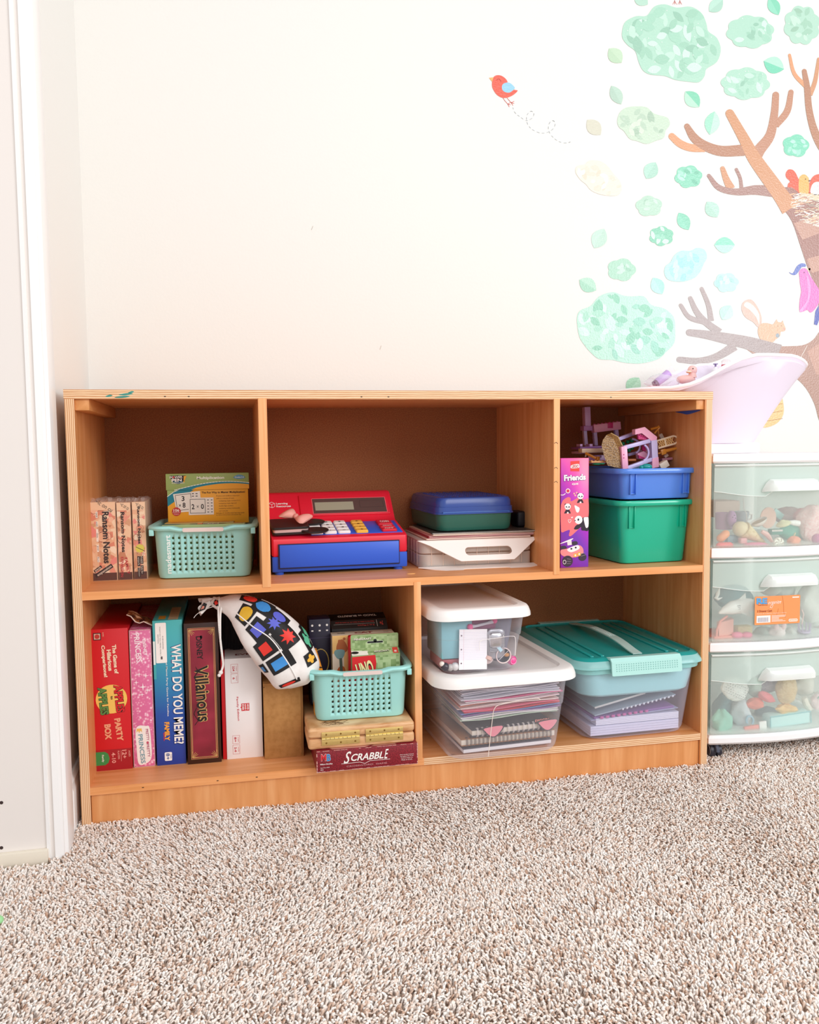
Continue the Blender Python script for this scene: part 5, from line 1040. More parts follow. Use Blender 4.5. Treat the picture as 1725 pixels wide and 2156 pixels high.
# ================================================================ LOWER RIGHT: lidded bins
CLR = clear('clear_bin_plastic', '#f4f3fa', .07, .10, '#fdfcff', .40, .5)
LIDW = M('#f7f2ef', .38, .45)
def clear_bin(t, w, d, h, wb, db, r=.03):
    G = lambda a, b, rr_, z: [(x, y, z) for x, y in rrect(a, b, rr_, 7)]; m = MB()
    m.loft([G(wb-.03, db-.03, r-.008, 0), G(wb-.012, db-.012, r-.003, .002), G(wb-.003, db-.003, r, .008), G(wb, db, r, .016), G(wb+(w-wb)*.55, db+(d-db)*.55, r, h*.60), G(wb+(w-wb)*.55+.003, db+(d-db)*.55+.003, r, h*.615), G(w, d, r, h), G(w+.006, d+.006, r, h)], CLR, True, False)
    m.build('bin_body', t); return wb
def bin_lid(t, w, d, z, hl, mat, rim=.012, r=.034, rec=.006, wall=.026):
    G = lambda a, b, rr_, zz: [(x, y, zz) for x, y in rrect(a, b, rr_, 8)]; m = MB()
    m.loft([G(w-.004, d-.004, r, z), G(w, d, r, z+.0008), G(w-.001, d-.001, r, z+hl*.35), G(w-.006, d-.006, r, z+hl*.75), G(w-.011, d-.011, r, z+hl*.93), G(w-.017, d-.017, r, z+hl), G(w-wall*2, d-wall*2, r-.012, z+hl), G(w-wall*2-.006, d-wall*2-.006, r-.014, z+hl-rec)], mat, False, True)
    m.loft([G(w-.006, d-.006, r, z), G(w-.010, d-.010, r, z+hl*.6), G(w-.03, d-.03, r, z+hl-rec-.001)], mat, False, False)
    m.build('bin_lid', t)
rzB = .045
LB = at(888, 1432, Y=-.045); wB, dB, hB = .292, .385, .162
# big clear bin
cB = Vector((.7690, -.062+dB/2, ZB)); big = thing('storage_box', 'large clear box with a white lid, packed with coloured paper, on the lower shelf', 'storage box', cB, rzB, 'clear boxes with white lids')
clear_bin(big, wB-.030, dB-.030, hB-.010, wB-.062, dB-.055, .040)
bin_lid(big, wB, dB, hB-.016, .021, LIDW, r=.048)
m = MB(); f = -(dB-.030)/2
m.tube(smooth_open([(.0-.040, f+.0105, .006), (-.036, f+.0075, .05), (-.033, f+.004, .085), (-.030, f+.0025, .100), (-.020, f+.0015, .107), (.02, f+.0015, .112), (.055, f+.001, .113), (.062, f+.0015, .110)], 5), .0007, M('#f4e7dd', .4), 6); m.build('moulded_line', big)
def loc(c, rz, x, y, z): return in_frame(c, rz, x, y, z)
rnd = random.Random(12); z = .122
x0b, x1b = -.098, .108; yf = -.145
papers = [('#eceaf2', 'white paper', 3), ('#e8e6ee', 'white paper', 3), ('#e95d95', 'bright pink folder near the top of the paper stack in the large clear box', 1), ('#f3e6e6', 'white paper', 2),
          ('#dc8a72', 'terracotta orange sheet in the middle of the paper stack in the large clear box', 1), ('#efdcd6', 'white paper', 2), ('#ee6f8c', 'pink card stock just above the red folder in the large clear box', 1), ('#d8344a', 'red folder in the large clear box', 1),
          ('#7f96d2', 'blue folder under the red one in the large clear box', 1), ('#9a6fae', 'purple folder under the blue one in the large clear box', 1), ('#f1efec', 'white paper', 2), ('#c4d8c0', 'pale green folder lowest of the coloured ones in the large clear box', 1)]
z = hB-.030
for c_, lbl, n in papers:
    for k in range(n):
        th = .0034 if len(lbl) < 20 else .0032; a_ = rnd.uniform(-.02, .02); dx0 = rnd.uniform(-.006, .006); wd = rnd.uniform(.196, .206); m = MB(); NX = 10
        top = []; bot = []
        for i in range(NX+1):
            x = -wd/2+wd*i/NX; s_ = .0016*math.sin(i*.7+z*300)+.0045*(i/NX)
            top.append((x, s_+th*.42)); bot.append((x, s_))
        ring = top+bot[::-1]; m.loft([[(x, yy, zz) for x, zz in ring] for yy in (0, .285)], M(c_, .7)); zz0 = z-th
        p = loc(cB, rzB, .016+dx0, yf+rnd.uniform(-.004, .008), zz0)
        if len(lbl) < 20: tag(m.build('paper_sheet', ang=50), 'white paper sheets layered between the coloured folders in the large clear box', 'paper', p, rzB+a_, 'white papers in the large clear box')
        else: tag(m.build('paper_folder', ang=50), lbl, 'folder', p, rzB+a_)
        z -= th
def notebook(lbl, w, d, h, cover, loc_, rz, ringc, n, extra=None, z0=0):
    t = thing('spiral_notebook', lbl, 'notebook', loc_, rz); m = MB(); m.box(-w/2, w/2, .004, d, 0, h, M('#e6dccb', .8), .0004); m.build('pages', t)
    m = MB(); m.box(-w/2-.001, w/2+.001, .002, d+.001, h, h+.0012, cover, .0004); m.box(-w/2-.001, w/2+.001, .002, d+.001, -.0012, 0, cover, .0004)
    if extra: extra(m, w, h)
    m.build('cover', t); m = MB()
    for i in range(n):
        x = -w/2+.01+(w-.02)*i/(n-1)
        for q_ in (0, .0022): m.tube([(x+q_, .006+.0052*math.cos(a), h/2+(h/2+.0036)*math.sin(a)) for a in [2*PI*k/12 for k in range(12)]], .00062, ringc, 5, closed=True)
    m.build('spiral_binding', t); return t
def petals(m, w, h):
    for cx in (-w*.26, w*.42):
        P = smooth_closed([(cx-.021, h+.0055), (cx+.021, h+.0075), (cx+.019, h-.003), (cx+.008, h-.013), (cx, h-.0155), (cx-.009, h-.012), (cx-.019, h-.002)], 3); m.T = Matrix.Translation((0, -.003, 0)); m.poly(P, M('#3a3336', .5), 1, .001); c0 = Vector((cx, h-.002))
        m.poly([tuple(c0+(Vector(p)-c0)*.84) for p in P], M('#f0909c', .5), 3); m.T = Matrix.Identity(4)
    m.T = Matrix.Translation((0, .0015, 0)); m.text('DIGGIN', w*.36, h+.0062, .030, .005, M('#e58a7a'), 1, 3, .05); m.T = Matrix.Identity(4)
KB = M('#a7744c', .7)
notebook('kraft spiral notebook lowest in the large clear box', .195, .20, .011, KB, loc(cB, rzB, .014, yf+.006, .021), rzB+.02, M('#5c4a42', .4), 22)
notebook('dark spiral notebook with two pink heart-shaped tips in the large clear box', .170, .18, .010, M('#4a4548', .5), loc(cB, rzB, .022, yf+.004, .0395), rzB+.045, M('#efe6e0', .4), 15, petals)
m = MB(); m.box(-.085, .100, 0, .26, 0, .0075, M('#e9e4e4', .8), .001); m.box(-.086, .101, -.001, .26, .0076, .0088, M('#5b5560', .6), .0003); tag(m.build('magazine'), 'white magazine with a dark cover flat at the bottom of the large clear box', 'magazine', loc(cB, rzB, .006, yf+.012, .0045), rzB+.03)
# small clear bin on top
wS, dS, hS = .205, .345, .122; cS = Vector((.7245, -.045+dS/2+.005, ZB+hB+.0005)); rzS = .045
sm = thing('storage_box', 'small clear box with a white lid on the large one, full of craft odds', 'storage box', cS, rzS, 'clear boxes with white lids')
clear_bin(sm, wS-.024, dS-.024, hS-.010, wS-.054, dS-.045, .028)
bin_lid(sm, wS, dS, hS-.016, .021, LIDW, r=.036, wall=.022)
f = -(dS-.03)/2
m = MB(); m.tube(smooth_open([(-.006, f+.003, .045), (-.006, f+.003, .058), (-.002, f+.002, .064), (.03, f+.002, .0665), (.058, f+.002, .068), (.066, f+.002, .062), (.066, f+.003, .03)], 5), .0006, M('#f6f0ee', .3), 6); m.build('moulded_line', sm)
def S(x, y, z): return loc(cS, rzS, x-.016, y, z+.002)
m = MB(); m.box(-.016, .046, 0, .10, 0, .080, M('#8cc4cc', .5), .003); tag(m.build('teal_case'), 'pale teal case standing at the left of the small clear box', 'case', S(-.045, f+.018, .026), rzS)
m = MB(); m.box(-.018, .030, 0, .09, 0, .020, M('#c4646a', .5), .003); m.box(-.014, .026, -.002, .05, .006, .012, M('#e0655f', .5), .001); tag(m.build('red_case'), 'red folded pouch below the teal case in the small clear box', 'pouch', S(-.040, f+.020, .005), rzS)
m = MB(); W2, H2 = .056, .076; m.poly([(0, 0), (W2, 0), (W2, H2), (0, H2)], M('#fbf7f7', .7), 0, .0004)
for k in range(22): m.line([(.001, .003+k*.0032), (W2-.001, .003+k*.0032)], .0003, M('#d5d6e8'), 1)
m.line([(.009, 0), (.009, H2)], .0003, M('#e9b3bb'), 1.5)
for z_ in (.012, .038, .064): m.disc(.0045, z_, .0014, M('#6c5560'), 2)
o_ = tag(m.build('note_paper'), 'ruled white note paper with three punched holes inside the small clear box', 'paper', S(-.031, f+.0045, .008)); o_.rotation_euler = (math.radians(-6), math.radians(3), rzS)
SIL = M('#c9c9cc', .25, .6, .8)
m = MB(); m.loft([[(x, 0+q_, z) for x, z in rrect(.036-i, .058-i, .010, 5, 0, .029)] for q_, i in ((.008, 0), (.001, 0), (0, .002), (-.001, .006))], M('#a9a9ae', .25, .6, .5)); m.loft([[(x, -.001+q_, z) for x, z in rrect(.026-i, .03-i, .006, 5, -.002, .037)] for q_, i in ((0, 0), (-.004, .003), (-.006, .010))], SIL)
for k in range(4): m.tube([(-.014, -.003, .016+k*.0028), (0, -.0045, .0168+k*.0028), (.015, -.003, .0182+k*.0028)], .0007, SIL, 5)
for a_ in ((-.015, .038), (.014, .044), (.012, .018)): m.ball((a_[0], -.0015, a_[1]), .0012, M('#ffffff', .2), 5)
tag(m.build('silver_tin'), 'silver tin clip with ridges right of the note paper', 'tin', S(.046, f+.010, .022), rzS)
m = MB(); m.tube([(.0145*math.cos(a), 0, .0145*math.sin(a)) for a in [2*PI*k/28 for k in range(28)]], .0012, M('#ecd7d3', .3), 6, closed=True); m.loft([[(.0138*math.cos(a), y_, .0138*math.sin(a)) for a in [2*PI*k/24 for k in range(24)]] for y_ in (.0, .018)], M('#686d7a', .3, .6, .4), False, True); m.tube([(-.009, -.0002, -.008), (.010, -.0002, .009)], .0005, M('#e7dede'), 5); tag(m.build('round_cutter'), 'round grey cutter with a pale rim at the bottom right of the small clear box', 'cutter', S(.060, f+.008, .028), rzS)
m = MB(); m.box(-.0035, .0035, 0, .003, -.014, .014, M('#bfe0ea', .3), .001); o_ = tag(m.build('blue_strip'), 'pale blue stick leaning on the round cutter', 'stick', S(.047, f+.005, .048)); o_.rotation_euler = (0, math.radians(-38), rzS)
m = MB(); m.ball((0, 0, 0), .0095, M('#f0559c', .2, .6), 10); m.tube([(.0055*math.cos(a), -.0085, .0055*math.sin(a)) for a in [2*PI*k/16 for k in range(16)]], .0008, M('#f9a5cb', .2), 5, closed=True); tag(m.build('pink_bead'), 'glossy pink ball in the right front corner of the small clear box', 'bead', S(.081, f+.018, .015), rzS)
m = MB(); m.box(-.030, .028, 0, .06, 0, .024, M('#8d4a6c', .5), .004); m.tube([(-.026, -.003, .008), (-.015, -.004, .009), (.008, -.004, .013), (.022, -.003, .016)], [.0045, .0028, .0028, .0045], M('#c9c2cc', .3), 8); m.ball((-.026, -.003, .008), .0062, M('#e85c94', .4), 6); m.ball((.023, -.003, .017), .006, M('#e85c94', .4), 6); tag(m.build('pink_scissors_case'), 'plum pouch with a pink-handled tool, under the lid of the small clear box', 'pouch', S(.022, f+.02, .078), rzS)
m = MB(); m.loft([[(x, y_, 0) for x, y_ in rrect(.022, .03, .008, 4, 0, .015)], [(x, y_, .05) for x, y_ in rrect(.045, .045, .012, 4, 0, .02)], [(x, y_, .085) for x, y_ in rrect(.056, .05, .014, 4, 0, .022)]], M('#7c7a88', .35)); tag(m.build('grey_cup'), 'dark grey tapered cup at the right of the small clear box', 'cup', S(.062, f+.03, .012), rzS)
m = MB(); m.cyl((0, 0, 0), (.003, .02, .006), .011, .011, M('#e6cfc8', .4), 18); m.cyl((-.002, -.001, 0), (.001, .0, .006), .009, .009, M('#d7b4ab', .4), 18); tag(m.build('tape_roll'), 'pinkish tape roll between the note paper and the cutter', 'tape', S(.030, f+.014, .022), rzS)
m = MB()
for x, z_, r_, c_ in ((-.012, .010, .008, '#3d3840'), (-.002, .008, .007, '#b7b0ae'), (.008, .009, .008, '#d9d4d4'), (-.018, .016, .005, '#efe4da')): m.ball((x, 0, z_), r_, M(c_, .25, .6), 8)
tag(m.build('charm_cluster'), 'cluster of dark and silver charms left of the note paper', 'charms', S(-.044, f+.012, .004), rzS)
m = MB(); m.ball((0, 0, 0), .004, M('#c98a44', .5), 6, (1.6, 1, 1)); tag(m.build('orange_bead'), 'small orange-brown bead beside the pink ball', 'bead', S(.068, f+.012, .028), rzS)
# teal lidded bin
TLc = clear('teal_lid_plastic', '#26aaa6', .78, .2, '#6fd8d2', .2, .5); TRIM_ = M('#b3e3dc', .35, .45); TEALI = clear('teal_rim_plastic', '#a9e4e2', .62, .25, '#c8f4f2', .3)
wT_, dT_, hT_ = .300, .375, .176; cT = Vector((1.0655, -.018+dT_/2, ZB)); rzT = math.radians(1.5)
tb_ = thing('storage_box', 'clear box with a translucent teal lid and carrying handle, beside the bookcase right side', 'storage box', cT, rzT)
CLV = clear('clear_lilac_plastic', '#e8e9fb', .13, .12, '#f8f8ff', .35); G = lambda a, b, rr_, z: [(x, y, z) for x, y in rrect(a, b, rr_, 7)]
m = MB(); m.loft([G(.195, .29, .03, 0), G(.222, .315, .036, .003), G(.231, .322, .038, .012), G(.262, .345, .036, .145), G(.268, .350, .036, .150)], CLV, True, False); m.build('bin_body', tb_)
m = MB(); m.loft([G(.234, .322, .038, .090), G(.244, .330, .038, .094), G(.254, .339, .037, .120), G(.262, .346, .036, .150)], clear('mint_tray_plastic', '#b4efea', .92, .3, '#d6f6f4', .05), True, False); m.build('inner_tray', tb_)
m = MB(); m.loft([G(.272, .352, .036, .140), G(.278, .358, .038, .1405), G(.280, .360, .038, .150), G(.292, .372, .040, .1515), G(.290, .370, .040, .157), G(.276, .356, .036, .166)], TEALI, False, False)
m.loft([G(.276, .356, .036, .166), G(.262, .342, .03, .170), G(.250, .33, .028, .1705), G(.247, .327, .026, .167)], TLc, False, True)
for x in (-.095, -.072, .072, .095): m.box(x-.004, x+.004, -.145, .145, .1665, .1695, TLc, .0015)
m.build('bin_lid', tb_)
m = MB(); sy = -dT_/2
P = [(-.075, sy+.036, .1690), (-.062, sy+.010, .1715), (-.062, sy+.004, .1705), (-.066, sy-.003, .158), (-.063, sy-.004, .1375), (.083, sy-.004, .1375), (.087, sy-.003, .158), (.083, sy+.004, .1705), (.078, sy+.012, .1715), (.066, sy+.03, .169)]
for s_ in (1, -1):
    m = MB(); rg = []
    for x, e in ((-.075, .7), (-.072, 1), (.075, 1), (.078, .7)):
        rg.append([(x, sy+.020, .1680), (x, sy+.020, .1715*1), (x, sy+.004, .1725), (x, sy-.003, .166), (x, sy-.006, .139+.004*(1-e)), (x, sy-.003, .139+.004*(1-e)), (x, sy+.002, .164), (x, sy+.004, .168)])
    if s_ < 0: m.T = Matrix.Rotation(PI, 4, 'Z')
    m.loft([[(x, y_, z_) for x, y_, z_ in r_] for r_ in rg], TRIM_)
    m.T = m.T @ Matrix.Translation((0, sy-.0033, .166)) @ Matrix.Rotation(math.radians(-6), 4, 'X')
    for i in range(26):
        for j in range(4): m.disc(-.065+i*.0053, -.005-.0042*j, .001, M('#74aea7', .5), 2, 1, 6)
    m.build('side_latch', tb_)
m = MB()
Hn = [(-.0, -.155, .1695), (0, -.130, .172), (0, -.085, .1785), (0, -.04, .1815), (0, .04, .1815), (0, .085, .1785), (0, .13, .172), (0, .155, .1695)]; S_ = smooth_open(Hn, 4)
HM = clear('frosted_handle', '#d9efe9', .6, .3, '#e6fbf8', .2)
m.loft([[(p.x+a, p.y, p.z+b) for a, b in ((-.010, 0), (.010, 0), (.010, .0022), (-.010, .0022))] for p in S_], HM)
for i in range(4):
    for j in range(16): m.ball((-.006+i*.004, -.045+j*.006, .1842), .0012, M('#eafaf8', .3), 4, (1, 1, .5))
m.build('carry_handle', tb_)
def Tt(x, y, z): return loc(cT, rzT, x, y, z)
fy = -.148
for c_, lbl, z_, th, w_, dx, nm in (('#e4e4f4', 'torn white paper pad lowest in the teal-lidded box', .006, .020, .198, .0, 'paper_pad'), ('#eeeef8', 'thick white paper pad in the middle of the teal-lidded box', .027, .014, .186, .006, 'paper_pad')):
    m = MB(); r_ = random.Random(4); NX = 16
    for k in range(4): a0 = th*k/4; m.loft([[(-w_/2+w_*i/NX+r_.uniform(-.0003, .0003), yy, a0) for i in range(NX+1)]+[(w_/2-w_*i/NX, yy, a0+th/4*.9) for i in range(NX+1)] for yy in (r_.uniform(0, .002), .27)], M(c_, .7))
    tag(m.build(nm, ang=50), lbl, 'paper pad', Tt(dx, fy, z_), rzT)
m = MB(); m.box(-.098, .098, 0, .22, 0, .0012, M('#b9b9d2', .3), .0003); m.box(-.09, .09, .003, .2, .0014, .006, M('#8d5f9c', .5), .001)
for i in range(9): m.ball((-.075+i*.0125, -.001, .0045), .0035, M('#d96aa8', .4), 5, (1.3, 1, .8))
o_ = tag(m.build('activity_book'), 'purple spiral activity book with pink studs on the pads in the teal-lidded box', 'book', Tt(.0, fy, .0425)); o_.rotation_euler = (0, math.radians(-3), rzT)
m = MB(); m.box(-.092, .092, 0, .20, 0, .0028, M('#a8b4bc', .35), .0005)
for i in range(13): m.ball((-.03+i*.0095, -.0015, .001), .0026, M('#eef2f4', .15, .6), 5)
o_ = tag(m.build('spiral_notebook'), 'grey spiral notebook tilted above the purple book in the teal-lidded box', 'notebook', Tt(.002, fy+.002, .060)); o_.rotation_euler = (0, math.radians(-9), rzT)
m = MB(); m.box(-.085, .06, 0, .19, 0, .002, M('#8ba7a6', .4), .0005); m.box(-.085, .03, -.001, .0, -.001, .003, M('#d6d6cc', .4), .0005); o_ = tag(m.build('plastic_folder'), 'dull teal folder topmost under the tray of the teal-lidded box', 'folder', Tt(-.005, fy+.004, .078)); o_.rotation_euler = (0, math.radians(-11), rzT)

# ================================================================ DRAWER CART
CX, CY = 1.2355, .020; CW, CD = .345, .36
cart = thing('drawer_cart', 'white rolling cart with three translucent drawers beside the bookcase', 'drawer cart', (CX, CY, ZF)); c0 = Vector((CX, CY, ZF))
CWH = M('#f7f5f6', .35, .45)
def bow(x): return -.018*math.sin(PI*max(0, min(1, x/CW)))
def slab(m, z0, z1, mat, y1=CD, off=0., x0=0., x1=CW, rd=.003, n=18):
    rg = []
    for z_, i in ((z0, rd), (z0+rd, 0), (z1-rd, 0), (z1, rd)):
        rg.append([(x0+(x1-x0)*k/n+(i if k == 0 else -i if k == n else 0), bow(x0+(x1-x0)*k/n)+off+i, z_) for k in range(n+1)]+[(x1-i, y1-i, z_), (x0+i, y1-i, z_)])
    return m.loft(rg, mat)
lv = [.6345, .6155, .441, .4185, .2428, .2218, .046, .026]; zz = [a-ZF for a in lv]
m = MB(); slab(m, zz[1], zz[0], CWH, rd=.004); m.build('cart_top', cart)
DRS = clear('cart_side_plastic', '#f6faf8', .3, .3, '#fbfffd', .1)
for a, b in ((3, 2), (5, 4)):
    m = MB(); slab(m, zz[a]+.0015, zz[b], CWH, rd=.003); m.build('cart_rail', cart)
m = MB(); slab(m, zz[7], zz[6], CWH, rd=.005); m.build('cart_base', cart)
for x0, x1 in ((0, .004), (CW-.004, CW)):
    m = MB(); m.box(x0, x1, .03, CD, zz[6], zz[1], DRS, .001); m.build('cart_side', cart)
DRW = clear('drawer_plastic', '#f6fbf8', .24, .18, '#fafffc', .35, .4); DRB = clear('drawer_back_plastic', '#f2f8f5', .35, .3, '#fafffd', .1); HND = clear('drawer_handle_plastic', '#fafdfb', .5, .25, '#ffffff', .3)
FRO = clear('frosted_band_plastic', '#e4f2ed', .42, .5, '#f4fbf8', .2)
for di, (a, b) in enumerate(((1, 2), (3, 4), (5, 6))):
    dr = bpy.data.objects.new('drawer', None); COL.objects.link(dr); dr.parent = cart; z0, z1 = zz[b]+.0008, zz[a]-.0015; dr.location = (0, 0, z0); hh = z1-z0
    m = MB(); n = 22
    def fr(z_, off, xi): return [(.004+xi+(CW-.008-2*xi)*k/n, bow(.004+(CW-.008)*k/n)+off, z_) for k in range(n+1)]
    g = [fr(.001, .006, .004), fr(.004, .003, .001), fr(.010, .0025, 0), fr(hh-.055, .0028, 0), fr(hh-.050, .0022, 0), fr(hh-.006, .0015, 0), fr(hh-.003, .0008, 0), fr(hh, .003, 0)]
    m.loft(g, DRW, False, False, closed=False); m.build('drawer_front', dr)
    m = MB(); B_ = [fr(.002, .006, .006)]; pts = B_[0]+[(CW-.016, CD-.02, .002), (.016, CD-.02, .002)]; m.add(pts, [tuple(range(len(pts)))], DRB)
    for x_ in (.0055, CW-.0055): m.add([(x_+(.006 if x_ < .1 else -.006), .02, .002), (x_, .012, hh-.004), (x_, CD-.02, hh-.004), (x_+(.006 if x_ < .1 else -.006), CD-.02, .002)], [(0, 1, 2, 3)], DRB)
    m.add([(.012, CD-.02, .002), (CW-.012, CD-.02, .002), (CW-.006, CD-.02, hh-.004), (.006, CD-.02, hh-.004)], [(0, 1, 2, 3)], DRB); m.build('drawer_tray', dr)
    m = MB()   # upper edge lip and the curved lower border of the frosted band
    m.tube([(x, y_-.0015, z_) for x, y_, z_ in fr(hh-.003, .0012, 0)], .0016, HND, 6)
    bd = [(x, y_-.0006, hh-.056-.011*math.sin(PI*min(1, max(0, (x-.01)/.10))*.5) if x < .115 else hh-.058) for x, y_, z_ in fr(0, .0018, 0)]
    up = [(x, y_, hh-.008) for x, y_, z_ in bd]; m.loft([bd, up], FRO, False, False, closed=False); m.tube(bd[:9], .0009, HND, 6); m.build('frosted_band', dr)
    m = MB(); xs = [.103+.136*k/16 for k in range(17)]
    def arch(k): t_ = k/16; return min(1, math.sin(PI*t_)*2.6)**.6
    rg = []
    for k, x in enumerate(xs):
        A_ = arch(k); yb = bow(x); zt = hh-.058+.022*A_; rg.append([(x, yb-.001, zt+.004), (x, yb-.012*A_-.001, zt+.001), (x, yb-.0165*A_-.001, zt-.006*A_), (x, yb-.0165*A_-.001, zt-.020*A_), (x, yb-.0145*A_-.001, zt-.020*A_), (x, yb-.0145*A_-.001, zt-.007*A_), (x, yb-.011*A_, zt-.001)])
    m.loft(rg, HND); m.build('drawer_handle', dr)
    if di == 1:
        m = MB(); t0 = at(1588, 1316, Y=CY-.013)-c0-Vector((0, 0, z0)); t1 = at(1685, 1252, Y=CY-.018)-c0-Vector((0, 0, z0)); Lw, Lh = t1.x-t0.x, t1.z-t0.z
        m.T = Matrix.Translation((t0.x, bow(t0.x)-.0015, t0.z)) @ Matrix.Rotation(math.atan2(bow(t1.x)-bow(t0.x), Lw), 4, 'Z')
        ORL = M('#ef9a5e', .45); m.poly(rrect(Lw, Lh, .0022, 4, Lw/2, Lh/2), ORL, 0, .0006); BL_ = M('#5aa7de', .4)
        m.text('RE', Lw*.155, Lh*.83, Lw*.235, Lh*.215, M('#b4503a'), 0, 1, .06); m.text('RE', Lw*.15, Lh*.84, Lw*.235, Lh*.21, BL_, 0, 2, .05); m.text('organize', Lw*.43, Lh*.76, Lw*.29, Lh*.15, WT, 2, 2, -.0, .4); m.line([(Lw*.36, Lh*.70), (Lw*.33, Lh*.60), (Lw*.37, Lh*.58), (Lw*.40, Lh*.70)], .0007, WT, 2)
        m.text('HOME ESSENTIALS', Lw*.17, Lh*.69, Lw*.22, Lh*.025, M('#9a3f28'), 0, 2, .02); m.text('3 Drawer Cart', Lw*.215, Lh*.485, Lw*.33, Lh*.075, M('#a8431f'), 0, 2, .02); m.text('Carrito de 3 cajones / Chariot a 3 tiroirs', Lw*.37, Lh*.39, Lw*.65, Lh*.03, WT, 0, 2, .01)
        m.rect(Lw*.04, Lw*.345, Lh*.075, Lh*.325, WT, 2); r_ = random.Random(1); x = .065
        while x < .30: wd_ = r_.uniform(.004, .013); m.rect(Lw*x, Lw*(x+wd_*.6), Lh*.10, Lh*.26, M('#8486a8'), 3); x += wd_+.006
        for k in range(6): m.rect(Lw*.37, Lw*(.37+r_.uniform(.16, .32)), Lh*(.30-.04*k), Lh*(.315-.04*k), WT, 2)
        m.poly(rrect(Lw*.2, Lh*.10, Lh*.048, 5, Lw*.85, Lh*.115), WT, 2); m.poly(rrect(Lw*.17, Lh*.066, Lh*.03, 5, Lw*.85, Lh*.115), M('#f3b98c'), 2.6); m.text('Sterilite', Lw*.85, Lh*.115, Lw*.13, Lh*.035, WT, 0, 3, .03); m.rect(Lw*.82, Lw*.97, Lh*.905, Lh*.945, WT, 2)
        m.line([(Lw*.60, Lh*.98), (Lw*.63, Lh*.7), (Lw*.64, Lh*.4), (Lw*.68, Lh*.22)], .0006, M('#d9793a'), 1.5); m.line([(Lw*.52, Lh*.55), (Lw*.48, Lh*.3)], .0006, M('#d9793a'), 1.5)
        m.build('price_label', dr)
for x, y_ in ((.026, .022), (CW-.03, .022), (.03, CD-.04), (CW-.03, CD-.04)):
    cs = MB(); BKc = M('#23222a', .35, .5)
    cs.cyl((x, y_, .026), (x, y_, zz[7]+.002), .005, .005, BKc, 10)
    for s_, r_, w_ in ((-1, .0165, .0115), (1, .0165, .0115)):
        cs.cyl((x+s_*.0015, y_+.004, .0155), (x+s_*(.0015+w_), y_+.004, .0155+.001), r_, r_*.96, M('#35333c', .4), 22)
    cs.tube([(x, y_+.004-.0185*math.cos(a), .0165+.0180*math.sin(a)) for a in [PI*k/10 for k in range(11)]], .0045, M('#4c5263', .35), 8)
    for s_ in (-1, 1): cs.tube([(x+s_*.0133, y_+.004+.0130*math.cos(a), .0165+.0130*math.sin(a)) for a in [2*PI*k/20 for k in range(20)]], .0005, M('#b9b9bf', .3), 5, closed=True)
    cs.box(x-.010, x+.010, y_-.006, y_+.014, .028, .0325, M('#3c404c', .4), .001); cs.build('caster', cart)
# --------------------------------------------------------- what lies in the drawers
def dfloor(i): return ZF+zz[(2, 4, 6)[i]]+.004
def ptd(x, y, Y): return at(x, y, Y=Y)
def put(nm, lbl, cat, x, y, Y, build, rz=0, grp=None, tilt=0):
    p = ptd(x, y, Y); m = MB(); build(m); return tag(m.build(nm), lbl, cat, p, None, grp, rot=(0, math.radians(tilt), rz))
def sack(m, rx, ry, rz_, mat, seed=0, k=.18):
    r_ = random.Random(seed); ph = [r_.uniform(0, 6) for _ in range(5)]; R = []
    for i in range(1, 14):
        t_ = PI*i/14; rr2 = []
        for j in range(24):
            a = 2*PI*j/24; s_ = 1+k*math.sin(3*a+ph[0]+2*t_)+k*.7*math.sin(5*a+ph[1]-3*t_)+k*.5*math.sin(7*t_+ph[2]+2*a); rr2.append((rx*math.sin(t_)*math.cos(a)*s_, ry*math.sin(t_)*math.sin(a)*s_, -rz_*math.cos(t_)*(1+k*.4*math.sin(4*a+ph[3]))))
        R.append(rr2)
    m.loft(R, mat)
# top drawer
Yd = .075
def cone(m):
    m.cyl((-.008, 0, .010), (.045, 0, -.020), .019, .0025, noise_mat('wafer_print', (1, 1, 1), [(.4, '#d8bc86'), (.6, '#eedcae')], 180, 2, .5), 20); m.ball((-.014, 0, .012), .017, M('#e9d6ae', .5), 8)
put('toy_ice_cream_cone', 'toy wafer cone lying in the top drawer', 'toy', 1572, 1125, .07, cone)
def swirl(m):
    m.cyl((0, .002, 0), (0, -.002, 0), .0115, .0115, M('#f4efe2', .4), 24)
    m.T = Matrix.Translation((0, -.002, 0))
    for k in range(6):
        a = k*PI/3; m.poly([(.0008*math.cos(a), .0008*math.sin(a)), (.007*math.cos(a+.5), .007*math.sin(a+.5)), (.0112*math.cos(a+.9), .0112*math.sin(a+.9)), (.0112*math.cos(a+1.25), .0112*math.sin(a+1.25)), (.006*math.cos(a+.9), .006*math.sin(a+.9))], M('#b9ab9c', .4), 1)
put('toy_lollipop', 'striped swirl candy disc at the front of the top drawer', 'toy', 1640, 1143, .035, swirl)
def capsule(c_, L, r_): return lambda m: m.tube([(-L/2-r_*.7, 0, 0), (-L/2-r_*.3, 0, 0), (-L/2, 0, 0), (L/2, 0, 0), (L/2+r_*.3, 0, 0), (L/2+r_*.7, 0, 0)], [r_*.5, r_*.85, r_, r_, r_*.85, r_*.5], M(c_, .4), 12)
put('toy_food', 'orange oval toy piece at the left of the top drawer', 'toy', 1523, 1129, .06, capsule('#f59c62', .018, .0085), tilt=-38)
put('toy_food', 'coral rounded bar at the bottom left of the top drawer', 'toy', 1526, 1149, .045, capsule('#f26a6c', .026, .0075))
put('toy_food', 'bright pink flat piece at the front of the top drawer', 'toy', 1592, 1148, .05, lambda m: m.ball((0, 0, 0), .03, M('#f583b0', .35), 8, (1, .5, .22)))
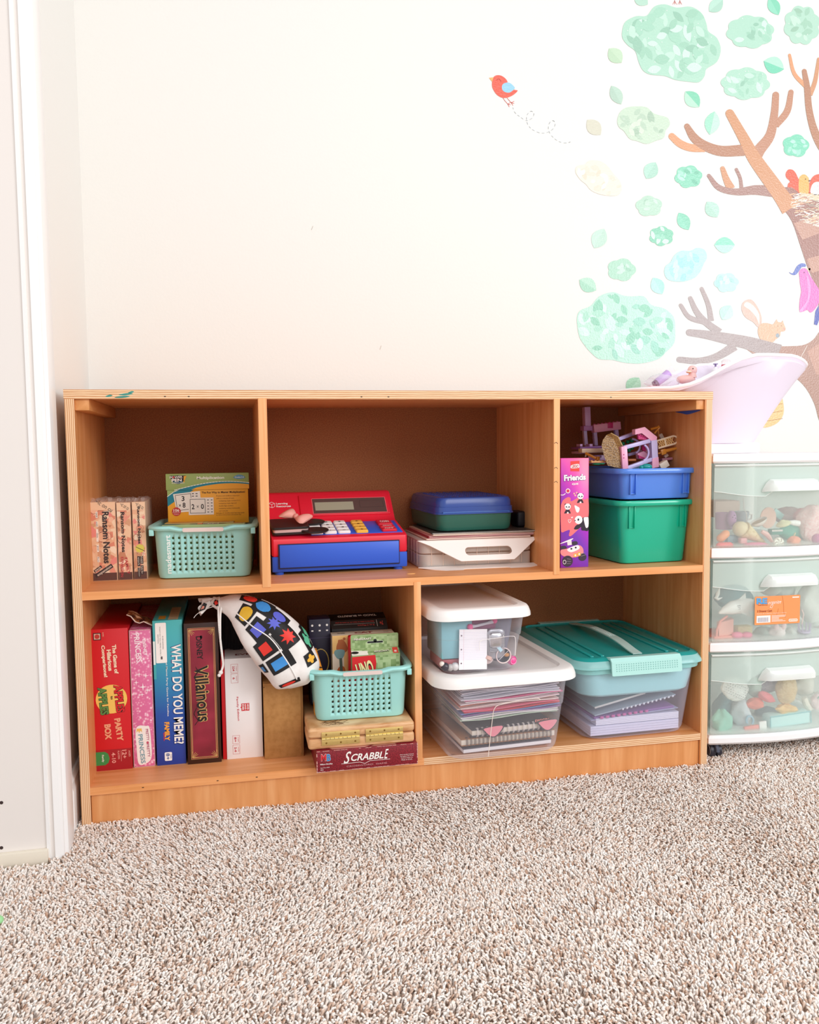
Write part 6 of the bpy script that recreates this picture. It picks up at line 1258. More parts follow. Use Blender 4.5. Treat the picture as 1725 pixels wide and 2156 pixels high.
put('toy_cup', 'purple toy tumbler standing at the left of the top drawer', 'toy', 1525, 1110, .12, lambda m: m.lathe([(.018, -.004), (.0195, .03), (.0185, .032), (.014, .028)], M('#b98ab0', .3), 20))
put('toy_fruit', 'speckled mauve toy fruit beside the purple tumbler', 'toy', 1541, 1092, .09, lambda m: (m.ball((0, 0, 0), .013, M('#b07fb0', .4), 8, (.8, .8, 1.4)), [m.ball((x, -.0105, z), .0012, M('#5a4a5c'), 4) for x, z in ((0, .008), (.003, .002), (-.004, .004))]))
put('toy_bowl', 'white and tan toy bowl tilted in the middle of the top drawer', 'toy', 1598, 1100, .08, lambda m: (m.lathe([(.006, -.008), (.018, -.001), (.0205, .004), (.0195, .004), (.014, -.002)], M('#efe8e0', .35), 24, sy=.8), m.lathe([(.0155, .0005), (.0156, .0012)], M('#cda878', .5), 20, sy=.8)), tilt=-25)
put('toy_plate', 'peach toy plate on edge in the top drawer', 'toy', 1617, 1090, .12, lambda m: m.loft([[(r_*math.cos(2*PI*k/24), y_, r_*.9*math.sin(2*PI*k/24)) for k in range(24)] for r_, y_ in ((.012, .006), (.021, .002), (.026, 0), (.026, -.002), (.02, 0))], M('#f3c3b0', .4)), rz=.3)
put('toy_spool', 'pale yellow swirled toy sweet on a stick in the top drawer', 'toy', 1650, 1103, .06, lambda m: (m.lathe([(.003, -.006), (.014, -.003), (.016, 0), (.012, .004), (.008, .005), (.003, .009)], M('#ece8b8', .4), 20), m.tube([(.010, 0, 0), (.024, -.003, -.007), (.033, -.005, -.012)], [.003, .0065, .006], M('#f7f7f4', .4), 10)), tilt=-20)
put('toy_box', 'white and green striped little box in the top drawer', 'toy', 1636, 1120, .09, lambda m: (m.box(-.012, .014, 0, .015, -.006, .006, M('#2d9a86', .4), .001), m.box(-.012, .014, -.001, 0, .001, .005, WT)))
put('toy_bottle', 'green toy bottle lying in the top drawer', 'toy', 1670, 1120, .11, lambda m: sack(m, .034, .02, .018, M('#3fae96', .4), 3, .08))
put('toy_plate', 'aqua toy plate behind the yellow sweet in the top drawer', 'toy', 1640, 1083, .14, lambda m: m.box(-.014, .014, 0, .004, -.008, .008, M('#a7d9d6', .4), .003), tilt=35)
put('toy_carrot', 'orange toy pepper at the right of the top drawer', 'toy', 1672, 1139, .05, lambda m: (sack(m, .014, .012, .011, M('#f0916a', .4), 6, .1), m.tube([(0, 0, .010), (.003, 0, .018)], .0016, M('#c7b98a'), 6)))
put('plush_toy', 'pale pink sequinned bag filling the right of the top drawer', 'bag', 1712, 1105, .09, lambda m: sack(m, .034, .03, .044, noise_mat('pink_sequins', (1, 1, 1), [(.4, '#f0b9b6'), (.6, '#fbe0dc')], 300, 2, .4), 8, .1))
put('toy_fruit', 'magenta toy fruit at the lower right of the top drawer', 'toy', 1722, 1135, .045, lambda m: m.ball((0, 0, 0), .012, M('#c8679a', .4), 8))
put('silver_wand', 'silver tinsel wand standing in the top drawer', 'toy', 1569, 1070, .10, lambda m: (m.tube([(-.004, 0, .022), (-.002, 0, 0), (.004, 0, -.012), (.005, 0, -.03)], .0012, M('#e9e9e9', .2, .6, .5), 6), [m.tube([(x-.003, -.001, z), (x+.003, .001, z+.001)], .0004, M('#f4f4f4', .3), 4) for x, z in ((-.004, .018), (-.003, .012), (-.003, .006), (-.001, 0), (.001, -.006), (.004, -.012))]))
put('toy_cup', 'grey-blue toy mug behind the wand in the top drawer', 'toy', 1562, 1088, .13, lambda m: (m.lathe([(.012, -.012), (.016, .010), (.0155, .012), (.012, .006)], M('#a8b0b8', .4), 18), m.tube([(.015, 0, .006), (.025, 0, .004), (.024, 0, -.005), (.014, 0, -.007)], .0018, M('#efe2de', .4), 6)))
put('toy_food', 'twisted pink and white ribbon candy behind the swirl disc', 'toy', 1618, 1128, .055, lambda m: m.tube([(-.016, 0, .010), (-.006, -.003, .004), (.004, .002, -.004), (.010, 0, -.014)], [.004, .0055, .005, .003], M('#efbcb4', .4), 8))
put('plush_toy', 'mauve cloth bundle at the back right of the top drawer', 'cloth', 1660, 1085, .19, lambda m: sack(m, .035, .02, .02, M('#b79a98', .8), 4, .12)); put('plush_toy', 'rose cloth bundle at the far right back of the top drawer', 'cloth', 1690, 1090, .17, lambda m: sack(m, .022, .02, .022, M('#dd8f92', .8), 14, .12))
put('toy_box', 'pale pink box at the back left of the top drawer', 'toy', 1530, 1062, .20, lambda m: m.box(-.028, .036, 0, .06, -.03, .008, M('#e8c9ba', .5), .003))
put('toy_food', 'small pink marshmallow-like block in the top drawer', 'toy', 1567, 1139, .055, lambda m: m.box(-.007, .008, 0, .012, -.006, .006, M('#e6a3a4', .5), .002)); put('toy_food', 'slate blue toy block behind the coral bar in the top drawer', 'toy', 1545, 1135, .075, lambda m: m.box(-.014, .012, 0, .012, -.008, .008, M('#7c93a0', .5), .002))
# middle drawer
put('toy_shark', 'white toy shark with three gill slits in the middle drawer', 'toy', 1552, 1283, .045, lambda m: (m.tube([(-.042, 0, -.006), (-.030, 0, -.001), (-.012, 0, .004), (.012, 0, .007), (.034, 0, .008)], [.002, .008, .014, .016, .014], M('#f4f5f3', .35), 14), m.add([(.0, 0, .018), (.02, 0, .034), (.022, 0, .016), (.0, .002, .018), (.02, .002, .034), (.022, .002, .016)], [(0, 2, 1), (3, 4, 5), (0, 1, 4, 3), (1, 2, 5, 4)], M('#e8ecea', .4)), m.add([(.004, -.010, -.006), (.030, -.014, -.018), (.020, -.008, -.004), (.004, -.008, -.006), (.030, -.012, -.018), (.020, -.006, -.004)], [(0, 1, 2), (3, 5, 4), (0, 3, 4, 1), (1, 4, 5, 2)], M('#e3e8e6', .4)), [m.tube([(-.008, -.0125-.0008, .010-.0035*k), (-.001, -.0148, .0112-.0035*k)], .0006, M('#8a8f90'), 5) for k in range(3)]))
put('toy_dolphin', 'small white toy fish behind the shark in the middle drawer', 'toy', 1512, 1250, .06, lambda m: (m.tube([(-.004, 0, -.010), (0, 0, 0), (.004, 0, .012)], [.003, .0045, .001], M('#eef2f0', .4), 10), m.tube([(-.008, 0, -.008), (0, 0, -.012), (.010, 0, -.009)], [.001, .003, .001], M('#eef2f0', .4), 8)))
put('cloth_bundle', 'teal blue cloth in the upper left of the middle drawer', 'cloth', 1545, 1258, .20, lambda m: sack(m, .045, .03, .030, M('#7fb3bb', .8), 21, .06))
put('toy_shovel', 'salmon pink toy shovel at the left of the middle drawer', 'toy', 1527, 1322, .055, lambda m: (m.loft([[(x, y_, z_) for x, y_, z_ in ((-.014, 0, 0+q_), (.020, 0, .006+q_), (.022, .012, .008+q_), (-.012, .012, 0+q_))] for q_ in (-.020, .012)], M('#f2b0a4', .4)), m.tube([(-.022, -.002, -.024), (-.020, -.002, -.002), (-.012, -.002, .016), (.004, -.002, .026)], .0026, M('#f09c90', .4), 8)))
put('toy_tray', 'coral toy tray along the bottom left of the middle drawer', 'toy', 1545, 1344, .05, lambda m: m.box(-.045, .035, 0, .08, -.002, .006, M('#f4988a', .4), .003))
put('toy_block', 'cream waffle block in the middle drawer', 'toy', 1570, 1328, .07, lambda m: m.box(-.018, .018, 0, .02, -.012, .010, M('#f1dfa8', .6), .003))
for (x, lbl) in ((1553, 'hot pink toy berry, left one in the middle drawer'), (1573, 'rose toy berry, right one in the middle drawer')): put('toy_berry', lbl, 'toy', x, 1337, .05, lambda m: m.ball((0, 0, 0), .0105, M('#f37fa0', .4), 8, (1.2, .8, .7)))
put('plush_toy', 'light grey plush ball behind the orange label in the middle drawer', 'plush toy', 1622, 1237, .08, lambda m: sack(m, .024, .02, .018, M('#c9d2cc', .9), 30, .05)); put('plush_toy', 'pale grey plush body above the right of the orange label', 'plush toy', 1650, 1242, .12, lambda m: sack(m, .024, .02, .02, M('#bfcac5', .9), 31, .1))
put('plush_toy', 'large off-white plush toy at the right of the middle drawer', 'plush toy', 1710, 1270, .09, lambda m: sack(m, .032, .03, .046, M('#dde2dc', .9), 32, .1))
put('plush_toy', 'grey plush toy below the label in the middle drawer', 'plush toy', 1607, 1332, .07, lambda m: sack(m, .020, .015, .014, M('#a9b5ae', .9), 33, .1)); put('plush_toy', 'white plush toy with pale pink ears below the label', 'plush toy', 1637, 1330, .055, lambda m: (sack(m, .018, .014, .014, M('#f3e4e2', .9), 34, .1), m.ball((-.008, -.008, .012), .006, M('#f2d2d2', .9), 6, (1, .6, 1.5)), m.ball((.010, -.008, .014), .006, M('#f2d2d2', .9), 6, (1, .6, 1.5)))); put('plush_toy', 'small grey-white plush right below the label in the middle drawer', 'plush toy', 1668, 1333, .06, lambda m: sack(m, .014, .012, .014, M('#cfd2cc', .9), 35, .1))
put('toy_basket', 'lavender toy basket with ribs at the right of the middle drawer', 'toy', 1694, 1325, .045, lambda m: (m.lathe([(.010, -.008), (.013, -.006), (.013, -.004), (.011, -.003)], M('#c6b8d6', .4), 20), [m.tube([(.011*math.cos(a), .011*math.sin(a), -.006), (.013*math.cos(a), .013*math.sin(a), .014)], .0010, M('#b9a8cc', .4), 5) for a in [2*PI*k/10 for k in range(10)]], m.tube([(-.008, -.002, .012), (-.004, -.002, .034), (-.009, -.002, .044)], .0013, M('#f0c8c0', .4), 6)))
put('cloth_bundle', 'plum cloth at the lower right corner of the middle drawer', 'cloth', 1722, 1330, .10, lambda m: sack(m, .016, .012, .012, M('#a07888', .9), 36, .1))
# bottom drawer
put('toy_vest', 'white cloth with grey dots in the upper left of the bottom drawer', 'cloth', 1548, 1450, .05, lambda m: (sack(m, .032, .012, .026, M('#eef1ef', .9), 41, .08), [m.ball((x*.0055-.026+.002*(z % 2), -.0125+abs(x-5)*.0009, z*.005-.014), .0009, M('#8a9496'), 4) for x in range(10) for z in range(6)]), tilt=25)
put('cloth_bundle', 'slate teal cloth at the left of the bottom drawer', 'cloth', 1535, 1495, .10, lambda m: sack(m, .038, .02, .045, M('#6f9aa4', .9), 42, .08))
put('cloth_bundle', 'green satin cloth down the left edge of the bottom drawer', 'cloth', 1520, 1520, .055, lambda m: sack(m, .020, .018, .028, M('#8fd0bc', .5), 43, .15))
put('plush_toy', 'pale lilac-grey plush in the middle left of the bottom drawer', 'plush toy', 1560, 1500, .07, lambda m: sack(m, .020, .02, .030, M('#d3dbe2', .9), 44, .1))
put('cloth_bundle', 'purple-grey woven cloth at the top middle of the bottom drawer', 'cloth', 1617, 1437, .09, lambda m: sack(m, .034, .02, .022, noise_mat('woven_lilac', (1, 1, 1), [(.4, '#8f88a0'), (.6, '#c4bfce')], 260, 2, .9), 45, .06))
put('cloth_bundle', 'hot coral folded cloth in the centre of the bottom drawer', 'cloth', 1613, 1467, .055, lambda m: sack(m, .021, .012, .010, M('#f26a76', .5), 46, .1), tilt=30); put('cloth_bundle', 'orange-red cloth scrap left of the centre of the bottom drawer', 'cloth', 1591, 1481, .06, lambda m: sack(m, .018, .012, .013, M('#ef7b68', .5), 47, .14))
put('cloth_bundle', 'gold glitter cloth right of the centre of the bottom drawer', 'cloth', 1657, 1452, .05, lambda m: sack(m, .024, .015, .032, noise_mat('gold_glitter', (1, 1, 1), [(.4, '#cda566'), (.6, '#e9cc98')], 400, 2, .4), 48, .08)); put('cloth_bundle', 'mustard ribbon bow under the gold glitter cloth', 'ribbon', 1655, 1492, .05, lambda m: sack(m, .022, .012, .011, M('#edbf78', .5), 49, .2))
put('plush_toy', 'cream sheer cloth at the upper right of the bottom drawer', 'cloth', 1692, 1440, .09, lambda m: sack(m, .024, .02, .026, M('#e3e2d8', .7), 50, .1)); put('toy_shoe', 'cream toy shoe at the right of the bottom drawer', 'toy', 1700, 1482, .06, lambda m: m.tube([(-.008, 0, .014), (-.003, 0, .002), (.006, -.004, -.012)], [.006, .008, .007], M('#f2ece0', .4), 10)); put('toy_figure', 'pink and white toy with teal trim at the right edge of the bottom drawer', 'toy', 1722, 1478, .05, lambda m: (sack(m, .014, .012, .018, M('#f6dfe2', .5), 51, .1), m.tube([(-.010, -.012, .012), (-.002, -.013, .020), (.008, -.012, .016)], .0012, M('#4fa59a'), 6)))
put('cloth_pouch', 'pale aqua fabric pouch along the front of the bottom drawer', 'pouch', 1665, 1516, .035, lambda m: (m.box(-.050, .050, 0, .03, -.014, .014, M('#c4ecec', .6), .005, 3), m.tube([(-.0495, -.001, -.013), (-.049, -.001, .013), (.049, -.001, .0135), (.0495, -.001, -.012)], .0013, M('#7cc7cf', .5), 6)), tilt=-3)
put('toy_card', 'coral and white folded card at the front of the bottom drawer', 'card', 1585, 1538, .035, lambda m: (m.box(-.018, .016, 0, .006, -.009, .010, M('#f08d84', .5), .001), m.box(.017, .034, -.001, .004, -.008, .016, M('#f7f4f2', .5), .001), m.box(-.032, -.018, 0, .005, -.009, .004, M('#f4f2f2', .5), .001)), tilt=-4)
put('toy_ring', 'blue and white ring with a coral tail at the front of the bottom drawer', 'toy', 1579, 1517, .04, lambda m: (m.tube([(.008*math.cos(a), 0, .010*math.sin(a)) for a in [PI*(-.4+1.5*k/14) for k in range(15)]], .0026, M('#8fb7cc', .4), 8), m.tube([(.0, -.002, -.012), (-.012, -.002, -.016)], [.004, .001], M('#f08d84', .4), 8)), tilt=-20)
put('cloth_bundle', 'dark slate cloth behind the coral scraps in the bottom drawer', 'cloth', 1615, 1508, .12, lambda m: sack(m, .034, .02, .022, M('#7c98a4', .9), 52, .08)); put('cloth_bundle', 'pale mint cloth strip between dotted and woven cloths in the bottom drawer', 'cloth', 1590, 1447, .08, lambda m: sack(m, .016, .012, .022, M('#c6dfd6', .8), 53, .1))

P = at(-4, 1943, Z=-.001); m = MB(); m.ball((0, 0, .004), .0075, M('#9fdc9c', .4), 8, (1, 1, .8)); tag(m.build('green_bead'), 'pale green bead on the carpet, cut by the left edge of the picture', 'bead', (P.x, P.y, -.001))
# ================================================================ DOLL TUB on the cart
TUB = M('#e6dcec', .4, .4); TUBR = M('#f7f2f8', .3, .5)
ty = .175; base = ZF+zz[0]
tl = at(1350, 818, Y=.16); trp = at(1663, 787, Y=.2); tt = at(1600, 768, Y=.25)
NA = 56
def tubring(f, inset=0, dz=0):
    """f: 0 foot .. 1 rim"""
    xl = 1.2285 if f < .95 else 1.105; xr = 1.418+(trp.x-1.418)*f**1.05; xl = 1.235 if f < .6 else xl
    cx, a = (xl+xr)/2, (xr-xl)/2-inset; b = .062+.052*f-inset; P = []
    for k in range(NA):
        t_ = 2*PI*k/NA; c_, s_ = math.cos(t_), math.sin(t_); e = .8; x = cx+a*math.copysign(abs(c_)**e, c_); y_ = ty+b*math.copysign(abs(s_)**e, s_)
        u = (x-1.105)/(trp.x-1.105); zr = .0
        top = .7715+.003*u if u < .20 else .775+.066*math.sin(min(1, (u-.20)/.42)*PI/2)**1.6
        if u > .80: top -= .020*((u-.80)/.20)**1.4
        z0 = base+.022; z_ = z0+(top-z0)*f
        P.append((x, y_, z_+dz))
    return P
R_ = [tubring(0), tubring(.15), tubring(.35), tubring(.55), tubring(.75), tubring(.93), tubring(.955), tubring(1.0)]
for k, r_ in enumerate(R_[:6]): R_[k] = [(max(x, 1.2285), y_, z_) for x, y_, z_ in r_]
# the part that reaches over the bookcase keeps above its top
R_ = R_[:6]+[[(x, y_, max(z_, H+.0035) if x < 1.226 else z_) for x, y_, z_ in r_] for r_ in R_[6:]]
tub = thing('doll_bathtub', 'pale lavender doll bathtub with a rising rim, standing on the drawer cart', 'doll bathtub', (0, 0, 0))
m = MB(); inner = [tubring(1.0, .007, -.002), tubring(.975, .012, -.004)]
deep = []
for f_, ins in ((.7, .022), (.4, .03), (.3, .04)):
    deep.append([(max(x, 1.262), y_, z_) for x, y_, z_ in tubring(f_, ins)])
m.loft(R_+inner+deep, TUB, True, True)
m.build('tub_body', tub, ang=50)
m = MB(); m.tube([(x, y_, z_+.0005) for x, y_, z_ in tubring(1.0, .0025)], .0042, TUBR, 8, closed=True); m.build('tub_rim', tub)
m = MB(); cx = 1.3265; m.loft([[(cx+a, ty+b, z_) for a, b in rrect(.182-i, .118-i, .02, 5)] for z_, i in ((base+.0005, .004), (base+.003, 0), (base+.020, .0), (base+.0235, .006))], M('#f6f1f4', .35, .5)); m.build('tub_foot', tub)
def puttub(nm, lbl, cat, x, y, Y_, f): m = MB(); f(m); return tag(m.build(nm), lbl, cat, at(x, y, Y=Y_))
def duck(m):
    c_ = M('#f3c3bd', .4); m.ball((-.004, 0, .004), .016, c_, 10, (1.35, .9, .62)); m.ball((.010, -.002, .024), .0105, c_, 10, (1, .9, 1)); m.tube([(.010, -.002, .008), (.010, -.002, .020)], [.010, .007], c_, 10)
    m.ball((-.0005, -.006, .0205), .0048, M('#f7e6d4', .4), 6, (1.5, 1, .5)); m.ball((-.001, -.006, .0185), .004, M('#e8a06a', .4), 6, (1.4, 1, .35)); m.ball((.0065, -.0108, .0265), .0014, M('#3a2a2a', .3), 5)
puttub('toy_duck', 'pink toy duck at the edge of the doll bathtub', 'toy duck', 1448, 803, .15, duck)
BAGC = clear('clear_pouch', '#f2eef4', .22, .1, '#ffffff', .5, .7)
def bagf(m): sack(m, .040, .020, .017, BAGC, 61, .1); m.add([(-.010, -.01, .010), (.012, -.01, .034), (.030, -.006, .012), (.012, .002, .004)], [(0, 1, 2, 3)], BAGC)
puttub('clear_pouch', 'clear pouch holding a purple tube on the ledge of the doll bathtub', 'pouch', 1398, 803, .16, bagf)
puttub('toy_tube', 'purple toy cream tube inside the clear pouch', 'toy', 1392, 800, .155, lambda m: (m.cyl((-.010, 0, -.006), (.018, 0, .014), .0085, .0095, M('#c6a3dc', .35), 16), m.cyl((-.016, 0, -.010), (-.010, 0, -.006), .0075, .0075, M('#7a4a6a', .3), 14)))
puttub('toy_card', 'small peach card at the left end of the bathtub ledge', 'card', 1367, 821, .12, lambda m: m.box(-.016, .018, 0, .03, .0, .005, M('#edc9ac', .5), .001))
puttub('pink_tray', 'flat pink tray under the duck and pouch', 'tray', 1412, 816, .13, lambda m: m.box(-.045, .034, 0, .06, 0, .0035, M('#f0b9bf', .4), .0015))
puttub('toy_bottle', 'white toy bottle with a purple pump behind the bathtub rim', 'toy bottle', 1507, 778, .24, lambda m: (m.lathe([(.009, -.03), (.010, -.001), (.004, .003), (.004, .006)], M('#f3f0f5', .35), 14), m.lathe([(.0022, .005), (.0022, .011), (.0055, .0115), (.0055, .0135)], M('#8d7aa8', .35), 12)))
puttub('toy_bottle', 'clear toy bottle with red contents behind the bathtub rim', 'toy bottle', 1529, 772, .24, lambda m: (m.lathe([(.010, -.03), (.0105, .005)], M('#e5606c', .25, .6), 16), m.lathe([(.0106, .004), (.0106, .013), (.006, .017)], BAGC, 16)))
# ================================================================ WALL STICKERS (vinyl, on the back wall)
YS = YW-.0006
def vinyl(h, rough=.3, mixw=0):
    k = ('v', h, rough, mixw)
    if k in _m: return _m[k]
    mm = wall_material('vinyl_'+h.lstrip('#'), h, .42, 230, rough, .55)
    if mixw:
        c_ = hexc(h); mm.node_tree.nodes['Principled BSDF'].inputs['Base Color'].default_value = (*[a*(1-mixw)+mixw for a in c_], 1)
    _m[k] = mm; return mm
def pale(h): return vinyl(h, .3, .14)
def wp(x, y): p = at(x, y, Y=YS); return (p.x, p.z)
def wmb(cx, cy): p = at(cx, cy, Y=YS); m = MB(); m.LAYER = .00012; return m, p
def sticker(nm, lbl, cat, P, draw, grp='nursery wall stickers'):
    """P: outline in picture pixels projected on the wall"""
    cx = sum(p[0] for p in P)/len(P); cy = sum(p[1] for p in P)/len(P); c = at(cx, cy, Y=YS); m = MB(); m.LAYER = .00012
    Q = [(wp(*p)[0]-c.x, wp(*p)[1]-c.z) for p in P]; draw(m, Q, lambda x, y: (wp(x, y)[0]-c.x, wp(x, y)[1]-c.z))
    return tag(m.build(nm, None, False), lbl, cat, c, None, grp)
def lf(cx, cy, L, Wd, ang, n=8):
    """leaf outline in pixels, ang measured anticlockwise"""
    return [(cx+(p), cy-(q)) for p, q in [(a, b) for a, b in leaf(0, 0, L, Wd, ang, n)]]
leaves = [(1350, -1, 34, 26, -35, '#a5d3bd', '#a5d3bd', 'pale green leaf sticker cut by the top edge, left of the big foliage sticker'), (1508, 12, 36, 27, 40, '#a9d8c4', '#9ccdb8', 'pale green leaf sticker at the very top, between the big foliage and the small clouds'),
 (1630, 13, 40, 26, -62, '#5fc9a4', '#78d2b2', 'bright green leaf sticker at the top, left of the round foliage in the corner'), (1296, 117, 38, 31, -48, '#b5d6b3', '#abcfaa', 'yellow-green leaf sticker left of the big foliage sticker'),
 (1298, 200, 42, 26, -62, '#a9cdb9', '#9fc4af', 'grey-green leaf sticker above the round green-beige foliage'), (1458, 209, 42, 32, -48, '#5fc8a0', '#a8dcc2', 'two-tone leaf sticker under the big foliage sticker'),
 (1630, 137, 44, 36, -22, '#a5dcc6', '#53caa4', 'two-tone leaf sticker right of the small cloud-shaped foliage'), (1500, 259, 48, 32, 78, '#8fd8bb', '#b4e4cd', 'upright two-tone leaf sticker over the left branches'),
 (1251, 268, 40, 30, -48, '#c9c8b2', '#c9c8b2', 'beige glitter leaf sticker nearest the dashed bird trail'), (1371, 359, 38, 31, 60, '#a3d6c2', '#98cdb8', 'pale leaf sticker between the beige foliage and the small dark green one'),
 (1440, 466, 40, 27, -60, '#62c4a2', '#6ccbaa', 'solid green leaf sticker right of the small two-tone foliage'), (1500, 441, 38, 30, -55, '#a5d6c2', '#9bcdb8', 'pale green leaf sticker under the lower branches'),
 (1262, 502, 44, 33, 62, '#b0d8c6', '#a9d2bf', 'pale leaf sticker lowest but one at the left border of the stickers'), (1526, 516, 42, 34, 0, '#6fd3b2', '#a5e2ca', 'two-tone horizontal leaf sticker above the parrot'),
 (1238, 600, 40, 31, -32, '#9fd4ba', '#84c7a8', 'two-tone leaf sticker just above the large lower foliage'), (1385, 602, 38, 29, -60, '#8fd8c8', '#9fdfd0', 'blue-green leaf sticker above right of the large lower foliage'),
 (1530, 658, 34, 30, 60, '#a5dcc6', '#b4e4cd', 'very pale mint leaf sticker left of the squirrel'), (1334, 811, 38, 32, 52, '#8cc8a0', '#a2d4b2', 'green leaf sticker touching the bookcase top')]
def dleaf(c1_, c2_):
    def f(m, Q, w_):
        m.poly(Q, pale(c1_), 1); n = len(Q); m.poly(Q[n//2:]+[Q[0]], pale(c2_), 2)
    return f
for x, y, L, Wd, a, c1_, c2_, lbl in leaves: sticker('leaf_sticker', lbl, 'wall sticker', lf(x, y, L*1.05, Wd, a), dleaf(c1_, c2_))
def lobed(cx, cy, rx, ry, n, ph, k=.16):
    return [(cx+rx*(1+k*(abs(math.sin(n*(t_+ph)/2))-.6))*math.cos(t_), cy-ry*(1+k*(abs(math.sin(n*(t_+ph)/2))-.6))*math.sin(t_)) for t_ in [2*PI*q_/72 for q_ in range(72)]]
def foliage(pal, seed, n, s0, s1, dots=6, base=None):
    def f(m, Q, w_):
        r_ = random.Random(seed); m.poly(Q, pale(base or pal[0]), 1); x0, x1 = min(p[0] for p in Q), max(p[0] for p in Q); z0, z1 = min(p[1] for p in Q), max(p[1] for p in Q); got = 0; tr = 0
        while got < n and tr < n*30:
            tr += 1; c = (r_.uniform(x0, x1), r_.uniform(z0, z1)); L = r_.uniform(s0, s1)/1000*1.7; P = leaf(c[0], c[1], L, L*r_.uniform(.42, .62), r_.uniform(0, 360), 6)
            if all(inside(p, Q) for p in P): m.poly(P, pale(r_.choice(pal[1:])), 1.5+got*.04); got += 1
        for k in range(dots*4):
            c = (r_.uniform(x0, x1), r_.uniform(z0, z1))
            if k < dots*3 and all(inside((c[0]+.003*a, c[1]+.003*b), Q) for a in (-1, 1) for b in (-1, 1)): m.disc(c[0], c[1], .0011, vinyl('#f6fbf6'), 5, 1, 8)
    return f
GP = ['#a0d3bb', '#8bc6aa', '#b5dfcb', '#c4e7d6', '#7fbb9f', '#93cdb2']
fo = [(smooth_closed([(1311, 62), (1318, 45), (1340, 34), (1362, 33), (1378, 14), (1400, 9), (1425, 16), (1455, 14), (1478, 28), (1488, 50), (1492, 66), (1510, 80), (1518, 104), (1510, 130), (1488, 145), (1484, 160), (1472, 173), (1450, 172), (1422, 168), (1400, 160), (1370, 157), (1354, 148), (1345, 130), (1338, 108), (1322, 95), (1311, 80)], 4), GP, 1, 60, 14, 26, 8, 'large green foliage sticker at the top of the wall'),
 (lobed(1580, 67, 49, 34, 8, .2, .12), GP, 2, 14, 9, 18, 2, 'small cloud-shaped foliage sticker right of the large one at the top'),
 (lobed(1689, 53, 37, 40, 8, .1, .14), ['#a3d2bb', '#8fc4a8', '#b8dcc9', '#86b99c'], 3, 16, 9, 18, 1, 'round foliage sticker in the top right corner'),
 (lobed(1570, 176, 50, 33, 8, .5, .12), GP, 4, 16, 9, 18, 5, 'cloud-shaped foliage sticker above the tallest branch tips'),
 (smooth_closed([(1300, 255), (1305, 238), (1318, 227), (1340, 224), (1362, 226), (1376, 238), (1390, 243), (1406, 248), (1411, 262), (1402, 275), (1398, 290), (1382, 296), (1362, 303), (1342, 297), (1326, 292), (1314, 276), (1304, 268)], 4), ['#bcd6bd', '#a9c8ae', '#cbdfc8', '#98ba9f'], 5, 22, 9, 18, 4, 'grey-green foliage sticker left of the branch tips'),
 (smooth_closed([(1212, 362), (1216, 350), (1232, 346), (1242, 338), (1262, 339), (1278, 348), (1292, 366), (1306, 382), (1309, 400), (1300, 411), (1280, 412), (1260, 408), (1244, 400), (1234, 388), (1222, 378)], 4), ['#e5dccb', '#ddd3c0', '#eee8da', '#d8cdb6'], 6, 18, 8, 16, 0, 'beige glittering foliage sticker at the left border of the stickers'),
 (lobed(1450, 372, 28, 23, 6, .3), ['#6ccaa8', '#94dcc2', '#4cb591', '#a9e2ce'], 7, 8, 8, 13, 0, 'small bright green foliage sticker left of the thin lower branches'),
 (lobed(1676, 307, 27, 23, 5, .5), ['#5fcaa6', '#8edbc0', '#45b391', '#a7e3cd'], 8, 8, 8, 13, 0, 'small bright green foliage sticker right of the thick limb'),
 (lobed(1367, 434, 27, 21, 5, .2), ['#a5d0b8', '#8fc0a5', '#bddfcc', '#b2d8c2'], 9, 6, 8, 13, 0, 'small clover-shaped foliage sticker under the beige one'),
 (lobed(1393, 497, 25, 20, 6, .1), ['#5fbf9b', '#a6d6c0', '#7dcbae', '#c0e3d2'], 10, 6, 9, 14, 0, 'small two-tone green foliage sticker above the blue-green one'),
 (smooth_closed([(1399, 574), (1402, 560), (1412, 552), (1420, 538), (1434, 528), (1454, 528), (1468, 522), (1484, 526), (1489, 542), (1482, 556), (1476, 570), (1464, 584), (1444, 592), (1424, 593), (1406, 588)], 4), ['#a4e0d8', '#8ed6d0', '#b9ebe2', '#86cfd6'], 11, 18, 9, 18, 0, 'blue-green foliage sticker in the middle of the stickers'),
 (lobed(1309, 568, 29, 23, 5, .6), ['#93ccb0', '#b4dcc8', '#7dbd9e'], 12, 7, 8, 14, 0, 'small muted green foliage sticker above the large lower one'),
 (lobed(1530, 595, 25, 20, 6, .4), ['#a9dcd4', '#93cfc8', '#bfe6de'], 13, 7, 8, 14, 0, 'very pale aqua foliage sticker above the glare-greyed branches'),
 (smooth_closed([(1215, 672), (1222, 654), (1244, 644), (1262, 624), (1290, 615), (1312, 622), (1330, 624), (1356, 624), (1372, 642), (1400, 650), (1419, 668), (1422, 694), (1420, 722), (1402, 742), (1386, 756), (1352, 765), (1318, 764), (1290, 758), (1262, 756), (1244, 742), (1232, 728), (1220, 708)], 4), ['#a5ddc6', '#8fd2b8', '#b9e8d6', '#6cc2a0', '#c4eee0', '#7fcbb2'], 14, 55, 13, 26, 10, 'large green foliage sticker just above the bookcase')]
for P, pal, seed, n, s0, s1, dots, lbl in fo: sticker('foliage_sticker', lbl, 'wall sticker', P, foliage(pal, seed, n, s0, s1, dots))
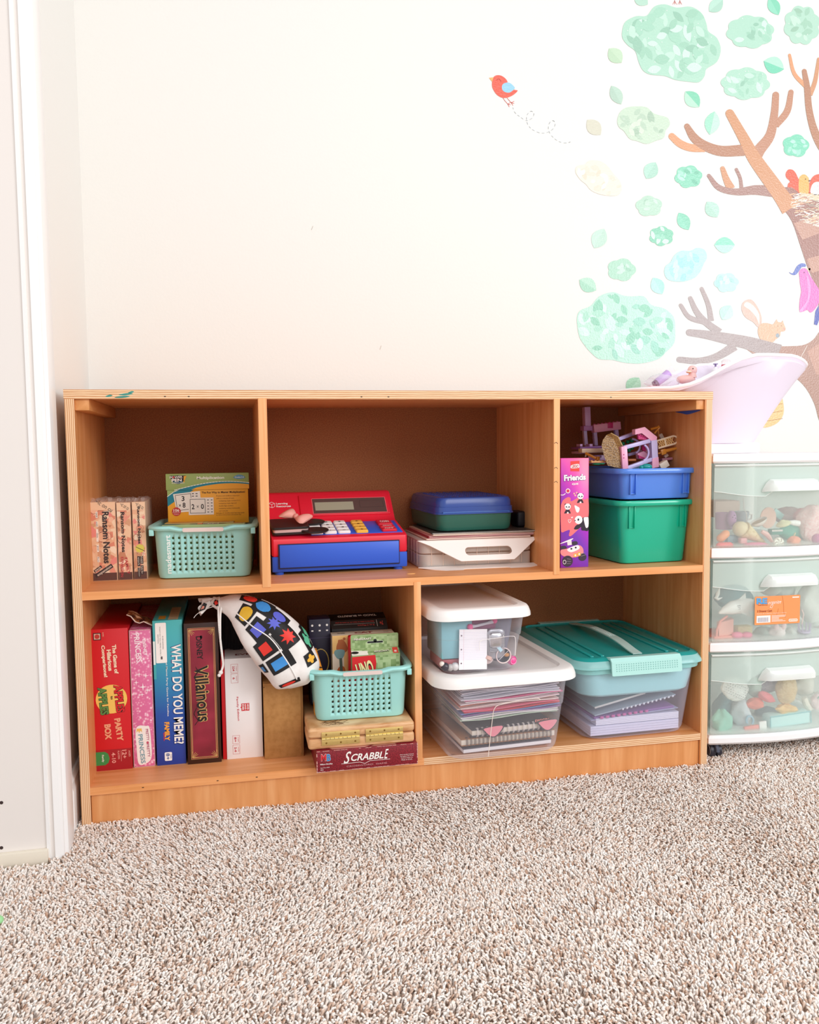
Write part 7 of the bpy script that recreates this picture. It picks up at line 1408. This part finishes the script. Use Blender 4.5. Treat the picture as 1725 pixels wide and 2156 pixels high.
# tree
BR_ = ['#b88a72', '#c09078', '#cf9a78', '#dda27c', '#ab8880', '#aa9c9a']  # last tone greys the lower left branches: window glare put into their brown
def strip(m, w_, P, r, mat, lay):
    S_ = smooth_open([(a, b, 0) for a, b in P], 5); rr2 = [v.x for v in smooth_open([Vector((q_, 0, 0)) for q_ in r], 5)]; L = []; R = []
    for i, p in enumerate(S_):
        d_ = (S_[min(i+1, len(S_)-1)]-S_[max(i-1, 0)]).normalized(); n_ = Vector((-d_.y, d_.x, 0)); L.append(p+n_*rr2[i]); R.append(p-n_*rr2[i])
    d0 = (S_[0]-S_[1]).normalized(); n0 = Vector((-d0.y, d0.x, 0)); cap = [S_[0]+n0*rr2[0]*math.cos(a)+d0*rr2[0]*math.sin(a) for a in [PI*k/8 for k in range(1, 8)]]
    out = [w_(p.x, p.y) for p in L[::-1]+R[:0]]; 
    out = [w_(p.x, p.y) for p in (list(reversed(R))+cap+L)]; m.poly(out, mat, lay)
def tree(m, Q, w_):
    B_ = [([(1415, 287), (1432, 302), (1455, 311), (1485, 312)], [7, 8, 8, 8], 3, 1.9), ([(1447, 266), (1462, 290), (1485, 307), (1520, 318), (1568, 316)], [6, 9, 10, 11, 12], 0, 2), ([(1634, 200), (1631, 240), (1622, 285), (1600, 315), (1588, 335)], [7, 8, 10, 12, 14], 1, 2.2), ([(1666, 194), (1658, 234), (1634, 264)], [5.5, 7, 7], 1, 2),
          ([(1493, 370), (1514, 395), (1550, 404), (1590, 400), (1630, 403)], [4, 6, 7, 10, 12], 4, 2), ([(1522, 355), (1530, 378), (1540, 398)], [5, 7, 9], 2, 1.9), ([(1551, 357), (1559, 375), (1562, 398)], [3.5, 3.5, 4], 4, 1.9),
          ([(1663, 116), (1673, 155), (1698, 182)], [3, 4, 5], 3, 2), ([(1724, 124), (1717, 170), (1706, 200)], [3, 4.5, 5], 2, 2.1), ([(1694, 150), (1700, 185), (1704, 230), (1714, 272), (1730, 305), (1760, 345)], [5, 6.5, 7, 8, 10, 12], 0, 2.6),
          ([(1434, 643), (1452, 668), (1485, 678)], [4, 5, 6], 5, 2), ([(1454, 628), (1467, 656), (1486, 678), (1516, 700)], [4.5, 6, 7, 8], 5, 2.2), ([(1478, 608), (1492, 642), (1498, 676)], [4, 5, 6], 5, 2.1), ([(1452, 700), (1490, 705), (1536, 714), (1582, 724), (1640, 745)], [7, 9, 12, 14, 20], 5, 2.3), ([(1431, 757), (1474, 760), (1512, 750), (1548, 728)], [6, 7, 8, 10], 5, 2)]
    m.poly([w_(*p) for p in smooth_closed([(1560, 722), (1600, 728), (1650, 729), (1690, 727), (1712, 716), (1723, 702), (1732, 690), (1800, 600), (1850, 900), (1760, 960), (1727, 890), (1716, 852), (1698, 818), (1676, 796), (1650, 782), (1622, 765), (1590, 748)], 3)], vinyl('#b08c7e'), 1)
    m.poly([w_(*p) for p in smooth_closed([(1636, 402), (1668, 395), (1700, 420), (1760, 430), (1860, 500), (1860, 760), (1740, 700), (1724, 640), (1716, 600), (1700, 560), (1684, 512), (1668, 466), (1648, 436)], 3)], vinyl('#a57d74'), 1.4)
    for P in ([(1672, 470), (1760, 440), (1780, 470), (1690, 505)], [(1700, 545), (1790, 520), (1800, 545), (1710, 575)], [(1655, 425), (1700, 412), (1712, 424), (1664, 440)], [(1700, 740), (1760, 700), (1790, 760), (1720, 790)]): m.poly([w_(*p) for p in P], vinyl('#c29a8a'), 1.7)
    strip(m, w_, [(1537, 239), (1569, 296), (1588, 332), (1622, 380), (1645, 412), (1664, 440)], [9, 11.5, 14, 15.5, 16.5, 19], vinyl('#cf9b78'), 2.9)
    for P, r, c, l_ in B_: strip(m, w_, P, r, vinyl(BR_[c]), l_)
    m.line([w_(1700, 727), (w_(1683, 760)), w_(1675, 790)], .0014, vinyl('#e9dfd6'), 3)
sticker('tree_sticker', 'large brown tree sticker with bare branches reaching left', 'wall sticker', [(1500, 200), (1700, 200), (1700, 800), (1500, 800)], tree)
# red bird with blue wing
K = lambda x, y: (1000+x*240/1725, 130+y*190/1366)
def redbird(m, Q, w_):
    k_ = lambda P: [w_(*K(*p)) for p in P]
    m.poly(smooth_closed(k_([(265, 290), (290, 225), (345, 203), (410, 215), (465, 255), (495, 300), (500, 340), (560, 400), (600, 425), (650, 436), (600, 490), (540, 525), (470, 547), (400, 540), (330, 495), (285, 430), (262, 370)]), 3), vinyl('#e85a45'), 1)
    m.poly(k_([(215, 243), (285, 236), (262, 302)]), vinyl('#f2ae62'), 1.5); m.poly(smooth_closed(k_([(410, 380), (425, 340), (470, 318), (520, 318), (570, 350), (606, 398), (570, 440), (520, 468), (460, 460), (420, 430)]), 3), vinyl('#93cbe4'), 2)
    m.line(k_([(330, 278), (350, 262), (375, 266), (392, 290), (395, 308)]), .0011, vinyl('#a52a22'), 2)
    for P in ([(425, 545), (455, 590), (500, 640), (522, 684)], [(500, 640), (543, 615)], [(500, 640), (540, 652)], [(488, 545), (520, 585), (553, 620), (578, 662)], [(553, 620), (595, 598)], [(553, 620), (596, 630)]): m.line(k_(P), .0010, vinyl('#d24a3f'), 2)
sticker('bird_sticker', 'red bird sticker with a blue wing flying alone', 'wall sticker', [K(262, 203), K(650, 203), K(650, 684), K(262, 684)], redbird)
def trail(m, Q, w_):
    P = smooth_open([(*K(*p), 0) for p in ((575, 690), (610, 770), (690, 835), (780, 890), (870, 850), (895, 780), (850, 748), (795, 800), (785, 880), (810, 960), (880, 1030), (1000, 1078), (1110, 1065), (1190, 1010), (1218, 930), (1180, 890), (1130, 930), (1115, 1010), (1140, 1085), (1210, 1165), (1310, 1220), (1400, 1228), (1450, 1212))], 8)
    L = 0; seg = []; on = True
    for a, b in zip(P[:-1], P[1:]):
        L += (b-a).length
        if L > (5.2 if on else 3.6): on = not on; L = 0
        if on: m.line([w_(a.x, a.y), w_(b.x, b.y)], .0010, vinyl('#c3cfd6'), 1)
sticker('dashed_trail_sticker', 'pale grey dashed looping trail sticker behind the red bird', 'wall sticker', [K(575, 690), K(1450, 1228)], trail)
def feet(m, Q, w_):
    for x in (1421, 1432):
        m.line([w_(x, -14), w_(x, 3)], .001, vinyl('#c96a68'), 1)
        for dx in (-4, 0, 4): m.line([w_(x, 2), w_(x+dx, 9)], .001, vinyl('#c96a68'), 1)
    m.poly(smooth_closed([w_(*p) for p in ((1405, -30), (1425, -42), (1445, -36), (1455, -20), (1435, -12), (1412, -14))], 3), vinyl('#e0736a'), 1)
sticker('bird_sticker', 'bird sticker of which only two thin pink feet show above the large top foliage', 'wall sticker', [(1410, -30), (1440, 9)], feet)
K2 = lambda x, y: (1200+x*525/1725, y*440/1446)
def nestbird(m, Q, w_):
    k_ = lambda P: [w_(*K2(*p)) for p in P]
    m.poly(smooth_closed(k_([(1495, 1200), (1515, 1172), (1550, 1180), (1575, 1220), (1600, 1290), (1580, 1350), (1540, 1355), (1530, 1310), (1508, 1300), (1512, 1270), (1525, 1255), (1500, 1230)]), 3), vinyl('#e56a55'), 1); m.poly(smooth_closed(k_([(1590, 1340), (1585, 1250), (1600, 1215), (1625, 1207), (1648, 1225), (1655, 1250), (1650, 1345)]), 3), vinyl('#f2b56e'), 2); m.disc(*w_(*K2(1631, 1240)), .0015, vinyl('#3a2a22'), 3); m.poly(k_([(1652, 1245), (1672, 1249), (1652, 1258)]), vinyl('#6a3a2a'), 3)
sticker('bird_sticker', 'yellow bird sticker with red wings sitting in the nest', 'wall sticker', [K2(1495, 1172), K2(1655, 1172), K2(1655, 1350), K2(1495, 1350)], nestbird)
def nestbird2(m, Q, w_):
    k_ = lambda P: [w_(*K2(*p)) for p in P]
    m.poly(smooth_closed(k_([(1650, 1340), (1655, 1280), (1680, 1225), (1720, 1205), (1780, 1210), (1810, 1260), (1800, 1345)]), 3), vinyl('#e56a55'), 1); m.poly(smooth_closed(k_([(1670, 1340), (1672, 1290), (1695, 1262), (1730, 1262), (1750, 1300), (1745, 1340)]), 3), vinyl('#fbf3ee'), 2)
    r_ = random.Random(3)
    for k in range(12): m.disc(*w_(*K2(r_.uniform(1682, 1735), r_.uniform(1282, 1330))), .0006, vinyl('#7a6a60'), 3, 1, 6)
sticker('bird_sticker', 'red bird sticker with a speckled white breast, right in the nest', 'wall sticker', [K2(1650, 1205), K2(1800, 1345)], nestbird2)
def nest(m, Q, w_):
    out = [(1515, 1345), (1560, 1338), (1700, 1335), (1850, 1340), (1840, 1420), (1800, 1500), (1740, 1560), (1690, 1578), (1640, 1555), (1590, 1510), (1550, 1440), (1530, 1390)]
    k_ = [w_(*K2(*p)) for p in out]; m.poly(k_, vinyl('#e6cdb0'), 1); r_ = random.Random(8); c_ = ['#f7eee0', '#ecd6ba', '#f0c09c', '#ffffff', '#b9b8a8', '#f2e2ce']; n = 0
    while n < 190:
        x, y = r_.uniform(1510, 1850), r_.uniform(1335, 1575)
        if inside((x, y), out):
            a = r_.uniform(-.5, .5); L = r_.uniform(14, 30); m.line([w_(*K2(x-L*math.cos(a), y-L*math.sin(a))), w_(*K2(x+L*math.cos(a), y+L*math.sin(a)))], .0014, vinyl(r_.choice(c_)), 2+n*.01); n += 1
sticker('nest_sticker', 'straw bird nest sticker on the tree', 'wall sticker', [K2(1515, 1340), K2(1840, 1570)], nest)
K3 = lambda x, y: (1200+x*525/1725, 400+y*440/1446)
def parrot(m, Q, w_):
    k_ = lambda P: [w_(*K3(*p)) for p in P]
    m.poly(smooth_closed(k_([(1517, 568), (1545, 575), (1570, 530), (1600, 508), (1630, 512), (1632, 530), (1605, 535), (1580, 570), (1560, 588), (1535, 585)]), 3), vinyl('#6c7cc0'), 1); m.poly(k_([(1632, 545), (1672, 540), (1640, 585)]), vinyl('#f0d2a4'), 1.4)
    m.poly(smooth_closed(k_([(1680, 510), (1700, 498), (1730, 520), (1730, 585), (1705, 580)]), 3), vinyl('#3a4a78'), 1); m.poly(k_([(1700, 840), (1690, 930), (1712, 936), (1725, 900), (1728, 790)]), vinyl('#5a64b0'), 1.2)
    m.poly(smooth_closed(k_([(1590, 600), (1588, 565), (1610, 542), (1640, 548), (1662, 590), (1700, 650), (1728, 700), (1724, 780), (1690, 832), (1665, 848), (1645, 830), (1612, 842), (1590, 838), (1592, 760), (1602, 700), (1594, 650)]), 3), vinyl('#ee7cc0'), 2); m.poly(smooth_closed(k_([(1640, 590), (1662, 640), (1665, 720), (1645, 790), (1612, 838), (1590, 836), (1640, 770), (1650, 700)]), 3), vinyl('#f49ad0'), 2.5); m.disc(*w_(*K3(1622, 571)), .0016, vinyl('#4a1f5a'), 3)
sticker('bird_sticker', 'pink parrot sticker with a blue crest on the right', 'wall sticker', [K3(1517, 500), K3(1728, 936)], parrot)
def squirrel(m, Q, w_):
    k_ = lambda P: [w_(*K3(*p)) for p in P]; b_ = vinyl('#e0b496')
    m.poly(smooth_closed(k_([(1305, 950), (1270, 915), (1215, 880), (1190, 830), (1195, 785), (1225, 760), (1262, 762), (1300, 810), (1325, 870), (1328, 920)]), 3), vinyl('#d9b8aa'), 1); m.poly(smooth_closed(k_([(1310, 930), (1290, 880), (1245, 830), (1205, 800), (1225, 775), (1270, 800), (1310, 860)]), 3), vinyl('#f0e2d4'), 1.5)
    m.poly(smooth_closed(k_([(1303, 960), (1325, 925), (1370, 922), (1405, 930), (1425, 905), (1432, 895), (1440, 912), (1465, 915), (1474, 903), (1480, 925), (1494, 960), (1482, 978), (1460, 980), (1455, 1010), (1425, 1035), (1390, 1065), (1340, 1060), (1308, 1010)]), 3), b_, 2); m.disc(*w_(*K3(1438, 1007)), .0055, vinyl('#9aa7b0'), 3); m.disc(*w_(*K3(1440, 942)), .0010, vinyl('#7a5a4a'), 3); m.disc(*w_(*K3(1464, 940)), .0010, vinyl('#7a5a4a'), 3); m.disc(*w_(*K3(1482, 962)), .0030, vinyl('#d9a496'), 3)
sticker('squirrel_sticker', 'pale orange squirrel sticker holding a nut on the glare-greyed branch', 'wall sticker', [K3(1190, 760), K3(1494, 1065)], squirrel)
def hive(m, Q, w_):
    P = [(1642, 822), (1650, 850), (1650, 872), (1640, 888), (1625, 897), (1608, 900), (1598, 890), (1600, 850), (1620, 825)]; m.poly(smooth_closed([w_(*p) for p in P], 3), vinyl('#f0c48a'), 1)
    for y in (838, 853, 868, 884): m.line([w_(1602, y+5), w_(1625, y+1), w_(1648, y-3)], .001, vinyl('#9a6a3c'), 2)
sticker('beehive_sticker', 'tan striped beehive sticker beside the doll bathtub', 'wall sticker', [(1600, 825), (1650, 897)], hive)
for x, y in ((657, 480), (801, 732)):
    sticker('scuff_mark', 'tiny grey scuff mark on the bare wall, %s' % ('the upper one' if y < 600 else 'the lower one'), 'scuff mark', [(x-2, y-4), (x+3, y+4)], lambda m, Q, w_: m.line([w_(x-1, y+4), w_(x+2, y-4)], .0008, M('#b9b4ac', .7), 1), None)
